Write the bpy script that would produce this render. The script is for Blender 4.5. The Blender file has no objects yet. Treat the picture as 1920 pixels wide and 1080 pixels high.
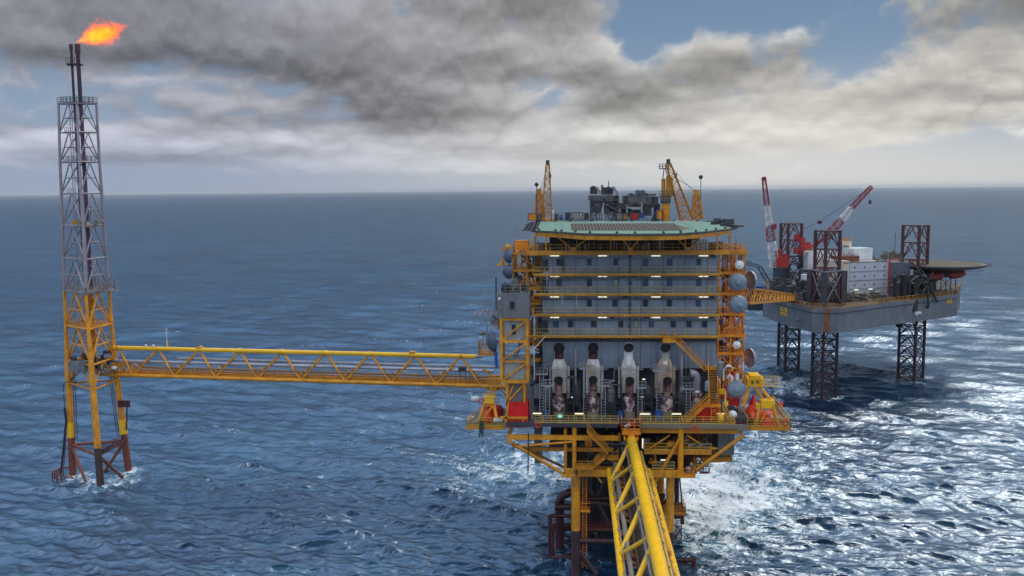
import bpy, bmesh, math, random
import numpy as np
from mathutils import Vector, Matrix
random.seed(7)
R = math.radians
SC = bpy.context.scene
COL = SC.collection

# ------------------------------------------------------------------ camera
CAMH = 59.0
F = 1750.0                       # focal length in pixels of the 1920 wide photograph
YAW, PITCH, ROLL = R(3.93), R(6.0), R(0.5)
FW = Vector((-math.sin(YAW)*math.cos(PITCH), math.cos(YAW)*math.cos(PITCH), -math.sin(PITCH)))
R0 = Vector((math.cos(YAW), math.sin(YAW), 0))
U0 = R0.cross(FW)
RT = R0*math.cos(ROLL) - U0*math.sin(ROLL)
UP = U0*math.cos(ROLL) + R0*math.sin(ROLL)
CP = Vector((0, 0, CAMH))
cam = bpy.data.cameras.new('camera'); co = bpy.data.objects.new('camera', cam); COL.objects.link(co)
cam.sensor_width = 36; cam.lens = 36*F/1920; cam.clip_end = 200000; cam.clip_start = 0.5
co.matrix_world = Matrix(((RT.x, UP.x, -FW.x, 0), (RT.y, UP.y, -FW.y, 0), (RT.z, UP.z, -FW.z, CAMH), (0, 0, 0, 1)))
SC.camera = co

def ray(px, py):
    return FW*F + RT*(px-960) - UP*(py-540)
def at(px, py, Y):               # measured point on the vertical plane y = Y
    d = ray(px, py); return CP + d*(Y/d.y)
def atz(px, py, z=0.0):          # measured point on the level z
    d = ray(px, py); return CP + d*((z-CAMH)/d.z)
def atd(px, py, D):              # measured point at horizontal depth D
    d = ray(px, py); return CP + d*(D/(d.y*math.cos(YAW)-d.x*math.sin(YAW)))
def V(*a): return Vector(a)

# ------------------------------------------------------------------ node helpers
class NT:
    def __init__(s, tree): s.t = tree; s.n = tree.nodes; s.l = tree.links
    def new(s, t, **k):
        n = s.n.new(t)
        for a, b in k.items(): setattr(n, a, b)
        return n
    def put(s, sock, v):
        if hasattr(v, 'is_linked') or hasattr(v, 'links'): s.l.new(v, sock)
        else:
            if isinstance(v, (tuple, list)) and len(v) == 3 and sock.type == 'RGBA': v = (*v, 1)
            sock.default_value = v
    def math(s, op, a, b=None, c=None, clamp=False):
        n = s.new('ShaderNodeMath', operation=op, use_clamp=clamp)
        s.put(n.inputs[0], a)
        if b is not None: s.put(n.inputs[1], b)
        if c is not None: s.put(n.inputs[2], c)
        return n.outputs[0]
    def mix(s, f, a, b, mode='MIX'):
        n = s.new('ShaderNodeMix', data_type='RGBA', blend_type=mode)
        s.put(n.inputs[0], f); s.put(n.inputs[6], a); s.put(n.inputs[7], b)
        return n.outputs[2]
    def ramp(s, v, lo, hi, a=0.0, b=1.0, smooth=True):
        n = s.new('ShaderNodeMapRange', interpolation_type='SMOOTHSTEP' if smooth else 'LINEAR', clamp=True)
        for i, x in enumerate((v, lo, hi, a, b)): s.put(n.inputs[i], x)
        return n.outputs[0]
    def noise(s, vec, scale, detail=4, rough=0.55, dist=0.0):
        n = s.new('ShaderNodeTexNoise')
        if vec is not None: s.put(n.inputs['Vector'], vec)
        s.put(n.inputs['Scale'], scale); s.put(n.inputs['Detail'], detail)
        s.put(n.inputs['Roughness'], rough); s.put(n.inputs['Distortion'], dist)
        return n.outputs['Fac']
    def comb(s, x, y, z):
        n = s.new('ShaderNodeCombineXYZ')
        for i, v in enumerate((x, y, z)): s.put(n.inputs[i], v)
        return n.outputs[0]
    def sep(s, v):
        n = s.new('ShaderNodeSeparateXYZ'); s.l.new(v, n.inputs[0]); return n.outputs
    def vscale(s, v, sc):
        n = s.new('ShaderNodeVectorMath', operation='MULTIPLY'); s.l.new(v, n.inputs[0]); n.inputs[1].default_value = sc
        return n.outputs[0]
    def cell(s, v):
        n = s.new('ShaderNodeTexWhiteNoise', noise_dimensions='1D'); s.put(n.inputs['W'], v); return n.outputs[0]

MATS = {}
def mat(name, col, rough=0.5, metal=0.0, grime=0.25, rust=0.0, scale=1.0, corr=None, emit=None, streak=0.0, col2=None, spec=0.5, panel=None, band=(0.46, 0.58)):
    """painted / bare surfaces: base colour broken by dirt, drip streaks, rust spots and, for cladding, corrugation"""
    m = bpy.data.materials.new(name); m.use_nodes = True; m.node_tree.nodes.clear()
    t = NT(m.node_tree)
    out = t.new('ShaderNodeOutputMaterial'); p = t.new('ShaderNodeBsdfPrincipled'); t.l.new(p.outputs[0], out.inputs[0])
    geo = t.new('ShaderNodeNewGeometry').outputs['Position']
    n1 = t.noise(geo, 0.55*scale, 5, 0.6)
    n2 = t.noise(t.vscale(geo, (1.6, 1.6, 0.16)), 1.5*scale, 4, 0.6)
    n3 = t.noise(geo, 2.6*scale, 6, 0.65)
    c = t.mix(t.ramp(n1, 0.3, 0.7), tuple(x*(1-grime*0.55) for x in col), tuple(min(1, x*(1+grime*0.3)) for x in col))
    if col2: c = t.mix(t.ramp(n1, *band), c, col2)
    if panel:
        x, y, z = t.sep(geo)
        q = t.cell(t.math('ADD', t.math('FLOOR', t.math('DIVIDE', x, panel)), t.math('MULTIPLY', t.math('FLOOR', t.math('DIVIDE', z, panel)), 7.3)))
        c = t.mix(t.math('MULTIPLY', q, 0.35), c, tuple(x*0.6 for x in col))
    c = t.mix(t.math('MULTIPLY', t.ramp(n3, 0.5, 0.75), grime*0.8), c, tuple(x*0.45 for x in col))
    if streak: c = t.mix(t.math('MULTIPLY', t.ramp(n2, 0.5, 0.72), streak), c, (0.11, 0.055, 0.03))
    if rust:
        r = t.ramp(t.math('ADD', t.math('MULTIPLY', n3, 0.6), t.math('MULTIPLY', n2, 0.5)), 0.66-0.2*rust, 0.80-0.2*rust)
        c = t.mix(t.math('MULTIPLY', r, min(1.0, 0.5+rust)), c, (0.13, 0.045, 0.018))
    t.put(p.inputs['Base Color'], c)
    t.put(p.inputs['Roughness'], t.ramp(n3, 0.2, 0.8, max(0.05, rough-0.12), min(1, rough+0.15)))
    p.inputs['Metallic'].default_value = metal
    p.inputs['Specular IOR Level'].default_value = spec
    if corr:
        x, y, z = t.sep(geo)
        w = t.math('SINE', t.math('MULTIPLY', t.math('ADD', x, y), 6.283/corr))
        b = t.new('ShaderNodeBump'); b.inputs['Strength'].default_value = 0.6; b.inputs['Distance'].default_value = 0.06
        t.l.new(w, b.inputs['Height']); t.l.new(b.outputs[0], p.inputs['Normal'])
    if emit:
        p.inputs['Emission Color'].default_value = (*emit[0], 1); p.inputs['Emission Strength'].default_value = emit[1]
    MATS[name] = m
    return m

# ------------------------------------------------------------------ mesh builder
class MB:
    def __init__(s): s.v = []; s.f = []; s.sm = []; s.p = []
    def begin(s): s.p.append((len(s.v), len(s.f)))
    def add(s, vs, fs, smooth=False):
        o = len(s.v); s.v.extend(tuple(v) for v in vs)
        for f in fs: s.f.append(tuple(o+i for i in f)); s.sm.append(smooth)
        return s
    def box(s, lo, hi):
        s.begin()
        x0, y0, z0 = lo; x1, y1, z1 = hi
        return s.add([(x0,y0,z0),(x1,y0,z0),(x1,y1,z0),(x0,y1,z0),(x0,y0,z1),(x1,y0,z1),(x1,y1,z1),(x0,y1,z1)],
              [(0,3,2,1),(4,5,6,7),(0,1,5,4),(1,2,6,5),(2,3,7,6),(3,0,4,7)])
    def cbox(s, c, d, rz=0.0):
        s.begin()
        cz, sz = math.cos(rz), math.sin(rz); vs = []
        for k in (-.5, .5):
            for (i, j) in ((-.5,-.5),(.5,-.5),(.5,.5),(-.5,.5)):
                x, y = i*d[0], j*d[1]
                vs.append((c[0]+x*cz-y*sz, c[1]+x*sz+y*cz, c[2]+k*d[2]))
        return s.add(vs, [(0,3,2,1),(4,5,6,7),(0,1,5,4),(1,2,6,5),(2,3,7,6),(3,0,4,7)])
    def beam(s, a, b, w, h=None, up=(0,0,1)):
        s.begin()
        h = h or w; a = Vector(a); b = Vector(b); d = (b-a)
        if d.length < 1e-6: return s
        d.normalize(); u = Vector(up)
        if abs(d.dot(u)) > 0.98: u = Vector((0,1,0))
        x = d.cross(u).normalized(); y = x.cross(d)
        vs = []
        for p in (a, b):
            for i, j in ((-1,-1),(1,-1),(1,1),(-1,1)): vs.append(p + x*(i*w/2) + y*(j*h/2))
        return s.add(vs, [(0,3,2,1),(4,5,6,7),(0,1,5,4),(1,2,6,5),(2,3,7,6),(3,0,4,7)])
    def ring(s, c, d, r, n):
        d = Vector(d).normalized(); u = Vector((0,0,1)) if abs(d.z) < 0.9 else Vector((0,1,0))
        x = d.cross(u).normalized(); y = d.cross(x)
        return [Vector(c) + x*(r*math.cos(2*math.pi*i/n)) + y*(r*math.sin(2*math.pi*i/n)) for i in range(n)]
    def tube(s, a, b, r, n=8, r2=None, cap=True):
        s.begin()
        a = Vector(a); b = Vector(b); d = b-a
        if d.length < 1e-6: return s
        v = s.ring(a, d, r, n) + s.ring(b, d, r if r2 is None else r2, n)
        s.add(v, [(i, (i+1) % n, (i+1) % n+n, i+n) for i in range(n)], True)
        if cap: s.add(v, [tuple(range(n-1, -1, -1)), tuple(range(n, 2*n))])
        return s
    def path(s, pts, r, n=8, cap=True):
        s.begin()
        pts = [Vector(p) for p in pts]; rings = []; ref = None
        for i, p in enumerate(pts):
            d = (pts[min(i+1, len(pts)-1)] - pts[max(i-1, 0)]).normalized()
            if ref is None:
                u = Vector((0,0,1)) if abs(d.z) < 0.9 else Vector((0,1,0)); ref = d.cross(u).normalized()
            x = (ref - d*ref.dot(d)).normalized(); ref = x; y = d.cross(x)
            rr = r[i] if isinstance(r, (list, tuple)) else r
            rings.append([p + x*(rr*math.cos(2*math.pi*k/n)) + y*(rr*math.sin(2*math.pi*k/n)) for k in range(n)])
        vs = [v for q in rings for v in q]
        fs = [(i*n+k, i*n+(k+1) % n, (i+1)*n+(k+1) % n, (i+1)*n+k) for i in range(len(pts)-1) for k in range(n)]
        s.add(vs, fs, True)
        if cap: s.add(rings[0], [tuple(range(n-1, -1, -1))]); s.add(rings[-1], [tuple(range(n))])
        return s
    def lathe(s, base, axis, prof, n=16, smooth=True):
        s.begin()
        base = Vector(base); ax = Vector(axis).normalized(); vs = []
        for (h, r) in prof: vs += s.ring(base+ax*h, ax, max(r, 1e-4), n)
        fs = [(i*n+k, i*n+(k+1) % n, (i+1)*n+(k+1) % n, (i+1)*n+k) for i in range(len(prof)-1) for k in range(n)]
        s.add(vs, fs, smooth)
        return s
    def prism(s, poly, z0, z1):
        s.begin()
        n = len(poly); vs = [(x, y, z0) for x, y in poly] + [(x, y, z1) for x, y in poly]
        return s.add(vs, [tuple(range(n-1, -1, -1)), tuple(range(n, 2*n))] + [(i, (i+1) % n, (i+1) % n+n, i+n) for i in range(n)])
    def sheet(s, poly): s.begin(); return s.add(poly, [tuple(range(len(poly)))])
    def rail(s, pts, h=1.1, sp=1.6, r=0.035, mid=2, toe=True, closed=False):
        pts = [Vector(p) for p in pts]
        if closed: pts = pts + [pts[0]]
        for a, b in zip(pts, pts[1:]):
            L = (b-a).length; k = max(1, round(L/sp))
            for i in range(k+1):
                p = a.lerp(b, i/k); s.beam(p, p+V(0,0,h), r*2, r*2)
            for j in range(1, mid+1):
                z = h*j/mid; s.beam(a+V(0,0,z), b+V(0,0,z), r*2, r*2)
            if toe: s.beam(a+V(0,0,.09), b+V(0,0,.09), 0.03, 0.15)
        return s
    def ladder(s, a, b, w=0.5, ax=(1,0,0), r=0.03, cage=False):
        a = Vector(a); b = Vector(b); x = Vector(ax)*w/2
        s.beam(a-x, b-x, r*2); s.beam(a+x, b+x, r*2); L = (b-a).length; k = max(2, int(L/0.4))
        for i in range(1, k): p = a.lerp(b, i/k); s.beam(p-x, p+x, r*1.4)
        return s
    def each(s, name, m, parent):
        """every primitive as an object of its own"""
        cut = s.p + [(len(s.v), len(s.f))]
        for (v0, f0), (v1, f1) in zip(cut, cut[1:]):
            if v1 == v0: continue
            q = MB(); q.v = s.v[v0:v1]; q.f = [tuple(i-v0 for i in f) for f in s.f[f0:f1]]; q.sm = s.sm[f0:f1]; q.build(name, m, parent)
    def build(s, name, m, parent=None, kind=None):
        me = bpy.data.meshes.new(name); me.from_pydata(s.v, [], s.f)
        bm = bmesh.new(); bm.from_mesh(me); bmesh.ops.recalc_face_normals(bm, faces=bm.faces); bm.to_mesh(me); bm.free()
        me.polygons.foreach_set('use_smooth', s.sm)
        me.update()
        o = bpy.data.objects.new(name, me); COL.objects.link(o)
        me.materials.append(m)
        if parent is not None:
            o.parent = parent; o.matrix_parent_inverse = parent_inv(parent)
        return o

def parent_inv(p):
    return Matrix.Translation(p.location).inverted() if p.parent is None else Matrix.Identity(4)

def thing(name, label, cat, loc=(0,0,0), group=None):
    o = bpy.data.objects.new(name, None); COL.objects.link(o); o.location = loc; o.empty_display_size = 0.5
    return tag(o, label, cat, group)
def tag(o, label, cat, group=None, kind=None):
    o['label'] = label; o['category'] = cat
    if group: o['group'] = group
    if kind: o['kind'] = kind
    return o
def dup(root, delta, label, group=None):
    """copy of a thing with copies of its parts and their sub-parts, moved by delta"""
    r = root.copy(); COL.objects.link(r); r.location = Vector(root.location) + Vector(delta); r['label'] = label
    if group: r['group'] = group
    def kids(src, dst):
        for ch in list(src.children):
            c = ch.copy(); COL.objects.link(c); c.parent = dst; c.matrix_parent_inverse = ch.matrix_parent_inverse.copy(); kids(ch, c)
    kids(root, r)
    return r
def text(body, size, name, m, parent, loc, rot, ext=0.01):
    cu = bpy.data.curves.new(name, 'FONT'); cu.body = body; cu.size = size; cu.align_x = 'CENTER'; cu.align_y = 'CENTER'; cu.extrude = ext
    o = bpy.data.objects.new(name, cu); COL.objects.link(o)
    me = bpy.data.meshes.new_from_object(o.evaluated_get(bpy.context.evaluated_depsgraph_get()))
    bpy.data.objects.remove(o); bpy.data.curves.remove(cu)
    me.transform(Matrix.Translation(loc) @ rot.to_4x4())
    o = bpy.data.objects.new(name, me); COL.objects.link(o); me.materials.clear(); me.materials.append(m)
    o.parent = parent; o.matrix_parent_inverse = parent_inv(parent)
    return o
# ------------------------------------------------------------------ sun and sky
SUN_AZ, SUN_EL = R(30), R(58)            # azimuth measured from +Y towards +X
sd = V(math.sin(SUN_AZ)*math.cos(SUN_EL), math.cos(SUN_AZ)*math.cos(SUN_EL), math.sin(SUN_EL))
sl = bpy.data.lights.new('sun', 'SUN'); sl.energy = 1.5; sl.angle = R(10); sl.color = (1.0, 0.9, 0.74)
so = bpy.data.objects.new('sun', sl); COL.objects.link(so); so.location = (60, 200, 150)
so.rotation_euler = (-sd).to_track_quat('-Z', 'Y').to_euler()

W = bpy.data.worlds.new('World'); SC.world = W; W.use_nodes = True
W.node_tree.nodes.clear(); t = NT(W.node_tree)
out = t.new('ShaderNodeOutputWorld'); bg = t.new('ShaderNodeBackground'); t.l.new(bg.outputs[0], out.inputs[0])
BGS = 0.1
bg.inputs[1].default_value = BGS
sky = t.new('ShaderNodeTexSky', sky_type='NISHITA'); sky.sun_disc = False; sky.sun_elevation = SUN_EL; sky.sun_rotation = SUN_AZ
sky.altitude = 50; sky.dust_density = 1.2; sky.ozone_density = 1.5
d = t.new('ShaderNodeTexCoord').outputs['Generated']
dx, dy, dz = t.sep(d)
el = t.math('MULTIPLY', t.math('ARCSINE', dz), 57.2958)          # degrees
az = t.math('MULTIPLY', t.math('ARCTAN2', dx, dy), 57.2958)      # degrees from +Y to +X
def sky_ang(px, py):
    r = ray(px, py).normalized(); return math.degrees(math.atan2(r.x, r.y)), math.degrees(math.asin(r.z))
def blob(px, py, wx, wy, amp, rot=0.0):
    """soft cloud mass (amp > 0) or blue gap (amp < 0) in the sky's own azimuth and elevation"""
    a0, e0 = sky_ang(px, py); k = 180/math.pi/F
    x = t.math('SUBTRACT', az, a0); y = t.math('SUBTRACT', el, e0)
    c, s_ = math.cos(rot), math.sin(rot)
    u = t.math('ADD', t.math('MULTIPLY', x, c/(wx*k)), t.math('MULTIPLY', y, s_/(wx*k)))
    v = t.math('ADD', t.math('MULTIPLY', x, -s_/(wy*k)), t.math('MULTIPLY', y, c/(wy*k)))
    q = t.math('ADD', t.math('MULTIPLY', u, u), t.math('MULTIPLY', v, v))
    return t.math('MULTIPLY', t.math('EXPONENT', t.math('MULTIPLY', q, -1.0)), amp)
# cloud fields in angle space, flattened towards the horizon as a level cloud sheet is
lel = t.math('MULTIPLY', t.math('LOGARITHM', t.math('ADD', t.math('MAXIMUM', el, 0.0), 2.2), 2.718), 4.2)
def field(scale, detail, rough, up=0.0, seed=0.0, sx=0.14, dist=0.0):
    e = t.math('MULTIPLY', t.math('LOGARITHM', t.math('ADD', t.math('MAXIMUM', el, 0.0), 2.2+up), 2.718), 4.2) if up else lel
    return t.noise(t.comb(t.math('MULTIPLY', az, sx), e, seed), scale, detail, rough, dist)
nA = field(0.62, 7, 0.48, 0, 3.7, 0.13, 0.15)          # broad billows
nB = field(0.62, 4, 0.46, 0.85, 3.7, 0.13, 0.15)       # the same, a little higher: a lit top or a shaded underside
def billow(v): return t.math('SUBTRACT', 1.0, t.math('ABSOLUTE', t.math('SUBTRACT', t.math('MULTIPLY', v, 2.0), 1.0)))
nC = t.math('MULTIPLY', t.math('SUBTRACT', billow(field(0.95, 6, 0.50, 0, 9.1, 0.36, 0.0)), 0.30), 0.72)
nD = t.math('MULTIPLY', t.math('SUBTRACT', billow(field(0.95, 5, 0.50, 0.55, 9.1, 0.36, 0.0)), 0.30), 0.72)
masses = [(420, 20, 620, 140, .55, 0), (850, 60, 420, 150, .5, 0), (1080, 40, 110, 95, .5, 0), (1340, 140, 250, 62, .62, 0), (1180, 190, 120, 50, .45, 0),
          (1780, 150, 260, 70, .5, .2), (1900, 60, 230, 130, .6, 0), (450, 245, 420, 50, .45, 0), (900, 200, 420, 60, .45, 0), (1300, 235, 420, 45, .45, 0),
          (150, 60, 300, 120, .35, 0), (1650, 225, 240, 30, .35, 0), (500, 290, 420, 34, .50, 0), (950, 285, 360, 36, .55, 0), (1330, 275, 280, 36, .5, 0), (1560, 265, 160, 14, .4, .05), (120, 265, 180, 30, .4, 0)]
gaps = [(1400, 20, 190, 55, -.8, 0), (1205, 95, 60, 75, -1.0, .2), (1060, 185, 45, 26, -.6, 0), (1610, 85, 70, 50, -.35, .5), (1600, 90, 60, 60, -.5, .5), (300, 155, 120, 26, -.42, 0), (60, 190, 120, 26, -.38, 0),
        (620, 180, 140, 16, -.4, -.12), (1800, 290, 320, 42, -.6, 0), (200, 345, 420, 26, -.6, 0), (480, 215, 300, 10, -.3, .03), (880, 262, 260, 9, -.3, 0), (1460, 255, 160, 9, -.25, 0), (1030, 170, 50, 30, -.45, 0), (1760, 205, 120, 12, -.35, 0)]
bias = None
for b in masses + gaps:
    g = blob(*b); bias = g if bias is None else t.math('ADD', bias, g)
high = t.ramp(el, 12, 22)                                     # above the frame: broken bright cloud
bias = t.math('ADD', t.math('MULTIPLY', bias, t.math('SUBTRACT', 1.0, high)), t.math('MULTIPLY', high, 0.10))
dens = t.math('ADD', t.math('ADD', t.math('MULTIPLY', nA, 0.95), t.math('MULTIPLY', nC, 0.95)), t.math('SUBTRACT', t.math('MULTIPLY', bias, 0.52), 0.93))
cover = t.ramp(dens, -0.12, 0.27)
thick = t.ramp(dens, 0.06, 0.66)
relief = t.math('ADD', t.math('MULTIPLY', t.math('SUBTRACT', nA, nB), 1.05), t.math('MULTIPLY', t.math('SUBTRACT', nC, nD), 0.5))
bright = t.math('ADD', t.math('SUBTRACT', 0.47, t.math('MULTIPLY', thick, 0.17)), relief)
bright = t.math('MAXIMUM', bright, t.math('ADD', 0.17, t.math('MULTIPLY', nC, 0.08)))
def shadow_band(px, py, wx, wy, a, r=0.0): return blob(px, py, wx, wy, a, r)
dk = None
for b in ((560, 150, 260, 40, .45, -.12), (1000, 30, 260, 45, .35, 0), (760, 120, 260, 34, .3, 0), (1190, 185, 110, 32, .42, 0), (1380, 130, 190, 26, .26, 0), (1700, 170, 170, 22, .36, .1), (1890, 15, 200, 40, .4, 0), (1330, 210, 150, 16, .3, .1), (700, 220, 260, 18, .3, 0), (60, 110, 180, 55, .3, 0), (330, 40, 330, 70, .28, -.1)):
    g = blob(*b); dk = g if dk is None else t.math('ADD', dk, g)
bright = t.math('MULTIPLY', bright, t.math('SUBTRACT', 1.0, t.math('MULTIPLY', dk, t.ramp(nC, .25, .7, 1.1, .6))))
bright = t.math('MULTIPLY', bright, t.math('MULTIPLY', t.ramp(el, 13, 40, 1.0, 2.3), t.ramp(el, 2.0, 7.5, 1.28, 1.0)))  # upper sky, out of view, brightened to lift the shaded sides
# clouds behind the camera, out of view, brightened to light the shaded platform front
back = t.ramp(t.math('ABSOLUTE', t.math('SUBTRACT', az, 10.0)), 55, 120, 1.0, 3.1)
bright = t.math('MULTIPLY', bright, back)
sunside = t.ramp(az, -28, 16)
tint = t.mix(sunside, (0.89, 0.91, 1.05), (1.0, 0.965, 0.90))
bright = t.math('MULTIPLY', bright, t.math('ADD', 0.84, t.math('MULTIPLY', sunside, 0.28)))
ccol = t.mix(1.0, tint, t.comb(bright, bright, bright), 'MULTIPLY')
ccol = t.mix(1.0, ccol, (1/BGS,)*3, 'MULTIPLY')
# clear air between the clouds, whitening towards the horizon and the sun
blue = t.mix(t.ramp(el, 1.0, 11.0), (0.27, 0.345, 0.47), (0.125, 0.21, 0.335))
blue = t.mix(t.ramp(el, 14, 40), blue, (0.30, 0.52, 0.85))
blue = t.mix(1.0, blue, (1/BGS,)*3, 'MULTIPLY')
clear = t.mix(0.90, sky.outputs[0], blue)
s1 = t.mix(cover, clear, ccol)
hz = t.mix(sunside, (0.29, 0.35, 0.47), (0.62, 0.615, 0.58))
hz = t.mix(1.0, hz, (1/BGS,)*3, 'MULTIPLY')
s2 = t.mix(t.math('MULTIPLY', t.math('SUBTRACT', 1.0, t.ramp(el, 0.0, 4.4)), 0.80), s1, hz)
glow = blob(1420, 285, 430, 95, 0.40)
s3 = t.mix(glow, s2, (8.2, 7.9, 7.3))
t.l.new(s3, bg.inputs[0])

# ------------------------------------------------------------------ sea
def wave_field(X, Y, step):
    rng = np.random.default_rng(11); Z = np.zeros_like(X); DX = np.zeros_like(X); DY = np.zeros_like(X)
    main = math.radians(248)
    n = 130
    for i in range(n):
        L = 1.5*(36/1.5)**(rng.random()*0.94+0.06*i/n); k = 2*math.pi/L
        th = main + rng.normal()*(0.30 if L > 6 else 0.45); ph = rng.random()*6.283
        a = 0.0088*L**0.80*(0.6+0.8*rng.random())
        if L < 5: a *= 1.5
        w = np.exp(-(k*step*0.42)**2)
        q = k*(X*math.cos(th)+Y*math.sin(th))+ph
        c = np.cos(q)*a*w; s = np.sin(q)*a*w
        Z += c; DX -= math.cos(th)*s*0.85; DY -= math.sin(th)*s*0.85
    return X+DX, Y+DY, Z
def make_sea():
    # rows: evenly spread in depression angle so that the far sea keeps its size on the grid
    dep = np.concatenate([np.linspace(R(89), R(26), 30), np.linspace(R(25.5), R(0.9), 640)[0:], np.geomspace(R(0.86), R(0.06), 46)])
    rad = CAMH/np.tan(dep)
    fine = np.linspace(R(-40), R(36), 1060)
    coarse = np.linspace(R(36), R(320), 90)[1:-1]
    ang = np.concatenate([fine, coarse])
    A, Rr = np.meshgrid(ang, rad)
    X = Rr*np.sin(A); Y = Rr*np.cos(A)
    drow = np.gradient(rad)[:, None]*np.ones_like(A); step = np.maximum(drow, Rr*R(0.0717))
    step[:, len(fine):] = np.maximum(step[:, len(fine):], Rr[:, len(fine):]*R(3.2))
    X2, Y2, Z = wave_field(X, Y, step)
    nr, na = X.shape
    vs = np.stack([X2, Y2, Z], -1).reshape(-1, 3).astype(np.float32)
    i = np.arange(nr-1)[:, None]*na; j = np.arange(na)[None, :]; j2 = (j+1) % na
    fs = np.stack([i+j, i+na+j, i+na+j2, i+j2], -1).reshape(-1, 4)
    # the sheet runs outwards row by row: order the corners so that normals look up
    me = bpy.data.meshes.new('sea')
    me.vertices.add(len(vs)); me.vertices.foreach_set('co', vs.ravel())
    me.loops.add(fs.size); me.loops.foreach_set('vertex_index', fs.ravel().astype(np.int32))
    me.polygons.add(len(fs)); me.polygons.foreach_set('loop_start', np.arange(0, fs.size, 4, dtype=np.int32))
    me.polygons.foreach_set('use_smooth', np.ones(len(fs), bool))
    me.update(); me.validate()
    o = bpy.data.objects.new('sea', me); COL.objects.link(o); o['kind'] = 'structure'
    m = bpy.data.materials.new('sea_water'); m.use_nodes = True; m.node_tree.nodes.clear(); t = NT(m.node_tree)
    out = t.new('ShaderNodeOutputMaterial'); pos = t.new('ShaderNodeNewGeometry').outputs['Position']; x, y, z = t.sep(pos)
    flat = t.comb(x, y, 0.0)
    big = t.noise(flat, 0.012, 3, 0.5)
    col = t.mix(t.ramp(big, 0.35, 0.68), (0.0006, 0.0100, 0.032), (0.0018, 0.028, 0.066))
    # churned, aerated water round and downwind of the legs, plus foam painting sun glitter
    def patch(cx, cy, rx, ry, rot=0.0):
        u0 = t.math('SUBTRACT', x, cx); v0 = t.math('SUBTRACT', y, cy); c, s = math.cos(rot), math.sin(rot)
        u = t.math('ADD', t.math('MULTIPLY', u0, c/rx), t.math('MULTIPLY', v0, s/rx))
        v = t.math('ADD', t.math('MULTIPLY', u0, -s/ry), t.math('MULTIPLY', v0, c/ry))
        return t.math('EXPONENT', t.math('MULTIPLY', t.math('ADD', t.math('MULTIPLY', u, u), t.math('MULTIPLY', v, v)), -1.0))
    P_glitter = atz(1320, 930); P2 = atz(985, 880); P3 = atz(1465, 722); P4 = atz(185, 905); P5 = atz(1380, 860); P6 = atz(1600, 690); P7 = atz(1712, 708)  # first point: white foam colour in place of sun glitter
    wash = None
    for (q, rx, ry, a, ro) in ((P_glitter, 11, 24, 1.5, -.1), (P2, 18, 24, .9, 0), (P3, 13, 12, 1.1, 0), (P5, 26, 40, .62, -.2), (P4, 11, 9, .42, 0), (P7, 11, 9, .42, 0), (P6, 14, 8, .3, 0)):
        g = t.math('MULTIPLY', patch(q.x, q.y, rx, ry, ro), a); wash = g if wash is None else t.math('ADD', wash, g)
    for (px, py, rr) in ((189, 916, 2.2), (138, 891, 2.4), (241, 883, 2.4), (1462, 688, 2.6), (1476, 698, 2.2), (1495, 690, 2.6), (1530, 742, 2.6), (1546, 750, 2.4), (1562, 745, 2.6), (1694, 706, 2.6), (1710, 714, 2.4), (1728, 708, 2.6), (218, 896, 2.4), (158, 898, 2.0)):
        q = atz(px, py); wash = t.math('ADD', wash, t.math('MULTIPLY', patch(q.x+.6, q.y-.4, rr*1.15, rr*.95), 0.85))
    fn = t.noise(t.vscale(flat, (1.0, 0.75, 1.0)), 0.20, 9, 0.70, 1.2)
    fn2 = t.noise(flat, 0.95, 6, 0.70, 0.6)
    teal = t.ramp(t.math('ADD', wash, t.math('MULTIPLY', t.math('SUBTRACT', fn, 0.5), 1.2)), 0.2, 1.1)
    col = t.mix(t.math('MULTIPLY', teal, 0.75), col, (0.035, 0.17, 0.215))
    # wind streaks of fine bubbles
    rv = t.new('ShaderNodeVectorRotate', rotation_type='Z_AXIS'); t.l.new(flat, rv.inputs['Vector']); rv.inputs['Angle'].default_value = R(-16)
    st = t.noise(t.vscale(rv.outputs[0], (0.50, 1.7, 1.0)), 0.085, 9, 0.62, 0.9)
    st2 = t.noise(t.vscale(rv.outputs[0], (0.6, 1.5, 1.0)), 0.022, 4, 0.5, 0.4)
    col = t.mix(t.math('MULTIPLY', t.ramp(t.math('ADD', t.math('MULTIPLY', st, 0.75), t.math('MULTIPLY', st2, 0.35)), 0.46, 0.74), 0.80), col, (0.022, 0.080, 0.124))
    crest = t.ramp(z, 0.35, 1.1)
    # streaks and flecks of foam
    lines = t.noise(t.vscale(flat, (0.55, 1.3, 1.0)), 0.10, 8, 0.70, 1.0)
    f0 = t.ramp(t.math('ADD', t.math('ADD', fn2, t.math('MULTIPLY', crest, 0.13)), t.math('MULTIPLY', lines, 0.30)), 0.85, 0.95)
    lace1 = t.math('SUBTRACT', 1.0, t.math('ABSOLUTE', t.math('SUBTRACT', t.math('MULTIPLY', t.noise(flat, 0.30, 7, 0.62, 1.6), 2.0), 1.0)))
    lace2 = t.math('SUBTRACT', 1.0, t.math('ABSOLUTE', t.math('SUBTRACT', t.math('MULTIPLY', t.noise(flat, 0.85, 6, 0.65, 1.0), 2.0), 1.0)))
    lace = t.math('ADD', t.math('MULTIPLY', lace1, 0.6), t.math('MULTIPLY', lace2, 0.4))
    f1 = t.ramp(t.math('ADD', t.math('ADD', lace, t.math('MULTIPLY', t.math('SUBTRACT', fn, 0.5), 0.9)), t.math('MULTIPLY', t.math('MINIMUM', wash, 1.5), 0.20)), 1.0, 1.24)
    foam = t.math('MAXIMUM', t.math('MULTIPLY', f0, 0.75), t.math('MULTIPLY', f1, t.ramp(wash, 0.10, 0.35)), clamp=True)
    col = t.mix(foam, col, (0.86, 0.90, 0.91))
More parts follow.
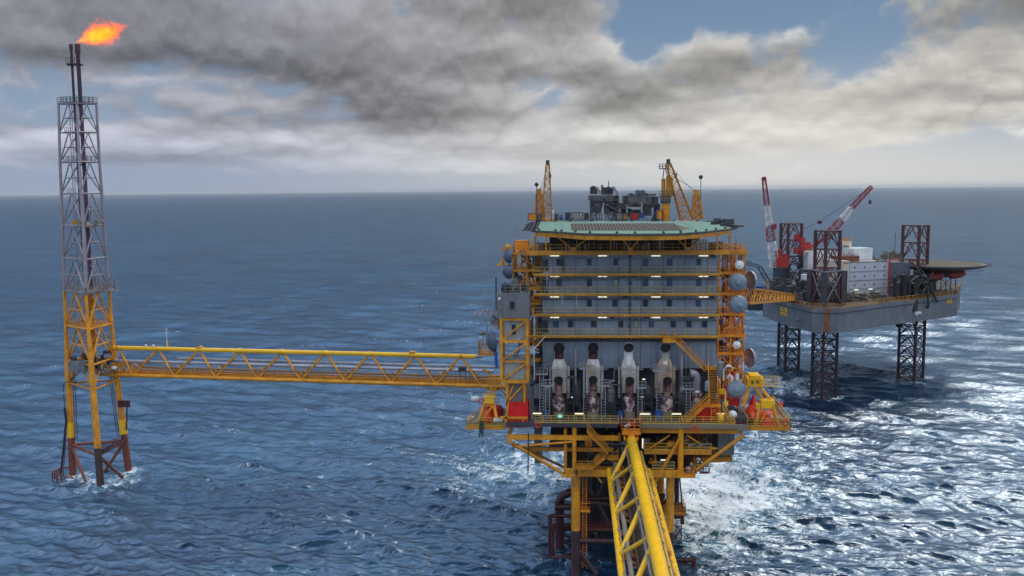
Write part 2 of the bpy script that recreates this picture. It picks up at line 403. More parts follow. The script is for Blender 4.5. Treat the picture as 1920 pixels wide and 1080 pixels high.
    h = t.math('ADD', t.math('MULTIPLY', t.noise(t.vscale(flat, (0.8, 1.25, 1.0)), 0.7, 5, 0.58, 0.4), 1.0), t.math('MULTIPLY', t.noise(flat, 0.18, 3, 0.5), 1.3))
    b = t.new('ShaderNodeBump'); b.inputs['Strength'].default_value = 0.9; b.inputs['Distance'].default_value = 0.36
    t.l.new(h, b.inputs['Height'])
    # water body (light scattered back from below) under a rough, wave-averaged mirror
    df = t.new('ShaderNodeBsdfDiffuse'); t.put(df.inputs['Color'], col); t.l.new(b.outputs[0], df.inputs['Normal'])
    gl = t.new('ShaderNodeBsdfGlossy'); gl.inputs['Color'].default_value = (0.72, 0.86, 1, 1); t.l.new(b.outputs[0], gl.inputs['Normal'])
    t.put(gl.inputs['Roughness'], t.math('ADD', t.math('MULTIPLY', foam, 0.5), 0.17))
    fr = t.new('ShaderNodeFresnel'); fr.inputs['IOR'].default_value = 1.34; t.l.new(b.outputs[0], fr.inputs['Normal'])
    fac = t.math('MULTIPLY', t.math('MINIMUM', t.math('MULTIPLY', fr.outputs[0], 0.58), 0.33), t.math('SUBTRACT', 1.0, t.math('MULTIPLY', foam, 0.7)))
    mx = t.new('ShaderNodeMixShader'); t.put(mx.inputs[0], fac); t.l.new(df.outputs[0], mx.inputs[1]); t.l.new(gl.outputs[0], mx.inputs[2]); t.l.new(mx.outputs[0], out.inputs[0])
    me.materials.append(m)
    return o
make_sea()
hm = bpy.data.materials.new('sea_haze'); hm.use_nodes = True; hm.node_tree.nodes.clear(); t = NT(hm.node_tree)
out = t.new('ShaderNodeOutputMaterial'); pv = t.new('ShaderNodeVolumePrincipled'); t.l.new(pv.outputs[0], out.inputs['Volume'])
pv.inputs['Color'].default_value = (0.86, 0.89, 0.93, 1); pv.inputs['Density'].default_value = 3.2e-5; pv.inputs['Anisotropy'].default_value = 0.3
ho = MB().box((-58000, -58000, -8), (58000, 58000, 112)).build('haze', hm); ho['kind'] = 'stuff'; ho['label'] = 'thin pale sea haze that softens the horizon'; ho['category'] = 'haze'
vs = SC.view_settings; SC.display_settings.display_device = 'sRGB'
vs.view_transform = 'Standard'; vs.look = 'None'; vs.gamma = 1; vs.use_curve_mapping = False; vs.exposure = 0.12
SC.cycles.max_bounces = 6; SC.cycles.diffuse_bounces = 3; SC.cycles.glossy_bounces = 3; SC.cycles.transparent_max_bounces = 8
SC.cycles.sample_clamp_direct = 3.0; SC.cycles.sample_clamp_indirect = 4; SC.cycles.use_denoising = True
SC.cycles.volume_step_rate = 1.0; SC.cycles.volume_max_steps = 128
# ------------------------------------------------------------------ materials
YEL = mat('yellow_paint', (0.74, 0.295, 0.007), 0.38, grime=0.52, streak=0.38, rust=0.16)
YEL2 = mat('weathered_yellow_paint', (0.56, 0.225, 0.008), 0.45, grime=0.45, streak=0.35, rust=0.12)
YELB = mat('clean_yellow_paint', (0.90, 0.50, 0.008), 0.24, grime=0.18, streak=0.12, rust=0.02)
ORA = mat('orange_yellow_paint', (0.82, 0.26, 0.006), 0.42, grime=0.4, streak=0.3, rust=0.12)
RAIL = mat('railing_paint', (0.58, 0.38, 0.06), 0.45, grime=0.3)
GALV = mat('galvanised_steel', (0.40, 0.40, 0.42), 0.42, 0.55, grime=0.35)
GALVW = mat('pale_galvanised_steel', (0.31, 0.275, 0.295), 0.40, 0.3, grime=0.3, streak=0.12)
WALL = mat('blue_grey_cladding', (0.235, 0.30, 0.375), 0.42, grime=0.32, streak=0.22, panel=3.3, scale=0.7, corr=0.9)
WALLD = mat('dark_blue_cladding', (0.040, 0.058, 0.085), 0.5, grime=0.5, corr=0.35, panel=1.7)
CLAD = mat('grey_green_corrugated_cladding', (0.34, 0.355, 0.325), 0.5, 0.1, grime=0.35, corr=0.30, streak=0.15)
CABG = mat('grey_corrugated_cladding', (0.17, 0.18, 0.185), 0.5, 0.1, grime=0.35, corr=0.36, streak=0.18)
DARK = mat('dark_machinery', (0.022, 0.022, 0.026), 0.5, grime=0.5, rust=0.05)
DARKB = mat('dark_steel', (0.045, 0.045, 0.055), 0.5, grime=0.5, rust=0.12)
GREY = mat('grey_machinery', (0.17, 0.175, 0.18), 0.45, grime=0.5, streak=0.3)
SPLASH = mat('dark_splash_zone_steel', (0.060, 0.026, 0.024), 0.35, grime=0.5, rust=0.18)
REDB = mat('red_brown_steel', (0.19, 0.045, 0.025), 0.42, grime=0.5, rust=0.25)
DKRED = mat('dark_red_steel', (0.075, 0.016, 0.017), 0.4, grime=0.45, rust=0.1)
RED = mat('red_paint', (0.62, 0.016, 0.010), 0.38, grime=0.22, streak=0.05)
ORB = mat('orange_lifeboat_hull', (0.72, 0.055, 0.012), 0.30, grime=0.2)
WHITE = mat('white_paint', (0.72, 0.72, 0.70), 0.4, grime=0.22, streak=0.12)
BLUE = mat('blue_paint', (0.02, 0.09, 0.30), 0.4, grime=0.3)
GREEN = mat('helideck_green_paint', (0.115, 0.225, 0.165), 0.6, grime=0.3, scale=0.35)
GRNW = mat('pale_green_paint', (0.21, 0.34, 0.26), 0.55, grime=0.3)
TAN = mat('rope_netting', (0.13, 0.098, 0.06), 0.9, grime=0.35, scale=1.3, col2=(0.085, 0.072, 0.05))
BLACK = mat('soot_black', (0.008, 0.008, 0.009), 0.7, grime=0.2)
CASE = mat('stained_white_casing', (0.62, 0.58, 0.53), 0.32, 0.35, grime=0.5, streak=0.35, rust=0.05, panel=1.1)
CASER = mat('rusty_orange_casing', (0.46, 0.33, 0.22), 0.55, grime=0.5, streak=0.5, rust=0.3, panel=1.1)
DUCT = mat('scorched_exhaust_metal', (0.42, 0.25, 0.19), 0.32, 0.55, grime=0.5, rust=0.30, col2=(0.10, 0.035, 0.05))
DUCTD = mat('burnt_purple_exhaust_metal', (0.085, 0.035, 0.045), 0.4, 0.4, grime=0.5, rust=0.10)
BURN = mat('burnt_blotched_casing', (0.66, 0.55, 0.50), 0.30, 0.35, grime=0.6, rust=0.40, scale=1.7, col2=(0.075, 0.024, 0.04), band=(0.40, 0.52))
DUN = mat('dun_painted_base', (0.20, 0.17, 0.13), 0.5, grime=0.3, streak=0.2)
DISHG = mat('blue_grey_dish', (0.20, 0.255, 0.31), 0.35, grime=0.2, streak=0.08)
DISHD = mat('dark_slate_dish', (0.07, 0.095, 0.13), 0.35, grime=0.2)
GLASS = mat('dark_window_glass', (0.012, 0.018, 0.032), 0.08, grime=0.1, spec=0.8)
GLASSB = mat('blue_window_blind', (0.035, 0.075, 0.18), 0.15, grime=0.1, spec=0.7)
GLASSW = mat('curtained_window', (0.30, 0.34, 0.26), 0.2, grime=0.3)
LAMP = mat('lit_tube_lamp', (0.9, 0.9, 0.85), 0.4, grime=0, emit=((1.0, 0.91, 0.68), 0.85))
GLAMP = mat('lit_green_exit_lamp', (0.2, 0.8, 0.6), 0.4, grime=0, emit=((0.25, 1.0, 0.65), 0.8))

# ------------------------------------------------------------------ helpers for repeated kinds of structure
def lattice(mb, a, b, wa, wb, n, r=0.08, rb=None, up=(0,0,1)):
    """four chords from a to b with zigzag lacing on all sides"""
    a = Vector(a); b = Vector(b); d = (b-a).normalized(); u = Vector(up)
    if abs(d.dot(u)) > 0.95: u = Vector((0,1,0))
    x = d.cross(u).normalized(); y = x.cross(d); rb = rb or r*0.55; prev = None
    for i in range(n+1):
        f = i/n; p = a.lerp(b, f); w = wa+(wb-wa)*f
        q = [p+x*(s*w/2)+y*(e*w/2) for s, e in ((-1,-1),(1,-1),(1,1),(-1,1))]
        for k in range(4): mb.beam(q[k], q[(k+1) % 4], rb*1.6)
        if prev:
            for k in range(4):
                mb.beam(prev[k], q[k], r*2)
                if i % 2: mb.beam(prev[k], q[(k+1) % 4], rb*1.8)
                else: mb.beam(prev[(k+1) % 4], q[k], rb*1.8)
        prev = q
    return mb
def stair(mb, a, b, w=0.9, ax=(0,1,0), rail=True, r=0.035, tread=0.28):
    """flight of stairs: strings, treads and handrails; a, b are the centre line ends"""
    a = Vector(a); b = Vector(b); x = Vector(ax).normalized()*w/2
    for s in (-1, 1):
        mb.beam(a+x*s, b+x*s, 0.09, 0.26)
        if rail:
            for h in (0.55, 1.1): mb.beam(a+x*s+V(0,0,h), b+x*s+V(0,0,h), 2*r)
            n = max(2, int((b-a).length/1.5))
            for i in range(n+1):
                p = a.lerp(b, i/n)+x*s; mb.beam(p, p+V(0,0,1.1), 2*r)
    n = max(3, int((b-a).length/tread)); dirh = (b-a); dirh.z = 0
    dirh = dirh.normalized() if dirh.length > .05 else Vector((0,1,0))
    for i in range(1, n):
        p = a.lerp(b, i/n); mb.beam(p-x, p+x, 0.22, 0.04)
    return mb
def stair_rail(mb, a, b, w=0.9, ax=(0,1,0), r=0.04):
    a = Vector(a); b = Vector(b); x = Vector(ax).normalized()*w/2; n = max(2, int((b-a).length/1.5))
    for s in (-1, 1):
        for h in (0.55, 1.1): mb.beam(a+x*s+V(0,0,h), b+x*s+V(0,0,h), 2*r)
        for i in range(n+1): p = a.lerp(b, i/n)+x*s; mb.beam(p, p+V(0,0,1.1), 2*r)
    return mb
def dish(center, r, axis, label, m, mount_to, depth=0.55, group='round microwave dishes', hub=True):
    """bowl whose convex back looks along axis"""
    c = Vector(center); ax = Vector(axis).normalized()
    t = thing('satellite_dish', label, 'dish', c, group)
    n = 24; prof = [(-0.10*r, r*1.0), (0.0, r*1.02), (0.02*r, r)] + [(depth*r*math.sin(i*math.pi/14), r*math.cos(i*math.pi/14)) for i in range(1, 7)] + [(depth*r, 0.02)]
    b = MB().lathe(c, ax, prof, n); b.lathe(c-ax*0.10*r, ax, [(0, r), (0.3*r, 0.75*r), (0.42*r, 0.02)], n)
    b.build('reflector', m, t)
    if hub:
        h = MB().lathe(c+ax*depth*r*0.86, ax, [(0, r*0.30), (r*0.16, r*0.27), (r*0.2, r*0.16), (r*0.26, 0.01)], 16); h.build('hub', m, t)
    f = MB(); f.tube(c-ax*0.1*r, c-ax*0.9*r, 0.06, 6); f.build('feed_arm', GALV, t)
    k = MB(); q = Vector(mount_to); k.tube(c-ax*0.05*r-V(0,0,r*0.3), q, 0.09, 6); k.tube(c-ax*0.05*r+V(0,0,r*0.4), q, 0.07, 6); k.build('mount_bracket', YEL2, t)
    return t
def lifebuoy(c, label, axis=(0,-1,0)):
    o = MB(); c = Vector(c); n = 18; ax = Vector(axis)
    u = ax.cross(V(0,0,1)).normalized(); v = V(0,0,1)
    o.path([c+u*(0.37*math.cos(i*2*math.pi/n))+v*(0.37*math.sin(i*2*math.pi/n)) for i in range(n+1)], 0.10, 8, cap=False)
    return tag(o.build('lifebuoy', ORB), label, 'lifebuoy', 'lifebuoys hung on railings')

ZD, ZC, YF = 24.2, 16.5, 137.0            # main deck, cellar deck, front edge of the platform
XL, XR = at(949, 812, YF).x, at(1402, 812, YF).x
YB = 196.0
# ================================================================== the offshore platform: jacket, decks, girders
P = thing('offshore_platform', 'large yellow fixed platform with open decks on thick legs', 'oil platform', (7, 152, 0))
lx = [at(1079.5, 950, YF+1).x, at(1256.5, 950, YF+1).x]
ly = [YF+1.2, YF+17, YF+33, YF+49]
for j, yy in enumerate(ly):
    for i, xx in enumerate(lx):
        rr = 0.68 if i == 0 else 0.60
        m = ORA if j else YEL
        g = MB().tube((xx, yy, 7.3), (xx, yy, ZC-.2), rr, 20); g.lathe((xx, yy, 14.6), (0,0,1), [(0, rr), (.25, rr+.05), (.5, rr)], 20); lg = g.build('leg', m, P)
        MB().tube((xx, yy, -6), (xx, yy, 7.3), rr*1.06, 20).build('splash_sleeve', SPLASH, lg)
# jacket bracing
b = MB()
for yy in ly:
    b.tube((lx[0], yy, 5.6), (lx[1], yy, 5.6), 0.42, 12)
    b.tube((lx[0], yy, 4.6), (7, yy, -5), 0.38, 12); b.tube((lx[1], yy, 4.6), (7, yy, -5), 0.38, 12)
b.each('horizontal_brace', SPLASH, P)
b = MB()
for xx in lx:
    for y0, y1 in zip(ly, ly[1:]):
        b.tube((xx, y0, 5.6), (xx, y1, 5.6), 0.36, 10); b.tube((xx, y0, 12.5), (xx, y1, 5.9), 0.33, 10); b.tube((xx, y0, 4.8), (xx, y1, -5), 0.34, 10)
b.each('side_brace', REDB, P)
b = MB()
b.tube((lx[0], ly[1], 12.5), (lx[1], ly[1], 6), 0.33, 10); b.tube((lx[1], ly[2], 12.5), (lx[0], ly[2], 6), 0.33, 10)
b.tube((lx[0], ly[0]+1, 11.5), (7, ly[1], 5.8), .30, 10)
b.each('diagonal_brace', REDB, P)
# conductors
for (px, Y) in ((1113, 158), (1132, 158), (1122, 163), (1143, 163), (1150, 158), (1165, 160), (1195, 160), (1222, 158)):
    x = at(px, 950, Y).x; MB().tube((x, Y, -5), (x, Y, ZC), 0.55, 12).build('conductor_pipe', DARK, P)
for (px, Y) in ((1100, 168), (1106, 172), (1140, 172), (1180, 163), (1186, 172), (1205, 168), (1092, 150), (1103, 152), (1126, 152), (1214, 156)):
    x = at(px, 950, Y).x; MB().tube((x, Y, -5), (x, Y, ZC), random.choice([.4, .5, .6]), 12).build('conductor_pipe', random.choice([DARK, SPLASH, DARKB]), P)
b = MB()
for Y, z0, z1 in ((146, 9.5, 10.2), (150, 3.0, 3.0), (152, 12, 12), (160, 8, 8)): b.tube((lx[0], Y, z0), (lx[1], Y, z1), .38, 10)
b.tube((lx[0]-3.4, 148, 7.5), (lx[0]+.2, 148, 7.5), .55, 12); b.tube((lx[0]+.6, 146, 14), (lx[0]+5.8, 147, 4), .4, 10); b.tube((lx[0]+5.8, 148, 14), (lx[0]+1, 149, 3), .36, 10)
b.each('dark_brace', SPLASH, P)
# access walkway low between the legs
w = MB(); z0 = 6.3
w.box((lx[0]+.6, YF+5, z0-.5), (at(1150, 1020, YF+6).x, YF+6.6, z0)); wk = w.build('lower_walkway', REDB, P)
MB().rail([(lx[0]+.6, YF+4.9, z0), (at(1150, 1020, YF+6).x, YF+4.9, z0)], 1.2, .7, .03, 3).build('railing', DKRED, wk)
# landing platform behind the right hand leg
a = at(1226, 948, 150); c = at(1281, 948, 150)
w = MB(); w.box((a.x, 146.5, a.z-.35), (c.x, 152, a.z)); lw = w.build('landing_platform', YEL2, P)
MB().rail([(a.x, 146.5, a.z), (c.x, 146.5, a.z), (c.x, 152, a.z)], 1.2).build('railing', ORA, lw)
s = MB(); stair(s, (c.x-.8, 149, a.z), (c.x-1.4, 151.5, ZC+.2), 1.0, (1,0,0)); s.ladder((c.x-.7, 150, 1), (c.x-.7, 150, a.z), .9, r=.06); s.build('access_stair', DKRED, P)
# small step platform on the left leg, with ladder down
a = at(1099, 953, YF+2); s = MB(); s.box((lx[0]+.7, YF+1, a.z-.3), (a.x+.6, YF+2.6, a.z)); s.rail([(lx[0]+.8, YF+1, a.z), (a.x+.6, YF+1, a.z), (a.x+.6, YF+2.6, a.z)], 1.1, .8)
s.ladder((lx[0]+1.35, YF+1.8, 1.0), (lx[0]+1.35, YF+1.8, ZC), 0.6, r=.05); s.build('leg_ladder', ORA, P)
# cellar deck
cx0, cx1 = at(1057, 900, YF).x, at(1298, 900, YF).x
b = MB(); b.box((cx0, YF+.2, ZC-.1), (cx1, YB-8, ZC+.25)); b.build('cellar_deck', DARKB, P)
b = MB(); b.box((cx0+.2, YF-.15, ZC-.25), (at(1075, 900, YF).x, YF+.25, ZC+.75)); b.box((at(1083, 900, YF).x, YF-.05, ZC-.45), (cx1-1.2, YF+.35, ZC+.62))
b.box((cx0-.3, YF-1.2, ZC-.3), (at(1078, 900, YF).x, YF-.15, ZC)); b.box((at(1268, 900, YF).x, YF-1.3, ZC-.1), (cx1+.3, YF-.05, ZC+.25)); b.each('cellar_girder', YEL, P)
MB().rail([(cx0-.2, YF-1.1, ZC), (at(1078, 900, YF).x, YF-1.1, ZC)], 1.1, 1.0).build('cellar_railing', RAIL, P)
MB().rail([(at(1268, 900, YF).x, YF-1.2, ZC+.25), (cx1+.3, YF-1.2, ZC+.25), (cx1+.3, YF+6, ZC+.25)], 1.1, .9).build('cellar_railing', ORA, P)
MB().rail([(at(1224, 900, YF).x, YF+.5, ZC+.7), (at(1265, 900, YF).x, YF+.5, ZC+.7)], 1.1, 1.2).build('cellar_railing', RAIL, P)
# columns between the decks
for j, yy in enumerate(ly):
    for px, rr in ((1077, .33), (1276, .43)):
        xx = at(px, 860, YF+.6).x; MB().tube((xx, yy-.6, ZC+.2), (xx, yy-.6, ZD-.5), rr, 14).build('deck_column', YEL if j == 0 else YEL2, P)
x = at(1060, 860, YF+1).x; MB().beam((x, YF+1, ZC), (x, YF+1, ZD-1), .45, .45).build('deck_column', YEL2, P)
# mezzanine
zm = at(1270, 848, YF+1).z
b = MB(); b.box((at(1208, 848, YF+1).x, YF+.9, zm-.33), (at(1334, 848, YF+1).x, YF+1.4, zm+.33)); b.box((at(1208, 848, YF+1).x, YF+1.4, zm+.1), (at(1334, 848, YF+1).x, YB-10, zm+.3)); b.each('mezzanine_girder', YEL2, P)
MB().rail([(at(1208, 848, YF+1).x, YF+1.1, zm+.3), (at(1334, 848, YF+1).x, YF+1.1, zm+.3)], 1.0, 1.6).build('mezzanine_railing', RAIL, P)
z2 = at(1350, 861, YF+6).z
b = MB(); b.box((at(1300, 861, YF+6).x, YF+5.5, z2-.3), (at(1372, 861, YF+6).x, YF+14, z2+.25)); b.build('outer_gallery', YEL2, P)
MB().rail([(at(1300, 861, YF+6).x, YF+5.6, z2+.25), (at(1372, 861, YF+6).x, YF+5.6, z2+.25), (at(1372, 861, YF+6).x, YF+14, z2+.25)], 1.1, 1.1).build('gallery_railing', ORA, P)
b = MB(); b.box((at(1346, 830, YF+4).x, YF+4, z2+1.3), (at(1377, 830, YF+4).x, YF+9, ZD-.6)); b.build('corrugated_screen', CABG, P)
b = MB(); b.box((at(1002, 845, YF+5).x, YF+5, at(1002, 869, YF+5).z), (at(1016, 845, YF+5).x, YF+8, ZD-.8)); b.each('drain_box', GREY, P)
# main deck
b = MB(); b.box((XL, YF+.3, ZD-.35), (XR, YB, ZD)); b.build('main_deck', DARKB, P)
b = MB(); b.box((XL, YF, ZD-.62), (at(1158, 812, YF).x, YF+.3, ZD-.02)); b.build('deck_edge', DARKB, P)
b = MB(); b.box((at(1200, 812, YF).x, YF-.05, ZD-.62), (at(1380, 812, YF).x, YF+.3, ZD-.02)); b.box((at(1380, 812, YF).x, YF-.1, ZD-.9), (XR, YF+10, ZD-.03)); b.build('deck_edge', DUN, P)
z = at(1050, 822, YF).z
b = MB(); b.box((XL+.1, YF+.35, z-.36), (at(1160, 812, YF).x, YF+.85, z+.36)); b.box((XL+.1, YF+.85, z-.36), (XL+.6, YB, z+.36)); b.build('deck_girder', YEL, P)
b = MB(); b.box((at(1200, 812, YF).x, YF+.5, ZD-1.5), (XR-.6, YF+.9, ZD-.65)); b.box((XR-1.2, YF+.9, ZD-1.5), (XR-.7, YB, ZD-.65)); b.build('deck_girder', YEL2, P)
b = MB()
for yy in np.arange(YF+6, YB, 6): b.box((XL+.6, yy, ZD-1.4), (XR-1.2, yy+.3, ZD-.36))
for xx in np.arange(XL+5, XR-2, 5): b.box((xx, YF+.9, ZD-1.2), (xx+.25, YB, ZD-.4))
b.build('deck_beam', DARKB, P)
# raking struts under the overhangs
b = MB(); b.tube(at(952, 826, YF+.6), at(1059, 890, YF+.6), .26, 10); b.tube(at(952, 826, YF+.6), at(1065, 880, YF+9), .22, 10); b.tube(at(960, 838, YF+.6), at(1075, 828, YF+.6), .2, 10)
b.each('raking_strut', YEL, P)
b = MB(); b.tube(at(1394, 816, YF+.6), at(1296, 888, YF+.6), .30, 12); b.each('raking_strut', YEL2, P)
b = MB(); b.tube(at(1274, 823, YF+.3), at(1226, 908, YF+.3), .26, 10); b.tube(at(1256, 816, YF+.9), at(1212, 845, YF+.9), .15, 8); b.tube(at(1288, 816, YF+.9), at(1314, 833, YF+.9), .15, 8)
b.tube(at(1112, 882, YF+.3), at(1128, 905, YF+.3), .16, 8); b.tube(at(1119, 879, YF+1), at(1140, 893, YF+1), .15, 8); b.each('deck_brace', YEL2, P)
b = MB(); zz = at(1100, 878, YF+1).z; b.box((at(1077, 878, YF+1).x, YF+.8, zz-.2), (at(1170, 878, YF+1).x, YF+1.3, zz+.25)); b.box((at(1075, 843, YF+2).x-7, YF+2, at(1075, 843, YF+2).z-.3), (at(1150, 843, YF+2).x, YF+2.4, at(1075, 843, YF+2).z+.3)); b.each('mezzanine_girder', YEL2, P)
# stairs on the front, down to the lower gallery
s = MB(); stair(s, at(1101, 808, YF-.6), at(1140, 850, YF-.6), 1.0); s.build('front_stair', YEL2, P)
A = at(1138, 857, YF-.6); B2 = at(1159, 857, YF-.6)
s = MB(); s.box((A.x, YF-1.4, A.z-.25), (B2.x, YF+.4, A.z)); s.rail([(A.x+1, YF-1.4, A.z), (B2.x, YF-1.4, A.z), (B2.x, YF+.4, A.z)], 1.1, 1); s.build('stair_landing', YEL2, P)
s = MB(); stair(s, at(1135, 857, YF-.6), at(1114, 874, YF-.6), 1.0); s.build('front_stair', YEL2, P)
A = at(1078, 875, YF-.6); B2 = at(1114, 875, YF-.6)
s = MB(); s.box((A.x, YF-1.4, A.z-.25), (B2.x, YF+.7, A.z)); s.rail([(A.x, YF-1.4, A.z), (B2.x, YF-1.4, A.z)], 1.1, .9, mid=3); s.build('stair_landing', YEL2, P)
# machinery modules standing between the decks
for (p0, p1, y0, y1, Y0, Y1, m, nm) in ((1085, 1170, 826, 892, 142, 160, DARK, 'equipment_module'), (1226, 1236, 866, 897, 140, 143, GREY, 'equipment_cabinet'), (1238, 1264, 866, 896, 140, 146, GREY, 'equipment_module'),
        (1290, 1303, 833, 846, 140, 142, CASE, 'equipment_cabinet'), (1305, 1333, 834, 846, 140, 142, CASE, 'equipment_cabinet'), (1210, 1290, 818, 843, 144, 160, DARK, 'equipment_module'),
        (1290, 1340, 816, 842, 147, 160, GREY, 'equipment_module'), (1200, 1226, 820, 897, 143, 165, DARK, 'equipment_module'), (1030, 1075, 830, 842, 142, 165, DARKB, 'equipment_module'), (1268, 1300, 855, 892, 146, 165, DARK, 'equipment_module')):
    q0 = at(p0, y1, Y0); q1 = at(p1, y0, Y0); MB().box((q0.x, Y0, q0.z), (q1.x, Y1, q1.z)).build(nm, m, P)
rng = random.Random(3)
b = MB()
for i in range(26):
    a = at(rng.uniform(1085, 1165), rng.uniform(828, 892), 141.2); b.path([a, a+V(rng.uniform(-1, 1), 0, 0), a+V(rng.uniform(-1, 1), .5, rng.uniform(-2, 2))], rng.uniform(.05, .14), 6)
b.each('process_pipe', GREY, P)
b = MB()
for i in range(34):
    a = at(rng.uniform(1280, 1318), rng.uniform(854, 890), 140+rng.uniform(0, 4)); dv = rng.choice([V(1.5,0,0), V(0,0,1.4), V(-1.2,0,0), V(0,1.5,0)])
    b.path([a, a+dv, a+dv+V(0,.4,.5)], rng.uniform(.05, .13), 6)
b.each('process_pipe', REDB, P)
b = MB(); c = at(1291, 880, 138); b.lathe(c-V(.4,0,0), (1,0,0), [(0, .05), (.05, .5), (.8, .5), (.85, .05)], 14); b.lathe(c+V(.2,.1,.7), (1,0,0), [(0,.05),(.03,.35),(.4,.35),(.44,.05)], 12); b.build('hose_reel', GALVW, P)
b = MB(); c = at(1309, 860, 139); b.lathe(c, (0,-1,0), [(0, .3), (.5, .3), (.7, .05)], 12); b.build('valve', WHITE, P)
rng = random.Random(15)
for i in range(90):
    k = rng.random(); Yk = rng.uniform(138.2, 143.5); m = rng.choice((DARKB, GREY, ORA, YEL2, REDB, DUN))
    A = at(rng.choice([rng.uniform(1086, 1168), rng.uniform(1212, 1268), rng.uniform(1282, 1335)]), rng.choice([rng.uniform(826, 842), rng.uniform(856, 890)]), Yk); b = MB()
    if k < .45: b.tube(A, A+V(rng.choice([rng.uniform(.8, 3), 0]), 0, rng.choice([rng.uniform(.5, 1.8), 0])+.05), rng.uniform(.05, .15), 6)
    elif k < .7: b.cbox(A, (rng.uniform(.3, 1.2), rng.uniform(.3, 1), rng.uniform(.4, 1.3)))
    else: b.lathe(A, rng.choice([(1,0,0), (0,0,1)]), [(0, .05), (.05, rng.uniform(.15, .4)), (rng.uniform(.5, 1.3), rng.uniform(.15, .4)), (1.35, .04)], 10)
    b.build('deck_equipment', m, P)
q = at(1205, 831, 141); MB().box((q.x-.1, 140.8, q.z-.75), (q.x+.1, 141, q.z+.75)).build('lamp', LAMP, P)
q = at(1245, 862, 139.5); MB().box((q.x-.5, 139.3, q.z-.08), (q.x+.5, 139.5, q.z+.06)).build('lamp', LAMP, P)
# hoses and chains hanging down
b = MB(); b.tube(at(991, 812, YF-.3), at(990, 888, YF-.3), .09, 6); b.build('hanging_hose', DARK, P)
b = MB(); b.tube(at(961, 826, YF), at(962, 858, YF), .025, 4); b.tube(at(964, 826, YF), at(964, 868, YF), .02, 4); b.each('hanging_chain', DARK, P)
# main deck railing, with a gap where the bridge lands
pr = [V(at(1003, 808, YF).x, YF+.1, ZD), V(at(1160, 808, YF).x, YF+.1, ZD)]
MB().rail(pr, 1.15, 1.25, .035, 3).build('deck_railing', RAIL, P)
MB().rail([V(at(1200, 808, YF).x, YF+.1, ZD), V(at(1378, 808, YF).x, YF+.1, ZD)], 1.15, 1.15, .035, 3).build('deck_railing', RAIL, P)
MB().rail([V(XR, YF+.2, ZD), V(XR, YF+10, ZD)], 1.15, 1.3).build('deck_railing', RAIL, P)
# bridge landing cage
a = at(1166, 808, YF-1.5); c = at(1201, 808, YF-1.5)
s = MB(); s.box((a.x, YF-2.2, ZD-1.1), (c.x, YF+.0, ZD-.7)); s.rail([(a.x, YF, ZD-.7), (a.x, YF-2.2, ZD-.7), (c.x, YF-2.2, ZD-.7), (c.x, YF, ZD-.7)], 2.0, .9, .04, 4)
s.build('bridge_landing', ORA, P)
# back of the platform: a hull of lower process decks seen below the helideck from the side
b = MB(); b.box((XL+3, 174, ZD), (XR-3, YB, 47.5)); b.build('rear_process_module', DARKB, P)
b = MB()
for zz in (30, 36, 42, 47.6): b.box((XL+2, 173.5, zz-.25), (XR-2, YB+.5, zz))
b.each('rear_deck_floor', YEL2, P)
# dark red caissons and riser guards left of the jacket
b = MB()
for (px, py0, py1, Y, rr) in ((1036, 985, 1085, 143, .28), (1037, 1040, 1085, 144, .3), (1049, 940, 1085, 150, .75), (1031, 965, 1005, 147, .3)):
    A = at(px, py0, Y); b.tube(A, (A.x, Y, -4), rr, 12)
A = at(1049, 940, 150); b.path([A, A+V(.4,0,.9), A+V(1.6,0,1.5), A+V(4,0,1.6)], .72, 12)
for (y_, Y, x1) in ((967, 147, 1075), (1045, 143, 1075), (985, 150, 1075), (992, 152, 1075)):
    b.tube(at(1033, y_, Y), at(x1, y_, Y), .34, 12)
b.tube(at(1040, 1046, 143), at(1036, 1085, 143), .3, 10)
b.each('caisson', DKRED, P)
b = MB(); A = at(1266, 1050, 143); B2 = at(1301, 1050, 143); b.path([A-V(2,0,0), A, B2], .36, 12); b.tube(B2+V(0,0,.4), (B2.x, 143, -4), .36, 12); b.lathe(at(1286, 1050, 143)-V(.3,0,0), (1,0,0), [(0,.36),(.05,.46),(.5,.46),(.55,.36)], 12)
b.each('caisson', DKRED, P)
b = MB(); A = at(1268, 1012, 156); b.tube((A.x, 156, 4), (A.x, 156, ZC), .4, 10); A = at(1279, 1012, 156); b.tube((A.x, 156, 2), (A.x, 156, at(1279, 965, 156).z), .35, 10); b.beam(at(1268, 1005, 156), at(1279, 990, 156), .2); b.beam(at(1268, 985, 156), at(1279, 1005, 156), .2)
b.tube(at(1262, 968, 156), at(1279, 968, 156), .45, 10); b.each('caisson', SPLASH, P)
